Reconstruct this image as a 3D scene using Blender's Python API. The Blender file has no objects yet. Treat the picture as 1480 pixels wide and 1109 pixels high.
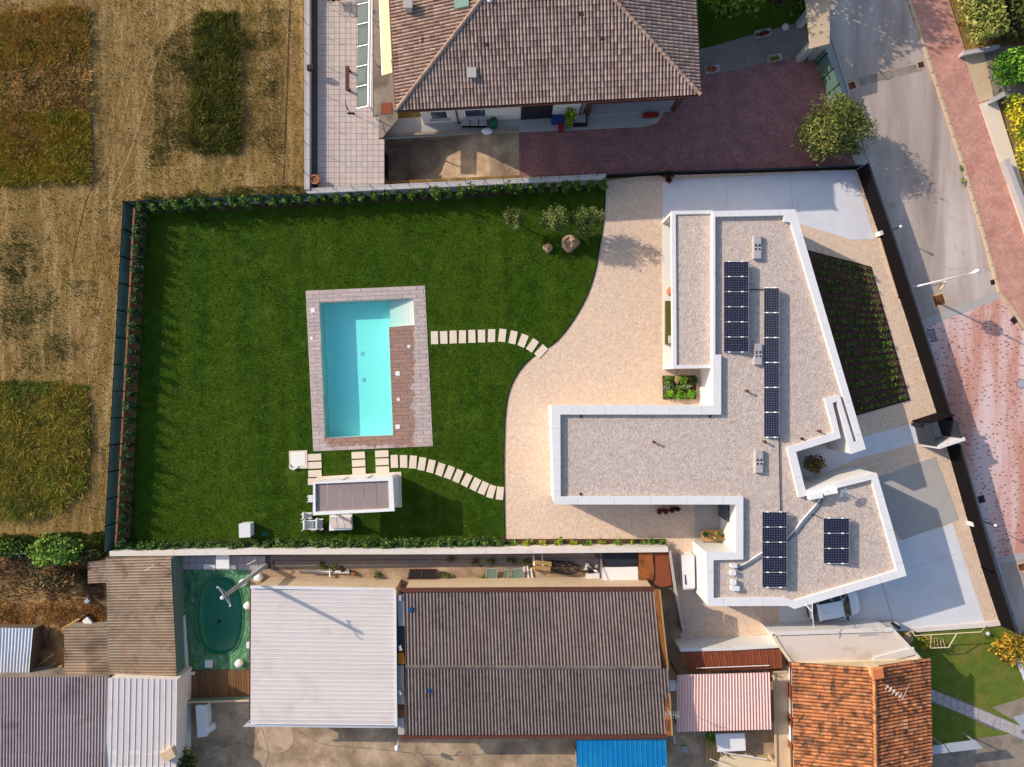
import bpy, math, random
import numpy as np
from mathutils import Vector, Matrix
from mathutils.geometry import tessellate_polygon
random.seed(7); RNG = np.random.default_rng(11)
SC = bpy.context.scene; COL = SC.collection
# ---------------------------------------------------------------- camera, sky, sun, exposure
CAMH = 49.0
cam = bpy.data.cameras.new('camera'); camo = bpy.data.objects.new('camera', cam); COL.objects.link(camo)
camo.location = (0, 0, CAMH); cam.sensor_fit = 'HORIZONTAL'; cam.sensor_width = 36
cam.angle = 2*math.atan(37/CAMH); cam.clip_start = .5; cam.clip_end = 1000
SC.camera = camo
SUN_EL, SUN_AZ = math.radians(26.5), math.radians(26)      # shadows run right and down in the picture
wd = bpy.data.worlds.new('World'); SC.world = wd; wd.use_nodes = True
wn = wd.node_tree.nodes; bg = wn['Background']
sky = wn.new('ShaderNodeTexSky'); sky.sky_type = 'NISHITA'; sky.sun_disc = False
sky.sun_elevation = SUN_EL; sky.sun_rotation = math.atan2(-math.cos(SUN_AZ), math.sin(SUN_AZ))
sky.dust_density = 1.6; sky.ozone_density = 1.0
wd.node_tree.links.new(sky.outputs[0], bg.inputs[0]); bg.inputs[1].default_value = 0.15
sl = bpy.data.lights.new('sun', 'SUN'); so = bpy.data.objects.new('sun', sl); COL.objects.link(so)
sl.energy = 3.5; sl.angle = math.radians(.55); sl.color = (1, .88, .74)
so.rotation_euler = Vector((math.cos(SUN_AZ)*math.cos(SUN_EL), -math.sin(SUN_AZ)*math.cos(SUN_EL), -math.sin(SUN_EL))).to_track_quat('-Z', 'Y').to_euler()
SC.view_settings.view_transform = 'Standard'; SC.view_settings.look = 'None'
SC.view_settings.gamma = 1; SC.view_settings.use_curve_mapping = False; SC.view_settings.exposure = 0.42
SC.render.engine = 'CYCLES'; SC.cycles.max_bounces = 8; SC.cycles.transparent_max_bounces = 12
# ---------------------------------------------------------------- helpers
def W(px, py, h=0.0):
    """survey point: photo position of something h metres above the lawn -> metres"""
    s = (CAMH-h)/980; return Vector(((px-740)*s, (554.5-py)*s, h))
def L(pts, h=0.0): return [W(p[0], p[1], h) for p in pts]
def S(r, g, b, k=.9):
    f = lambda c: (c/255/12.92 if c/255 <= .04045 else ((c/255+.055)/1.055)**2.4)*k
    return (f(r), f(g), f(b), 1)
def nz(x, y, s=1.0, k=0):
    return (math.sin(x*s*1.31+k)+math.sin(y*s*1.73+k*2.1)+math.sin((x+y)*s*.87+k*.7)+math.sin((x-y*1.3)*s*2.1+k*1.9)*.7)/3.7
ORG = {}
class MB:
    def __init__(s): s.v = []; s.f = []; s.m = []; s.t = []
    def add(s, vs, fs, mi=0, tint=None):
        o = len(s.v); s.v += [tuple(v) for v in vs]
        for f in fs: s.f.append(tuple(i+o for i in f)); s.m.append(mi); s.t.append(tint)
        return s
    def quad(s, a, b, c, d, mi=0, tint=None): return s.add([a, b, c, d], [(0, 1, 2, 3)], mi, tint)
    def prism(s, pts, z0, z1, mi=0, tint=None, bottom=False, holes=(), sides=True):
        loops = [[Vector((p[0], p[1], z1)) for p in pts]]+[[Vector((p[0], p[1], z1)) for p in h] for h in holes]
        if sum(a.x*b.y-b.x*a.y for a, b in zip(loops[0], loops[0][1:]+loops[0][:1])) < 0: loops[0].reverse()
        for h in loops[1:]:
            if sum(a.x*b.y-b.x*a.y for a, b in zip(h, h[1:]+h[:1])) > 0: h.reverse()
        flat = [p for l in loops for p in l]; tris = []
        for t in tessellate_polygon(loops):
            a, b, c = (flat[i] for i in t); k = (b.x-a.x)*(c.y-a.y)-(b.y-a.y)*(c.x-a.x)
            if abs(k) > 1e-9: tris.append(t if k > 0 else (t[0], t[2], t[1]))
        s.add(flat, tris, mi, tint)
        if sides and z0 is not None:
            for l in loops:
                for a, b in zip(l, l[1:]+l[:1]):
                    s.add([(a.x, a.y, z0), (b.x, b.y, z0), (b.x, b.y, z1), (a.x, a.y, z1)], [(0, 1, 2, 3)], mi, tint)
            if bottom:
                s.add([(p.x, p.y, z0) for p in flat], [tuple(reversed(t)) for t in tris], mi, tint)
        return s
    def box(s, c, sx, sy, sz, rz=0, mi=0, tint=None, top=1.0):
        """box standing on c, sx by sy, sz tall, turned rz; top shrinks the upper face"""
        ca, sa = math.cos(rz), math.sin(rz); vs = []
        for z, k in ((0, 1), (sz, top)):
            for x, y in ((-1, -1), (1, -1), (1, 1), (-1, 1)):
                X, Y = x*sx/2*k, y*sy/2*k; vs.append((c[0]+X*ca-Y*sa, c[1]+X*sa+Y*ca, c[2]+z))
        return s.add(vs, [(3, 2, 1, 0), (4, 5, 6, 7), (0, 1, 5, 4), (1, 2, 6, 5), (2, 3, 7, 6), (3, 0, 4, 7)], mi, tint)
    def bar(s, a, b, w, h=None, mi=0, tint=None):
        """rectangular bar between two points"""
        a, b = Vector(a), Vector(b); d = (b-a).normalized(); h = h or w
        u = d.cross(Vector((0, 0, 1)));  u = Vector((1, 0, 0)) if u.length < 1e-4 else u.normalized(); n = u.cross(d)
        vs = [p+u*i*w/2+n*j*h/2 for p in (a, b) for i, j in ((-1, -1), (1, -1), (1, 1), (-1, 1))]
        return s.add(vs, [(3, 2, 1, 0), (4, 5, 6, 7), (0, 1, 5, 4), (1, 2, 6, 5), (2, 3, 7, 6), (3, 0, 4, 7)], mi, tint)
    def tube(s, pts, r, n=8, mi=0, tint=None, r2=None):
        pts = [Vector(p) for p in pts]; o = []; m = len(pts)
        for i, p in enumerate(pts):
            d = (pts[min(i+1, m-1)]-pts[max(i-1, 0)]).normalized()
            u = d.cross(Vector((0, 0, 1)));  u = Vector((1, 0, 0)) if u.length < 1e-3 else u.normalized(); w = u.cross(d)
            rr = r if r2 is None else r+(r2-r)*i/(m-1)
            o += [p+(u*math.cos(2*math.pi*k/n)+w*math.sin(2*math.pi*k/n))*rr for k in range(n)]
        fs = [(i*n+k, i*n+(k+1) % n, (i+1)*n+(k+1) % n, (i+1)*n+k) for i in range(m-1) for k in range(n)]
        fs += [tuple(range(n)), tuple(reversed(range((m-1)*n, m*n)))]
        return s.add(o, fs, mi, tint)
    def lathe(s, c, prof, n=16, mi=0, tint=None, sx=1, sy=1, rz=0):
        o = []
        for r, z in prof:
            for k in range(n):
                a = 2*math.pi*k/n; X, Y = r*sx*math.cos(a), r*sy*math.sin(a)
                o.append((c[0]+X*math.cos(rz)-Y*math.sin(rz), c[1]+X*math.sin(rz)+Y*math.cos(rz), c[2]+z))
        m = len(prof)
        fs = [(i*n+k, i*n+(k+1) % n, (i+1)*n+(k+1) % n, (i+1)*n+k) for i in range(m-1) for k in range(n)]
        fs += [tuple(reversed(range(n))), tuple(range((m-1)*n, m*n))]
        return s.add(o, fs, mi, tint)
    def mesh(s, name, mats, org=(0, 0, 0), smooth=False):
        me = bpy.data.meshes.new(name)
        vs = np.array(s.v, dtype=float).reshape(-1, 3)-np.array(org, dtype=float)
        me.from_pydata(vs.tolist(), [], s.f)
        for m in (mats if isinstance(mats, (list, tuple)) else [mats]): me.materials.append(m)
        me.polygons.foreach_set('material_index', s.m)
        if any(t is not None for t in s.t):
            ca = me.color_attributes.new('tint', 'FLOAT_COLOR', 'CORNER'); buf = np.ones((len(me.loops), 4), dtype=np.float32); i = 0
            for f, t in zip(s.f, s.t):
                if t is not None: buf[i:i+len(f), :3] = t[:3]
                i += len(f)
            ca.data.foreach_set('color', buf.ravel())
        if smooth: me.polygons.foreach_set('use_smooth', [True]*len(s.f))
        me.update(); return me
    def build(s, name, mats, parent=None, smooth=False, org=None, label=None, kind=None):
        org = Vector(org) if org is not None else (ORG[parent] if parent else Vector((0, 0, 0)))
        o = bpy.data.objects.new(name, s.mesh(name, mats, org, smooth)); COL.objects.link(o); ORG[o] = org
        if parent: o.parent = parent
        else: o.location = org
        if label: o['label'] = label
        if kind: o['kind'] = kind
        return o
def tag(o, label, cat, group=None):
    o['label'] = label; o['category'] = cat
    if group: o['group'] = group
    return o
def thing(name, label, cat, loc, group=None):
    o = bpy.data.objects.new(name, None); COL.objects.link(o); o.location = loc; ORG[o] = Vector(loc); o.empty_display_size = .2
    return tag(o, label, cat, group)
def struct(name, mb, m, smooth=False): return mb.build(name, m, None, smooth, kind='structure')
def one(name, mb, m, label, cat, loc, group=None, smooth=False): return tag(mb.build(name, m, None, smooth, org=loc), label, cat, group)
def inst(name, me, loc, rz=0, parent=None, scale=None, mat3=None):
    o = bpy.data.objects.new(name, me); COL.objects.link(o)
    l = Vector(loc)-(ORG[parent] if parent else Vector((0, 0, 0)))
    if mat3 is not None: o.matrix_local = Matrix.Translation(l) @ mat3.to_4x4()
    else: o.location = l; o.rotation_euler = (0, 0, rz)
    if scale: o.scale = scale if isinstance(scale, tuple) else (scale,)*3
    if parent: o.parent = parent
    return o
def inside(x, y, poly):
    c = False; n = len(poly)
    for i in range(n):
        x1, y1 = poly[i][0], poly[i][1]; x2, y2 = poly[i-1][0], poly[i-1][1]
        if (y1 > y) != (y2 > y) and x < (x2-x1)*(y-y1)/(y2-y1)+x1: c = not c
    return c
def inside_np(x, y, poly):
    c = np.zeros(len(x), bool); n = len(poly)
    for i in range(n):
        x1, y1 = poly[i][0], poly[i][1]; x2, y2 = poly[i-1][0], poly[i-1][1]
        if y1 == y2: continue
        c ^= ((y1 > y) != (y2 > y)) & (x < (x2-x1)*(y-y1)/(y2-y1)+x1)
    return c
def spline(pts, n=8):
    P = [Vector((p[0], p[1])) for p in pts]; P = [2*P[0]-P[1]]+P+[2*P[-1]-P[-2]]; o = []
    for i in range(1, len(P)-2):
        for k in range(n):
            t = k/n; a, b, c, d = P[i-1:i+3]
            o.append(.5*((2*b)+(c-a)*t+(2*a-5*b+4*c-d)*t*t+(3*b-a-3*c+d)*t*t*t))
    o.append(P[-2]); return [(p.x, p.y) for p in o]
# ---------------------------------------------------------------- materials
class NT:
    def __init__(s, name):
        s.m = bpy.data.materials.new(name); s.m.use_nodes = True; s.t = s.m.node_tree; s.b = s.t.nodes['Principled BSDF']
        s.pos = s.t.nodes.new('ShaderNodeNewGeometry').outputs['Position']
    def n(s, ty, ins=None, **kw):
        x = s.t.nodes.new('ShaderNode'+ty)
        for k, v in kw.items(): setattr(x, k, v)
        for k, v in (ins or {}).items():
            if isinstance(v, bpy.types.NodeSocket): s.t.links.new(v, x.inputs[k])
            else: x.inputs[k].default_value = v
        return x
    def map(s, scale=(1, 1, 1), rz=0, vec=None): 
        return s.n('Mapping', {'Vector': vec or s.pos, 'Scale': scale, 'Rotation': (0, 0, rz)}).outputs[0]
    def noise(s, scale, detail=3, vec=None, dist=0, rough=.55): 
        return s.n('TexNoise', {'Vector': vec or s.pos, 'Scale': scale, 'Detail': detail, 'Distortion': dist, 'Roughness': rough}).outputs[0]
    def ramp(s, fac, stops, interp='LINEAR'):
        r = s.n('ValToRGB', {'Fac': fac}); e = r.color_ramp; e.interpolation = interp
        while len(e.elements) < len(stops): e.elements.new(.5)
        for el, (p, c) in zip(e.elements, stops): el.position = p; el.color = c if len(c) == 4 else (*c, 1)
        return r.outputs[0]
    def mix(s, fac, a, b, mode='MIX'):
        x = s.n('Mix', data_type='RGBA', blend_type=mode)
        for sock, v in ((x.inputs[0], fac), (x.inputs[6], a), (x.inputs[7], b)):
            if isinstance(v, bpy.types.NodeSocket): s.t.links.new(v, sock)
            else: sock.default_value = v
        return x.outputs[2]
    def math(s, op, a, b=0, c=None):
        d = {0: a, 1: b}
        if c is not None: d[2] = c
        return s.n('Math', d, operation=op).outputs[0]
    def bump(s, h, strength, dist=.05, normal=None):
        d = {'Height': h, 'Strength': strength, 'Distance': dist}
        if normal: d['Normal'] = normal
        o = s.n('Bump', d).outputs[0]; s.t.links.new(o, s.b.inputs['Normal']); return o
    def col(s, c):
        if isinstance(c, bpy.types.NodeSocket): s.t.links.new(c, s.b.inputs['Base Color'])
        else: s.b.inputs['Base Color'].default_value = c
    def done(s, rough=.8, metal=0, spec=.3):
        s.b.inputs['Roughness'].default_value = rough; s.b.inputs['Metallic'].default_value = metal; s.b.inputs['Specular IOR Level'].default_value = spec
        return s.m
def mul(c, k): return (c[0]*k, c[1]*k, c[2]*k, 1)
def plain(name, c, var=.18, scale=2.5, rough=.75, bump=.15, fine=30, metal=0, spec=.3, tint=False, dirt=None, stretch=(1, 1, 1), rz=0):
    """one colour with broad mottling, fine grain and optional dirt"""
    t = NT(name); v = t.map(stretch, rz)
    n1 = t.noise(scale, 4, v); n2 = t.noise(fine, 3, v)
    f = t.math('ADD', t.math('MULTIPLY', n1, .6), t.math('MULTIPLY', n2, .4))
    k = t.ramp(f, [(.3, mul(c, 1-var)), (.7, mul(c, 1+var))])
    if dirt:
        d = t.ramp(t.noise(dirt[1], 5, v, .6), [(dirt[2], (0, 0, 0)), (min(1, dirt[2]+dirt[3]), (1, 1, 1))])
        k = t.mix(d, k, dirt[0])
    if tint: k = t.mix(1.0, k, t.n('VertexColor', layer_name='tint').outputs[0], 'MULTIPLY')
    t.col(k)
    if bump: t.bump(n2, bump, .03)
    return t.done(rough, metal, spec)
def gravel(name, c1, c2, c3, sc=9, bump=.8, warm=None):
    t = NT(name); vo = t.n('TexVoronoi', {'Vector': t.pos, 'Scale': sc, 'Randomness': 1.0})
    r = t.n('SeparateColor', {0: vo.outputs['Color']}).outputs[0]
    k = t.ramp(r, [(.0, c1), (.5, c2), (1, c3)])
    k = t.mix(t.ramp(t.noise(.35, 4), [(.35, (0, 0, 0)), (.7, (1, 1, 1))]), k, t.mix(.5, k, warm or c2), 'MIX')
    k = t.mix(t.ramp(t.noise(2.3, 5), [(.4, (1, 1, 1)), (.75, (0, 0, 0))]), mul(c1, .93), k) if False else k
    n2 = t.noise(3.2, 4)
    k = t.mix(.35, k, t.ramp(n2, [(.3, mul(c1, .9)), (.7, mul(c3, 1.02))]))
    t.col(k); h = t.math('SUBTRACT', 1.0, vo.outputs['Distance'])
    t.bump(t.math('ADD', h, t.math('MULTIPLY', t.noise(5, 4), 1.3)), bump, .045); return t.done(.9, 0, .15)
M = {}
# field: mown hay stubble with streaks left by the mower
t = NT('mown_hay'); v = t.map((1, .28, 1), math.radians(-8)); v2 = t.map((1, .12, 1), math.radians(-16))
a = t.noise(2.6, 6, v, .4, .65); b = t.noise(.5, 4, v2); c_ = t.noise(13, 4, t.map((1, .6, 1)), .3, .7); g = t.noise(.16, 4)
k = t.ramp(t.math('ADD', t.math('MULTIPLY', a, .45), t.math('MULTIPLY', c_, .55)), [(.3, S(80, 62, 30)), (.47, S(140, 112, 64)), (.58, S(178, 146, 92)), (.75, S(205, 172, 118))])
k = t.mix(t.ramp(b, [(.42, (0, 0, 0)), (.62, (.7, .7, .7))]), k, t.mix(.55, k, S(120, 108, 48)))
k = t.mix(t.ramp(g, [(.42, (0, 0, 0)), (.62, (.55, .55, .55))]), k, t.mix(.6, k, S(118, 88, 50)))
k = t.mix(t.ramp(t.noise(.33, 6, t.map((1, .45, 1), -.25), .8), [(.44, (0, 0, 0)), (.60, (.6, .6, .6))]), k, t.mix(.6, k, S(104, 84, 50)))
k = t.mix(t.ramp(t.noise(1.6, 5, t.map((1, .09, 1), math.radians(-17)), .2), [(.50, (0, 0, 0)), (.66, (.45, .45, .45))]), k, S(196, 168, 122))
t.col(t.mix(1.0, k, (1.06, 1.05, 1.08, 1), 'MULTIPLY')); t.bump(t.math('ADD', c_, t.math('MULTIPLY', a, 1.2)), .6, .12); M['field'] = t.done(.95, 0, .1)
t = NT('pale_track'); a = t.noise(9, 5, t.map((1, .3, 1), math.radians(-20)), .3)
t.col(t.ramp(a, [(.3, S(124, 100, 60)), (.55, S(166, 138, 92)), (.75, S(184, 156, 110))])); t.bump(a, .6, .06); M['track'] = t.done(.95, 0, .1)
# lawn
t = NT('lawn_turf'); a = t.noise(26, 4, None, .2, .7); b = t.noise(1.1, 5, None, .5); st = t.noise(.55, 2, t.map((1, .08, 1), 0.03))
k = t.ramp(t.math('ADD', t.math('MULTIPLY', a, .55), t.math('MULTIPLY', b, .45)), [(.32, S(34, 52, 8)), (.5, S(54, 82, 14)), (.68, S(78, 106, 24)), (.85, S(104, 124, 40))])
k = t.mix(t.ramp(st, [(.42, (0, 0, 0)), (.60, (.5, .5, .5))]), k, t.mix(.5, k, S(90, 108, 20)))
k = t.mix(t.ramp(t.noise(.9, 6, None, .8), [(.58, (0, 0, 0)), (.76, (.6, .6, .6))]), k, S(96, 112, 38))
t.col(k); t.bump(a, .8, .06); M['lawn'] = t.done(.95, 0, .1)
def leafy(name, rough=.7, k=1.0):
    t = NT(name); c = t.n('VertexColor', layer_name='tint').outputs[0]
    t.col(t.mix(1.0, c, t.ramp(t.noise(6, 3), [(.3, (.75*k,)*3), (.7, (1.25*k,)*3)]), 'MULTIPLY'))
    return t.done(rough, 0, .2)
M['leaf'] = leafy('leaves', .7, 1.35); M['blade'] = leafy('grass_blades', .9, 1.5)
M['bark'] = plain('bark', S(110, 92, 74), .3, 6, .9, .6, 25)
M['soil'] = plain('garden_soil', S(88, 66, 48), .4, 3, .95, .9, 14)
M['soil_red'] = plain('reddish_bed_soil', S(150, 104, 72), .3, 3, .95, .9, 14)
M['soil_dark'] = plain('dark_bed_soil', S(92, 62, 58), .35, 3, .95, .9, 14)
M['dirt'] = plain('yard_dirt', S(176, 136, 84), .35, 1.2, .95, .8, 12, dirt=(S(84, 62, 52), .35, .45, .18))
M['gravel'] = gravel('cream_gravel', S(204, 176, 152), S(224, 196, 172), S(242, 218, 196), 13, .3, S(234, 200, 168))
M['gravel_roof'] = gravel('roof_gravel', S(170, 152, 142), S(200, 182, 170), S(224, 208, 196), 13, .38, S(198, 182, 172))
M['concrete'] = plain('pale_concrete', S(222, 222, 226), .05, .8, .7, .1, 20, dirt=(S(210, 209, 212), .7, .45, .45))
M['concrete_mid'] = plain('grey_concrete', S(178, 172, 166), .10, .8, .8, .2, 20)
M['concrete_old'] = plain('weathered_concrete', S(150, 136, 122), .22, 1.1, .9, .4, 14, dirt=(S(96, 84, 78), .6, .5, .25))
M['white'] = plain('white_render', S(228, 223, 218), .03, 1.2, .6, .05, 30, dirt=(S(206, 198, 190), 1.6, .55, .3))
M['coping'] = plain('white_coping_metal', S(228, 225, 226), .02, 1.5, .5, .02, 30, spec=.3, dirt=(S(214, 210, 208), 1.4, .5, .45))
M['white_old'] = plain('weathered_white_wall', S(226, 216, 206), .08, 1.5, .75, .2, 20, dirt=(S(160, 146, 132), 1.2, .62, .2))
M['cream'] = plain('cream_render', S(232, 210, 170), .07, 1.4, .75, .1, 20)
M['beige'] = plain('beige_plaster', S(206, 180, 148), .08, 1.2, .8, .2, 20, dirt=(S(150, 128, 106), .8, .6, .25))
M['grey_wall'] = plain('grey_wall', S(186, 180, 178), .10, 1.5, .8, .2, 20)
M['dark_metal'] = plain('dark_fence_metal', S(24, 20, 22), .15, 2, .9, .1, 20, spec=.08)
M['anthracite'] = plain('anthracite_metal', S(50, 53, 62), .12, 2, .45, .05, 20)
M['black'] = plain('black_plastic', S(36, 34, 38), .2, 3, .55, .1, 30)
M['mesh'] = plain('green_screen_mesh', S(96, 122, 112), .12, 2, .85, .2, 60)
M['steel'] = plain('galvanised_steel', S(196, 198, 200), .06, 3, .4, .05, 30, metal=.4, spec=.5)
M['white_paint'] = plain('white_paint', S(240, 238, 236), .03, 3, .4, .02, 30, spec=.5)
M['brown_metal'] = plain('brown_gutter', S(98, 56, 44), .16, 3, .55, .1, 20)
M['rust'] = plain('rusty_steel', S(150, 88, 42), .3, 2.2, .85, .4, 18, dirt=(S(86, 52, 34), 1.4, .5, .2))
M['rust_roof'] = plain('rust_red_sheet', S(140, 74, 46), .22, 2.2, .8, .3, 18, dirt=(S(100, 52, 36), 1.0, .55, .2))
M['timber'] = plain('bare_timber', S(180, 146, 96), .25, 3, .85, .4, 25, stretch=(1, .2, 1))
M['wood_deck'] = plain('brown_deck_board', S(122, 88, 56), .3, 4, .8, .4, 22, stretch=(1, .12, 1), tint=True, dirt=(S(190, 166, 130), 2.0, .62, .12))
M['stone'] = plain('pale_paving_stone', S(230, 212, 190), .06, 3, .8, .25, 18)
M['stone_grey'] = plain('grey_paving', S(176, 168, 170), .12, 2, .85, .3, 14)
M['boulder'] = plain('boulder_stone', S(178, 146, 118), .3, 2.2, .9, .9, 9)
M['deck_joint'] = plain('deck_joint', S(142, 124, 120), .1, 3, .95, .1, 20)
M['terrace_tile'] = plain('terrace_tile', S(200, 184, 176), .06, 3, .7, .1, 30, tint=True)
M['grout'] = plain('dark_joint', S(92, 82, 80), .15, 3, .95, .1, 20)
M['slab'] = plain('concrete_block_pavers', S(132, 122, 116), .18, 2, .9, .4, 12)
M['terracotta'] = plain('terracotta', S(206, 122, 76), .12, 4, .8, .1, 25)
M['glass'] = plain('dark_window_glass', S(52, 62, 76), .1, 1, .08, 0, 20, spec=.6)
M['water_glass'] = plain('pane_greenish', S(120, 150, 136), .1, 1, .12, 0, 20, spec=.6)
M['blue_sheet'] = plain('blue_sheet', S(0, 126, 190), .08, 1, .5, .05, 20)
M['blue_plastic'] = plain('blue_plastic', S(20, 70, 130), .1, 2, .45, .05, 20)
M['red_plastic'] = plain('red_plastic', S(150, 36, 34), .15, 2, .5, .05, 20)
M['green_plastic'] = plain('green_plastic', S(20, 90, 70), .15, 2, .5, .05, 20)
M['awning_dark'] = plain('grey_green_awning', S(104, 116, 112), .06, 2, .8, .1, 40)
M['awning_cream'] = plain('cream_awning', S(224, 198, 156), .05, 2, .8, .1, 40)
M['fabric'] = plain('light_fabric', S(210, 200, 196), .07, 3, .9, .2, 40)
M['louvre'] = plain('taupe_louvre', S(152, 134, 132), .06, 2, .6, .05, 30, stretch=(.2, 1, 1))
M['cable'] = plain('cable_duct', S(120, 122, 130), .12, 5, .5, .05, 30, spec=.4)
M['rubber'] = plain('tyre_rubber', S(30, 30, 32), .2, 5, .8, .1, 30)
M['car_paint'] = plain('white_car_paint', S(226, 232, 240), .01, 2, .25, 0, 30, spec=.5)
M['pool_white'] = plain('pool_step_liner', S(240, 236, 226), .02, 2, .6, 0, 30)
M['pool_liner'] = plain('pool_liner', S(226, 250, 240, .98), .02, 1, .6, 0, 30)
M['joint_line'] = plain('tarred_joint', S(110, 104, 102), .2, 4, .9, .2, 20)
M['orange'] = plain('orange_paint', S(214, 132, 40), .1, 3, .7, .1, 20)
# red block paving in shade-and-sun areas
def pavers(name, c1, c2, c3, rz, bw=.22, rh=.11, stain=None):
    t = NT(name); v = t.map((1, 1, 1), rz)
    br = t.n('TexBrick', {'Vector': v, 'Color1': c1, 'Color2': c2, 'Mortar': c3, 'Scale': 1.0, 'Mortar Size': .008, 'Mortar Smooth': .3, 'Bias': .1, 'Brick Width': bw, 'Row Height': rh})
    k = t.mix(t.ramp(t.noise(5.5, 4, None, .6), [(.38, (0, 0, 0)), (.62, (.7, .7, .7))]), br.outputs[0], mul(c2, 1.25)); k = t.mix(t.ramp(t.noise(.9, 6), [(.4, (0, 0, 0)), (.66, (.6, .6, .6))]), k, mul(c1, .85))
    if stain: k = t.mix(t.ramp(t.noise(stain[1], 5, t.map(stain[2], rz), .4), [(stain[3], (0, 0, 0)), (stain[3]+.2, (.85, .85, .85))]), k, stain[0])
    t.col(k); t.bump(br.outputs['Fac'], -.5, .01); return t.done(.85, 0, .25)
M['court_paver'] = pavers('red_court_pavers', S(134, 92, 90), S(162, 112, 106), S(98, 68, 68), .02, stain=(S(126, 96, 98), .9, (1, 1, 1), .55))
M['walk_paver'] = pavers('pink_pavement_pavers', S(186, 134, 118), S(206, 152, 136), S(160, 116, 104), math.radians(18), stain=(S(176, 120, 100), .7, (1, 1, 1), .55))
# road with scattered dark bricks in a pale red field, worn pale along the wheel tracks
t = NT('road_blocks'); v = t.map((1, 1, 1), math.radians(-22))
vo = t.n('TexVoronoi', {'Vector': t.map((2.4, 4.6, 1), math.radians(-19)), 'Scale': 1.0, 'Randomness': .85}, distance='CHEBYCHEV')
dark = t.math('LESS_THAN', vo.outputs['Distance'], .21)
base = t.ramp(t.noise(16, 4), [(.3, S(186, 128, 110)), (.7, S(214, 154, 136))])
wear = t.ramp(t.math('ADD', t.math('MULTIPLY', t.noise(.42, 3, t.map((1, .12, 1), math.radians(-69+90-43))), .75), t.math('MULTIPLY', t.noise(7, 5), .25)), [(.44, (0, 0, 0)), (.55, (.9, .9, .9))])
base = t.mix(wear, base, S(226, 200, 196))
t.col(t.mix(t.math('MULTIPLY', dark, .75), base, S(112, 74, 80))); t.bump(t.noise(14, 3), .2, .02); M['road_block'] = t.done(.8, 0, .25)
t = NT('asphalt_pale'); a = t.noise(40, 3); b = t.noise(.55, 5, t.map((1, .16, 1), math.radians(18)), .4); c_ = t.noise(1.4, 6, None, .8)
k = t.ramp(t.math('ADD', t.math('MULTIPLY', b, .7), t.math('MULTIPLY', a, .3)), [(.34, S(150, 134, 124)), (.5, S(184, 166, 155)), (.64, S(210, 193, 182))])
k = t.mix(t.ramp(c_, [(.58, (0, 0, 0)), (.74, (.5, .5, .5))]), k, S(150, 132, 128)); t.col(k); t.bump(a, .3, .01); M['asphalt'] = t.done(.85, 0, .25)
t = NT('yard_concrete'); a = t.noise(.55, 9, None, .15, .68); b = t.noise(16, 4)
k = t.ramp(t.math('ADD', t.math('MULTIPLY', a, .7), t.math('MULTIPLY', b, .3)), [(.32, S(104, 88, 74)), (.48, S(166, 140, 114)), (.66, S(214, 188, 156))])
t.col(k); t.bump(b, .4, .02); M['yard'] = t.done(.9, 0, .2)
def sheet(name, c, rough=.8, dirt=None, var=.14): return plain(name, c, var, 1.2, rough, .25, 14, tint=True, dirt=dirt)
M['sheet_brown'] = sheet('old_fibre_cement_brown', S(166, 146, 126), .9, (S(100, 84, 70), .9, .5, .3), .2)
M['sheet_dark'] = sheet('old_fibre_cement_grey', S(134, 122, 117), .9, (S(96, 86, 83), 2.6, .5, .3), .2)
M['sheet_grey'] = sheet('fibre_cement_grey', S(176, 162, 160), .9, (S(120, 106, 104), .5, .55, .3))
M['sheet_white'] = sheet('white_sheet', S(212, 203, 200), .6, (S(196, 184, 178), .5, .55, .3), .04)
M['sheet_metal'] = sheet('bright_metal_sheet', S(206, 210, 216), .4, (S(170, 176, 186), .5, .55, .3), .05)
M['sheet_pink'] = sheet('red_corrugated_plastic', S(232, 196, 186), .6, None, .06)
M['tile_brown'] = plain('brown_roof_tile', S(166, 144, 134), .22, 5, .85, .3, 30, tint=True)
M['tile_orange'] = plain('orange_roof_tile', S(206, 138, 92), .2, 5, .85, .3, 30, tint=True, dirt=(S(100, 78, 62), 1.9, .47, .2))
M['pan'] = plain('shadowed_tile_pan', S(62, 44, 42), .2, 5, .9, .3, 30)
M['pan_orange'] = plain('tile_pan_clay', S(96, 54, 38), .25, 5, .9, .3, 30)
# photovoltaic cells: printed grid under glass
t = NT('solar_cells'); uvn = t.n('UVMap', uv_map='UVMap').outputs[0]
sep = t.n('SeparateXYZ', {0: uvn})
def gl(o, n, w): 
    f = t.math('FRACT', t.math('MULTIPLY', o, n)); return t.math('GREATER_THAN', t.math('ABSOLUTE', t.math('SUBTRACT', f, .5)), .5-w)
ln = t.math('MAXIMUM', gl(sep.outputs[0], 10, .035), gl(sep.outputs[1], 6, .035))
t.col(t.mix(ln, S(17, 18, 36), S(100, 102, 128))); M['pv'] = t.done(.2, 0, .5)
# pool water: clear surface over an absorbing body
t = NT('pool_water'); nt = t.t; out = nt.nodes['Material Output']
tr = t.n('BsdfTransparent', {0: (.97, 1, 1, 1)}); gs = t.n('BsdfGlossy', {'Roughness': .04})
lw = t.n('LayerWeight', {'Blend': .5}); bn = t.n('Bump', {'Height': t.noise(1.8, 3), 'Strength': .15, 'Distance': .05}); nt.links.new(bn.outputs[0], gs.inputs['Normal'])
mx = t.n('MixShader', {0: t.math('ADD', t.math('MULTIPLY', t.math('POWER', lw.outputs['Facing'], 5.0), .9), .02), 1: tr.outputs[0], 2: gs.outputs[0]}); nt.links.new(mx.outputs[0], out.inputs['Surface'])
ab = t.n('VolumeAbsorption', {'Color': (.0, .93, .95, 1), 'Density': .33}); nt.links.new(ab.outputs[0], out.inputs['Volume']); M['water'] = t.m
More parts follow.
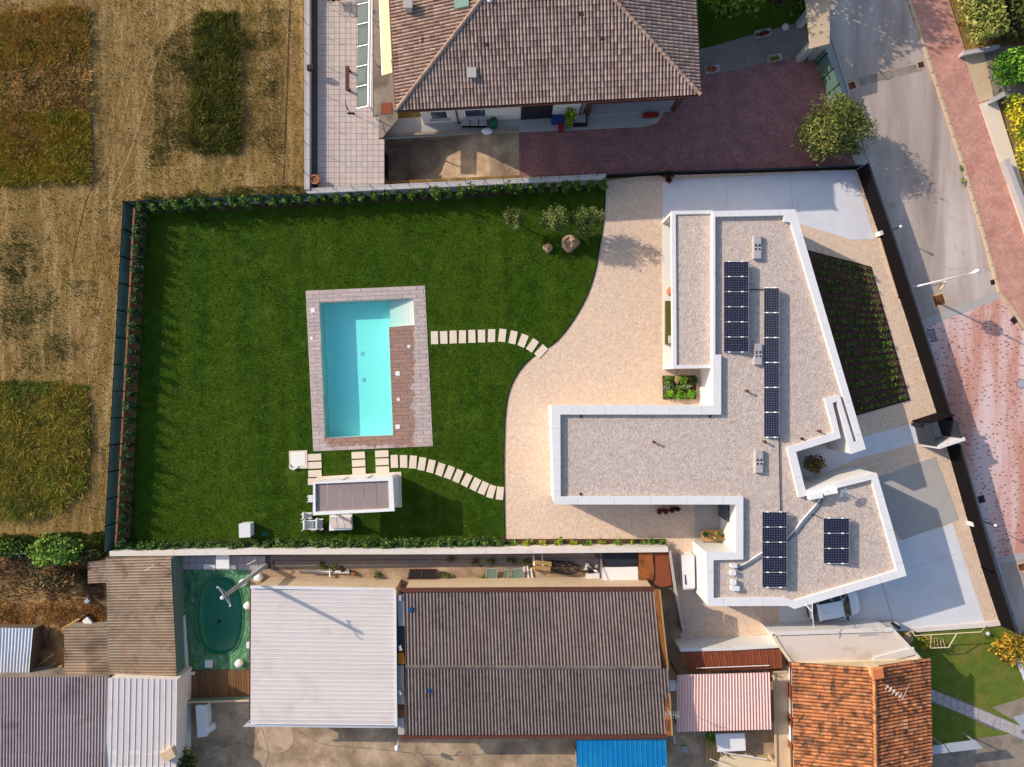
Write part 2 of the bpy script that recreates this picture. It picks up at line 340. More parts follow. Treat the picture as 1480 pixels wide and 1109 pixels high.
# green tarpaulin
t = NT('green_tarpaulin'); a = t.noise(2.2, 5, t.map((1, .4, 1), .5), 1.2); b = t.noise(9, 4, t.map((1, .25, 1), -.7), 1.5)
t.col(t.ramp(t.math('ADD', t.math('MULTIPLY', a, .6), t.math('MULTIPLY', b, .4)), [(.35, S(58, 116, 82)), (.55, S(98, 160, 116)), (.68, S(160, 200, 166))])); t.bump(t.math('ADD', a, b), 1.0, .25); M['tarp'] = t.done(.6, 0, .3)
M['pond'] = plain('dark_green_pool_cover', S(22, 112, 84), .18, .9, .35, .1, 12, spec=.4)
# deck: dry pinkish boards with a wet brown margin round the pool
t = NT('pool_deck_board'); tv = t.n('VertexColor', layer_name='tint').outputs[0]
k = t.ramp(t.noise(7, 4, t.map((.4, 2, 1))), [(.3, S(176, 158, 153)), (.7, S(204, 188, 182))])
q = t.n('SeparateXYZ', {0: t.pos}); p0 = W(566, 540)
dx = t.math('SUBTRACT', t.math('ABSOLUTE', t.math('SUBTRACT', q.outputs[0], W(535, 0).x)), 2.9)
dy = t.math('SUBTRACT', t.math('ABSOLUTE', t.math('SUBTRACT', q.outputs[1], W(0, 548).y)), 4.55)
wet = t.math('SUBTRACT', .30, t.math('ADD', t.math('MAXIMUM', dx, dy), t.math('MULTIPLY', t.math('SUBTRACT', t.noise(1.6, 6, None, .5), .5), 1.3)))
k = t.mix(t.ramp(wet, [(.0, (0, 0, 0)), (.12, (.8, .8, .8))]), k, t.ramp(t.noise(8, 4), [(.3, S(138, 100, 82)), (.7, S(170, 128, 106))]))
t.col(t.mix(1.0, k, tv, 'MULTIPLY')); M['deck'] = t.done(.75, 0, .3)
# ---------------------------------------------------------------- foliage and grass (numpy meshes)
def raw_mesh(name, V, F, T, mat, smooth=False):
    """V (n,3), F (m,k) index array, T (m,3) face tint"""
    me = bpy.data.meshes.new(name); m, k = F.shape
    me.vertices.add(len(V)); me.vertices.foreach_set('co', V.astype(np.float32).ravel())
    me.loops.add(m*k); me.loops.foreach_set('vertex_index', F.astype(np.int32).ravel())
    me.polygons.add(m); me.polygons.foreach_set('loop_start', np.arange(0, m*k, k, dtype=np.int32)); me.polygons.foreach_set('loop_total', np.full(m, k, dtype=np.int32))
    me.materials.append(mat); me.update(calc_edges=True)
    ca = me.color_attributes.new('tint', 'FLOAT_COLOR', 'CORNER'); b = np.ones((m*k, 4), np.float32); b[:, :3] = np.repeat(T, k, axis=0)
    ca.data.foreach_set('color', b.ravel())
    if smooth: me.polygons.foreach_set('use_smooth', [True]*m)
    return me
def leaf_mesh(name, P, size, T, mat=None, up=.5, aspect=.55):
    n = len(P); d = RNG.normal(size=(n, 3)); d[:, 2] += up*0; d /= np.linalg.norm(d, axis=1)[:, None]
    nrm = RNG.normal(size=(n, 3)); nrm[:, 2] = np.abs(nrm[:, 2])+up; nrm /= np.linalg.norm(nrm, axis=1)[:, None]
    s = np.cross(d, nrm); s /= np.linalg.norm(s, axis=1)[:, None]+1e-9; d = np.cross(nrm, s)
    L_ = (size*(.6+.8*RNG.random(n)))[:, None]; w = L_*aspect
    V = np.stack([P-d*L_*.5, P+s*w*.5-d*L_*.05, P+d*L_*.5, P-s*w*.5-d*L_*.05], axis=1).reshape(-1, 3)
    return raw_mesh(name, V, np.arange(4*n).reshape(n, 4), T, mat or M['leaf'])
def clump_points(n, rad, k, spread=.28, shell=.55, bottom=-1):
    """n points gathered round k clump centres inside an ellipsoid; returns points and clump index"""
    c = RNG.normal(size=(k, 3)); c /= np.linalg.norm(c, axis=1)[:, None]; c *= (shell+(1-shell)*RNG.random(k))[:, None]
    c[:, 2] = np.maximum(c[:, 2], bottom); i = RNG.integers(0, k, n)
    r = np.array(rad); P = c[i]*r*(1-spread*.6)+RNG.normal(size=(n, 3))*r*spread*(.6+.8*RNG.random(k))[i][:, None]
    q = np.linalg.norm(P/r, axis=1); th = np.arctan2(P[:, 1], P[:, 0]); a, b, c2 = RNG.uniform(0, 6.28, 3)
    lim = 1.0+.16*np.sin(3*th+a)+.12*np.sin(5*th+b)+.10*np.sin(9*th+c2)+.10*RNG.normal(size=n); P *= np.minimum(1, lim/np.maximum(q, 1e-6))[:, None]
    return P, i
def tints(cols, i, var=.18):
    c = np.array([x[:3] for x in cols]); k = i.max()+1; base = c[RNG.integers(0, len(c), k)][i]
    return np.clip(base*(1+var*RNG.normal(size=(len(i), 1))), .004, 1)
def bush_mesh(name, rad, n, k, size, cols, spread=.28, shell=.55, bottom=-.6, up=.5, aspect=.55):
    P, i = clump_points(n, rad, k, spread, shell, bottom); P[:, 2] = np.maximum(P[:, 2], -rad[2]*.97)
    P[:, 2] += rad[2]
    return leaf_mesh(name, P, size, tints(cols, i), up=up, aspect=aspect)
def trunk_mb(h, r, limbs=5, spread=.8):
    mb = MB(); mb.tube([(0, 0, 0), (r*.4, -r*.3, h*.5), (0, r*.5, h)], r, 8, r2=r*.6)
    for j in range(limbs):
        a = 2*math.pi*j/limbs+random.random(); q = spread*(.7+.5*random.random())
        mb.tube([(0, 0, h*.75), (math.cos(a)*q*.5, math.sin(a)*q*.5, h*1.15), (math.cos(a)*q, math.sin(a)*q, h*1.5)], r*.5, 6, r2=r*.2)
    return mb
def tree(name, label, cat, loc, rad, base, n, k, size, cols, trunk_r=.12, group=None, **kw):
    t = thing(name, label, cat, loc, group)
    trunk_mb(base+rad[2]*.5, trunk_r, 6, rad[0]*.6).build('trunk', M['bark'], None, True, org=(0, 0, 0)).parent = t
    me = bush_mesh('crown', rad, n, k, size, cols, **kw); o = bpy.data.objects.new('crown', me); COL.objects.link(o); o.parent = t; o.location = (0, 0, base)
    return t
def blades(name, poly, n, h, w, colf, mat=None, lean=.5, hvar=.5, z=0, org=(0, 0, 0), vec=None, avoid=(), edge=1.0):
    xs = [p[0] for p in poly]; ys = [p[1] for p in poly]
    x = RNG.uniform(min(xs), max(xs), n); y = RNG.uniform(min(ys), max(ys), n); wx = .28*npn(x, y, 1.9, 5)+.13*RNG.normal(size=n); wy_ = .28*npn(y, x, 2.1, 3)+.13*RNG.normal(size=n); k = inside_np(x+edge*wx, y+edge*wy_, poly)
    for q in avoid: k &= ~inside_np(x, y, q)
    x, y = x[k], y[k]; n = len(x)
    hh = h*(1-hvar+2*hvar*RNG.random(n)); T, hm = colf(x, y); hh *= hm
    a = RNG.uniform(0, 2*np.pi, n); ld = RNG.uniform(0, 2*np.pi, n); ll = hh*lean*RNG.random(n)
    vx = np.cos(ld)*ll; vy = np.sin(ld)*ll
    if vec is not None: vx += vec[0]*hh; vy += vec[1]*hh
    A = np.stack([x-np.cos(a)*w/2, y-np.sin(a)*w/2, np.full(n, z)], 1); B = np.stack([x+np.cos(a)*w/2, y+np.sin(a)*w/2, np.full(n, z)], 1)
    Tp = np.stack([x+vx, y+vy, z+hh], 1)
    V = np.stack([A, B, Tp], 1).reshape(-1, 3)-np.array(org)
    o = bpy.data.objects.new(name, raw_mesh(name, V, np.arange(3*n).reshape(n, 3), T, mat or M['blade'])); COL.objects.link(o); o['kind'] = 'stuff'; return o
def npn(x, y, s, k=0.0):
    return (np.sin(x*s*1.31+k)+np.sin(y*s*1.73+k*2.1)+np.sin((x+y)*s*.87+k*.7)+.8*np.sin((x-y*1.3)*s*2.1+k*1.9)+.6*np.sin((x*1.7+y*.6)*s*3.3+k))/4.4
# ---------------------------------------------------------------- SETTING: ground sheets
POOL = L([(462, 438), (597, 432), (599, 470), (562, 473), (568, 629), (470, 633)])
RAMP = L([(553, 199), (750, 190), (751, 253), (553, 262)])
POND = [W(318+34*math.cos(a)*(1 if abs(math.cos(a)) < .9 else 1), 889+57*math.sin(a)) for a in [2*math.pi*i/28 for i in range(28)]]
POND = [W(318+math.copysign(abs(math.cos(a))**.8, math.cos(a))*34, 889+math.copysign(abs(math.sin(a))**.8, math.sin(a))*57) for a in [2*math.pi*i/32 for i in range(32)]]
R = 150
struct('ground', MB().prism([(-R, -R), (R, -R), (R, R), (-R, R)], None, 0, holes=[POOL, RAMP, POND], sides=False), M['field'])
GRAVEL_EDGE = spline([(875, 262), (874, 300), (868, 350), (857, 404), (838, 448), (806, 492), (770, 516), (746, 544), (733, 580), (729, 640), (729, 720), (730, 786)], 6)
LAWN = [(198, 296), (445, 283)]+GRAVEL_EDGE+[(170, 792), (178, 620), (190, 430)]
struct('lawn', MB().prism(L(LAWN), 0, .012, holes=[POOL], sides=False), M['lawn'])
STONES = [(628, 488.5), (641.5, 488), (655, 487.5), (668.5, 487), (682, 486.5), (696, 486), (710.5, 485.5), (726, 485), (741.5, 488), (756, 492.5), (769.5, 499.5), (782, 508), (570, 667), (583.5, 667), (597, 668), (610, 670.5), (623, 674), (636.5, 678.5), (649.5, 683), (662, 688), (674.5, 694), (687, 700), (698.5, 705.5), (710, 710.5), (722.5, 713)]
def lawncol(x, y):
    a = npn(x, y, .9)+.5*npn(x, y, 3.1, 2)+RNG.normal(size=len(x))*.5
    c1, c2, c3 = (np.array(S(*c)[:3]) for c in ((38, 58, 8), (60, 88, 16), (98, 118, 36)))
    t = np.clip(a*.45+.45, 0, 1)[:, None]; T = np.where(t < .6, c1+(c2-c1)*t/.6, c2+(c3-c2)*(t-.6)/.4); return T, 1+0*x
struct('gravel_yard', MB().prism(L(GRAVEL_EDGE+[(966, 790), (972, 860), (980, 926), (1128, 916), (1340, 900), (1452, 905), (1400, 735), (1362, 615), (1305, 430), (1240, 246), (957, 250)]), 0, .010, sides=False), M['gravel'])
for o_ in (1,):
    a = MB(); P = L(GRAVEL_EDGE)
    for p, q in zip(P[:-1], P[1:]): a.bar((p.x, p.y, .02), (q.x, q.y, .02), .05, .08)
    struct('lawn_edging', a, M['dark_metal'])
# soil beds along the lawn
struct('planting_bed', MB().prism(L([(186, 296), (213, 296), (206, 430), (196, 620), (187, 792), (158, 792), (168, 600), (176, 440)]), 0, .022, sides=False), M['soil_red'])
struct('planting_bed', MB().prism(L([(200, 297), (445, 287), (660, 276), (876, 265), (876, 272), (660, 288), (445, 299), (206, 309)]), 0, .020, sides=False), M['soil'])
struct('planting_bed', MB().prism(L([(164, 786), (400, 781), (729, 777), (729, 792), (400, 794), (164, 797)]), 0, .024, sides=False), M['soil'])
struct('planting_bed', MB().prism(L([(729, 779), (960, 779), (968, 800), (729, 793)]), 0, .026, sides=False), M['soil'])
# wheel tracks and mown stubble in the field
def ribbon(mb, pts, w, z, wj=.3):
    P = [Vector(p) for p in pts]; prev = None
    for i, p in enumerate(P):
        d = P[min(i+1, len(P)-1)]-P[max(i-1, 0)]; n = Vector((-d.y, d.x, 0)).normalized(); k = w*(1+wj*math.sin(i*2.3+p.x))
        q = (Vector((p.x, p.y, z))+n*k/2, Vector((p.x, p.y, z))-n*k/2)
        if prev: mb.quad(prev[1], q[1], q[0], prev[0])
        prev = q
TR = [([(238, -10), (222, 40), (200, 90), (186, 140), (173, 190), (152, 240), (130, 285)], .1), ([(268, -10), (250, 40), (226, 90), (208, 150), (192, 210), (170, 262), (150, 300)], .16),
      ([(258, -10), (240, 40), (216, 90), (198, 150), (182, 210), (160, 262)], .09), ([(212, 10), (196, 60), (178, 120), (168, 170)], .08), ([(290, 40), (288, 110), (281, 170), (276, 215)], .14), ([(420, -10), (416, 100), (410, 265)], .13), ([(200, 258), (170, 285), (160, 302)], .1), ([(408, 230), (380, 248), (330, 262)], .1), ([(150, 250), (135, 270), (122, 300), (104, 380)], .07)]
for pts, w in TR:
    mb = MB(); ribbon(mb, L(spline(pts, 5)), w, .008, .6); struct('wheel_track', mb, M['track'] if w not in (.13, .07) else M['soil'])
def hay(c):
    cs = [np.array(S(*q)[:3]) for q in c]
    def f(x, y):
        a = np.clip(.5+.7*npn(x, y, .8, 1)+.55*npn(x, y, 2.6, 4)+RNG.normal(size=len(x))*.15, 0, .999)*len(cs); i = a.astype(int)
        return np.array(cs)[i]*(1+.25*RNG.normal(size=(len(x), 1))).clip(.5, 1.6), np.clip(.75+.55*npn(x, y, 1.5, 3)+.3*npn(x, y, 4, 1), .25, 1.5)
    return f
PA = L([(-14, 28), (60, 16), (128, 12), (131, 85), (96, 92), (40, 100), (-14, 104)]); PB = L([(-14, 104), (40, 100), (96, 92), (131, 86), (131, 160), (60, 168), (-14, 158)])
PC = L([(-14, 158), (60, 168), (131, 160), (131, 262), (62, 262), (-14, 272)])
blades('tall_grass', PA, 26000, .42, .06, hay([(112, 98, 38), (144, 110, 46), (170, 134, 62), (126, 116, 48), (156, 112, 58)]), lean=1.8)
blades('flattened_grass', PB, 22000, .3, .05, hay([(132, 104, 58), (164, 128, 76), (134, 122, 62), (188, 150, 96)]), lean=1.3, vec=(.8, -.15))
blades('tall_grass', PC, 44000, .4, .06, hay([(108, 104, 34), (138, 122, 36), (158, 136, 46), (118, 94, 40), (146, 114, 54)]), lean=1.8)
blades('tall_grass', L([(-14, 556), (30, 551), (80, 558), (127, 556), (129, 640), (119, 712), (96, 728), (50, 746), (-14, 748)]), 54000, .42, .06, hay([(112, 112, 42), (140, 128, 46), (164, 142, 62), (122, 102, 46), (104, 114, 44)]), lean=1.8)
blades('green_crop_strip', L([(288, 20), (341, 17), (345, 110), (349, 204), (336, 222), (276, 220), (278, 140)]), 36000, .42, .06, hay([(76, 76, 28), (96, 98, 34), (120, 116, 48), (84, 74, 32)]), lean=1.6)
blades('mown_grass', L([(222, 70), (286, 22), (278, 215), (222, 222)]), 9000, .12, .05, hay([(112, 106, 44), (140, 120, 60), (92, 94, 34)]), lean=1.2)
blades('mown_grass', L([(350, 20), (412, 10), (406, 240), (350, 200)]), 8000, .10, .05, hay([(146, 122, 66), (160, 132, 76), (112, 104, 44)]), lean=1.2)
blades('stubble', L([(-10, -10), (438, -10), (438, 278), (190, 290), (165, 560), (150, 770), (-10, 770)]), 60000, .09, .06, hay([(112, 88, 46), (150, 122, 74), (166, 138, 88), (130, 106, 60), (98, 84, 38)]), lean=1.6)
for wx0, wy0, rr, nn in ((28, 372, 22, 900), (20, 398, 14, 700), (42, 440, 30, 1400), (18, 470, 26, 1200), (90, 500, 20, 500), (120, 420, 16, 300), (62, 520, 24, 700), (30, 340, 18, 300), (250, 190, 20, 900), (238, 225, 16, 900), (262, 90, 14, 700), (372, 60, 16, 700), (385, 130, 12, 500)):
    blades('field_weeds', L([(wx0+rr*1.4*math.cos(a), wy0+rr*math.sin(a)) for a in [k_*math.pi/5 for k_ in range(10)]]), nn, .14, .06, hay([(84, 92, 34), (108, 110, 44), (66, 76, 28)]), lean=1.2, edge=2.2)
blades('verge_grass', L([(196, 286), (300, 277), (440, 268), (445, 281), (300, 288), (198, 296)]), 6000, .22, .05, hay([(58, 78, 18), (84, 100, 30), (104, 112, 40)]), lean=.8)
blades('lawn_grass', L(LAWN[:2]+GRAVEL_EDGE[::3]+LAWN[-4:]), 150000, .06, .05, lawncol, lean=1.2, z=.01, edge=.15, avoid=[[(p.x, p.y) for p in L(q)] for q in ([(440, 419), (616, 412), (628, 646), (452, 654)], [(444, 688), (583, 680), (584, 735), (444, 746)], [(415, 650), (467, 650), (467, 702), (415, 702)], [(509, 651), (566, 649), (566, 690), (509, 690)])]+[[(W(x+a*7, y+b*12).x, W(x+a*7, y+b*12).y) for a, b in ((-1, -1), (1, -1), (1, 1), (-1, 1))] for x, y in STONES])
# ---------------------------------------------------------------- pool
dk = struct('pool_surround', MB().prism(L([(442, 420.5), (614.5, 413), (626, 645), (453, 652.5)]), 0, .03, holes=[POOL]), M['deck_joint'])
tintsD = [(1, 1, 1), (.94, .93, .94), (1.05, 1.03, 1.0), (.98, .95, .94), (.9, .9, .92)]
def plank_mesh(w, l, t, tint, mat, nm='plank', ch=.006):
    mb = MB(); mb.box((0, 0, 0), w, l, t, 0, 0, tint, 1-ch*2/min(w, l)); return mb.mesh(nm, mat)
# boards laid in the frame of the pool: bilinear between the four deck corners
dA, dB, dC_, dD = L([(442, 420.5), (614.5, 413), (626, 645), (453, 652.5)])
DU = (dB-dA); DV = (dD-dA); du, dv = DU.length, DV.length; eu, ev = DU.normalized(), DV.normalized(); rzD = math.atan2(eu.y, eu.x)
variants = [plank_mesh(1.0-.012, .292-.012, .02, tt, M['deck']) for tt in tintsD]; cut = {}
nrow = round(dv/.292); npl = 0
for r in range(nrow):
    v0 = (r+.5)/nrow*dv; u = -(r % 2)*.5
    while u < du-.02:
        a, b = max(u, 0), min(u+1.0, du); u += 1.0
        if b-a < .06: continue
        # clip against the pool opening along this row
        seg = []; ks = 40
        for i in range(ks):
            s = a+(b-a)*(i+.5)/ks; p = dA+eu*s+ev*v0+(DU.normalized()*0)
            shear = (dC_-dB-DV)*(s/du)*(v0/dv); p = p+shear
            inn = inside(p.x, p.y, POOL)
            if not inn:
                if seg and abs(seg[-1][1]-(s-(b-a)/ks/2)) < 1e-6: seg[-1][1] = s+(b-a)/ks/2
                else: seg.append([s-(b-a)/ks/2, s+(b-a)/ks/2])
        for s0, s1 in seg:
            w = s1-s0
            if w < .05: continue
            key = round(w, 2); tt = random.randrange(5)
            if abs(w-1.0) < .01: me = variants[tt]
            else:
                me = cut.get((key, tt))
                if me is None: me = cut[(key, tt)] = plank_mesh(max(key-.012, .03), .28, .02, tintsD[tt], M['deck'])
            sm = (s0+s1)/2; p = dA+eu*sm+ev*v0+(dC_-dB-DV)*(sm/du)*(v0/dv); inst('plank', me, (p.x, p.y, .031), rzD, dk); npl += 1
pool = thing('swimming_pool', 'rectangular turquoise swimming pool with a white shallow corner set in the lawn', 'swimming pool', W(515, 535))
b = MB()
for p, q in zip(POOL, POOL[1:]+POOL[:1]): b.quad((p.x, p.y, -1.25), (q.x, q.y, -1.25), (q.x, q.y, .028), (p.x, p.y, .028))
b.prism(POOL, None, -1.25, sides=False); b.build('basin', M['pool_liner'], pool)
# shallow corner: a white ramp of broad steps falling to the west
st = MB(); e0, e1, e2, e3 = (POOL[1], POOL[2], POOL[3], W(560.5, 433.8))
n = 7
for i in range(n):
    f0, f1 = i/n, (i+1)/n; z = -.13-.085*i
    a_, b_ = e0.lerp(e3, f0), e0.lerp(e3, f1); c_, d_ = e1.lerp(e2, f1), e1.lerp(e2, f0)
    st.prism([a_, b_, c_, d_], -1.24, z)
st.build('shallow_steps', M['pool_white'], pool)
wb = MB(); ins = []
cx = sum(p.x for p in POOL)/6; cy = sum(p.y for p in POOL)/6
wb.prism(POOL, -1.3, -.09, bottom=True)
wb.build('water', M['water'], pool)
for px, py in ((523, 511), (525, 549)): MB().lathe(W(px, py, -1.25), [(.16, 0), (.16, .03), (.02, .05)], 12).build('floor_drain', M['concrete'], pool)
lid = MB().box((0, 0, 0), .32, .32, .02, 0, 0, None, .94).mesh('skimmer_lid', M['white_paint']); lid2 = MB().lathe((0, 0, 0), [(.12, 0), (.12, .015), (.02, .02)], 12).mesh('skimmer_lid', M['white_paint'])
for (px, py, kind, lb) in ((452.5, 449, 0, 'square white cover on the deck by the pool corner nearest the fence'), (450.5, 489, 1, 'small round white cover on the narrow deck beside the dark water'), (575, 540, 0, 'upper square white cover on the wide brown deck boards'), (576, 577.5, 1, 'small round white cover between two square ones on the wide deck'), (575, 617, 0, 'lower square white cover on the wide brown deck boards'), (591, 501, 1, 'faint round cover on the deck below the white shallow corner')):
    o = inst('deck_cover', (lid, lid2)[kind], W(px, py, 0)+Vector((0, 0, .052)), rzD); tag(o, lb, 'cover', 'white covers set in the pool deck')
# ---------------------------------------------------------------- stepping stones
stone_v = []
for i in range(4):
    mb = MB(); j = lambda: random.uniform(-.012, .012); w, l = .26, .46
    pts = [(-w+j(), -l+j()), (w+j(), -l+j()), (w+j(), l+j()), (-w+j(), l+j())]
    mb.prism(pts, 0, .05); stone_v.append(mb.mesh('stepping_stone', M['stone']))
gp = bpy.data.objects.new('garden_path', None); COL.objects.link(gp); gp['kind'] = 'structure'; ORG[gp] = Vector((0, 0, 0))
st1 = [(628, 488.5, 1), (641.5, 488, 1), (655, 487.5, 1), (668.5, 487, 0), (682, 486.5, 1), (696, 486, 0), (710.5, 485.5, -1), (726, 485, -6), (741.5, 488, -12), (756, 492.5, -22), (769.5, 499.5, -34), (782, 508, -42)]
st2 = [(570, 667, 2), (583.5, 667, 0), (597, 668, -4), (610, 670.5, -9), (623, 674, -13), (636.5, 678.5, -18), (649.5, 683, -22), (662, 688, -23), (674.5, 694, -27), (687, 700, -27), (698.5, 705.5, -24), (710, 710.5, -16), (722.5, 713, -6)]
for k_, (px, py, a) in enumerate(st1+st2):
    p = W(px, py, 0); inst('stepping_stone', stone_v[k_ % 4], (p.x, p.y, .014), math.radians(a), gp)
bs = MB(); bs.prism([(-.48, -.24), (.48, -.24), (.48, .24), (-.48, .24)], 0, .05); bs = bs.mesh('stepping_stone', M['stone'])
for px, py in ((455, 661), (455.5, 672.5), (455.5, 684.5), (455, 696), (518, 658), (518.5, 669.5), (519, 681), (552, 656), (552.5, 667.5), (553, 679)):
    p = W(px, py, 0); inst('stepping_stone', bs, (p.x, p.y, .014), rzD, gp)
# shower plate left of the stones
sh = thing('shower_tray', 'square pale stone shower tray on the lawn with a white hose holder at its corner', 'shower tray', W(431, 664))
MB().prism(L([(418, 652), (444, 651), (445, 677), (419, 678)]), .012, .07).build('slab', M['stone'], sh)
MB().prism(L([(421, 654), (441, 653), (442, 673), (422, 674)]), .07, .085).build('plate', M['pool_white'], sh)
q = MB(); q.tube([W(418, 672, .1), W(420, 676, .14), W(424, 679, .16), W(430, 675, .12)], .07, 8); q.build('hose_holder', M['white_paint'], sh, True)
# ---------------------------------------------------------------- pergola with taupe louvres
pg = thing('pergola', 'white flat pergola with taupe louvre roof standing on the lawn below the pool', 'pergola', W(520, 715)); PH = 2.55
MB().prism(L([(458, 689), (580, 682), (581, 733), (460, 740)]), .012, .06).build('floor_slab', M['stone'], pg)
o4 = [(452.5, 698), (567.5, 690), (570, 739), (452, 745)]; i4 = [(455.5, 699.5), (561, 695), (562.5, 735.5), (456, 740)]
fr_ = MB(); fr_.prism(L(o4, PH), PH-.26, PH, holes=[L(i4, PH)], bottom=True); fr_.build('roof_frame', M['white_paint'], pg)
def pl(a, b, t): return (a[0]+(b[0]-a[0])*t, a[1]+(b[1]-a[1])*t)
for k_ in range(6):
    t0, t1 = k_/6, (k_+1)/6; t0 += .003; t1 -= .003
    qd = [pl(i4[0], i4[1], t0), pl(i4[0], i4[1], t1), pl(i4[3], i4[2], t1), pl(i4[3], i4[2], t0)]
    MB().prism(L(qd, PH-.15), PH-.19, PH-.15+.004*(k_ % 2), bottom=True).build('louvre', M['louvre'], pg)
for px, py in ((454, 699), (566, 692), (568, 737), (454, 743)):
    c = W(px, py, PH-.26); MB().box((c.x+(.05 if px < 500 else -.05), c.y+(-.06 if py < 720 else .06), .05), .13, .13, PH-.26-.05).build('post', M['white_paint'], pg)
def wallq(mb, a, b, z0, z1, th, mi=0):
    a, b = Vector((a.x, a.y, 0)), Vector((b.x, b.y, 0)); d = (b-a).normalized(); n = Vector((-d.y, d.x, 0))*th/2
    mb.prism([a+n, b+n, b-n, a-n], z0, z1, mi, bottom=True)
q = MB(); wallq(q, W(566, 694, PH), W(568.5, 735, PH), .06, PH-.262, .07); q.build('side_screen', M['coping'], pg)
for t0, t1 in ((.03, .31), (.345, .64), (.675, .97)):
    q = MB(); a, b = W(455, 699.5, PH), W(566, 692, PH); wallq(q, a.lerp(b, t0), a.lerp(b, t1), .06, PH-.262, .05); q.build('sliding_screen', M['coping'], pg)
# furniture under and beside the pergola
sf = thing('outdoor_sofa', 'light grey outdoor sofa with three back cushions below the pergola edge', 'sofa', W(494, 754))
MB().prism(L([(478, 744), (510, 743), (509, 765), (477, 766)]), .03, .3).build('base', M['white_paint'], sf)
for k_ in range(3):
    MB().prism(L([(479+k_*10.3, 746), (488.6+k_*10.3, 746), (488+k_*10.3, 757), (478.5+k_*10.3, 757)]), .303, .42).build('seat_cushion', M['fabric'], sf)
    MB().prism(L([(478.5+k_*10.3, 757.5), (488+k_*10.3, 757.5), (487.8+k_*10.3, 763), (478.2+k_*10.3, 763)], .7), .303, .72).build('back_cushion', M['fabric'], sf)
MB().prism(L([(477.5, 763), (509, 762.4), (508.8, 765), (477.3, 766)], .6), .302, .6).build('backrest', M['white_paint'], sf)
for lb, x0, y0, x1, y1, tp in (('white garden armchair seen beyond the lower left corner of the pergola', 437, 741, 451, 750, 0), ('white slatted armchair on the lawn below the pergola corner', 438, 752, 455, 766, 1), ('white upholstered armchair between slatted chair and sofa', 456, 750, 467, 766, 2)):
    ch = thing('garden_armchair', lb, 'armchair', W((x0+x1)/2, (y0+y1)/2), 'white garden chairs by the pergola')
    MB().prism(L([(x0+1.5, y0+1.5), (x1-1, y0+1.5), (x1-1, y1-1), (x0+1.5, y1-1)], .38), .30, .38, bottom=True).build('seat', M['fabric'] if tp != 1 else M['steel'], ch)
    MB().prism(L([(x0, y0), (x0+2, y0), (x0+2, y1), (x0, y1)], .7), .36, .74, bottom=True).build('backrest', M['white_paint'], ch)
    for yy in (y0, y1-1.6): MB().prism(L([(x0+2, yy), (x1, yy), (x1, yy+1.4), (x0+2, yy+1.4)], .58), .54, .58, bottom=True).build('armrest', M['white_paint'], ch)
    for xx, yy in ((x0+1.5, y0+1), (x1-1, y0+1), (x0+1.5, y1-1), (x1-1, y1-1)): MB().box(W(xx, yy, .02), .045, .045, .53).build('leg', M['white_paint'], ch)
    if tp == 1:
        for k_ in range(6): MB().prism(L([(x0+3+k_*2, y0+2.2), (x0+4.2+k_*2, y0+2.2), (x0+4.2+k_*2, y1-1.6), (x0+3+k_*2, y1-1.6)], .4), .382, .40).build('slat', M['white_paint'], ch)
sd = thing('side_table', 'small white slatted table at the left end of the pergola', 'table', W(447, 725))
for k_ in range(4): MB().prism(L([(445, 716+k_*2.6), (452, 716+k_*2.6), (452, 718+k_*2.6), (445, 718+k_*2.6)], .45), .42, .45, bottom=True).build('slat', M['white_paint'], sd)
for xx, yy in ((446, 717), (451, 717), (446, 725), (451, 725)): MB().box(W(xx, yy, .02), .04, .04, .4).build('leg', M['white_paint'], sd)
wbx = thing('storage_box', 'white upright storage box at the lower edge of the lawn', 'box', W(354, 767))
MB().prism(L([(345.5, 758), (361, 757.5), (361.5, 776), (346, 777)], .8), .015, .74).build('body', M['white_paint'], wbx); MB().prism(L([(345, 757.5), (361.5, 757), (362, 776.5), (345.5, 777.5)], .8), .742, .8, bottom=True).build('lid', M['coping'], wbx)
one('valve_cover', MB().prism(L([(379, 769), (388, 769), (388, 775), (379, 775)]), .015, .05), M['green_plastic'], 'pale green valve cover in the lawn beside the white box', 'valve cover', W(383, 772))
# boulders
def boulder(name, label, px, py, rx, ry, rz, seed, sx=1):
    rr = np.random.default_rng(seed); mb = MB(); prof = []
    n = 20; vs = []; m = 9
    for i in range(m):
        a = math.pi/2*(i/(m-1))*1.0
        for k_ in range(n):
            b_ = 2*math.pi*k_/n; sq = 1/(abs(math.cos(b_))**3.2+abs(math.sin(b_))**3.2)**(1/3.2)
            r = math.cos(a)**.55*sq*(1+.07*math.sin(b_*3+seed)+.05*rr.normal()); z = math.sin(a)*(1+.12*math.sin(b_*2+seed))
            vs.append((rx*r*math.cos(b_), ry*r*math.sin(b_), rz*z-(sx*.16 if i >= m-3 and math.cos(b_-2.6) > .2 else 0)))
    fs = [(i*n+k_, i*n+(k_+1) % n, (i+1)*n+(k_+1) % n, (i+1)*n+k_) for i in range(m-1) for k_ in range(n)]
    mb.add(vs, fs); o = mb.build(name, M['boulder'], None, True, org=(0, 0, 0)); o.location = W(px, py); o.rotation_euler = (0, 0, .75); return tag(o, label, 'rock')
boulder('boulder', 'large hollowed brown boulder on the lawn under the third olive tree', 824, 352, .62, .56, .62, 3)
boulder('boulder', 'small round tan boulder on the lawn beside the hollowed one', 792, 358.5, .32, .32, .36, 8, 0)
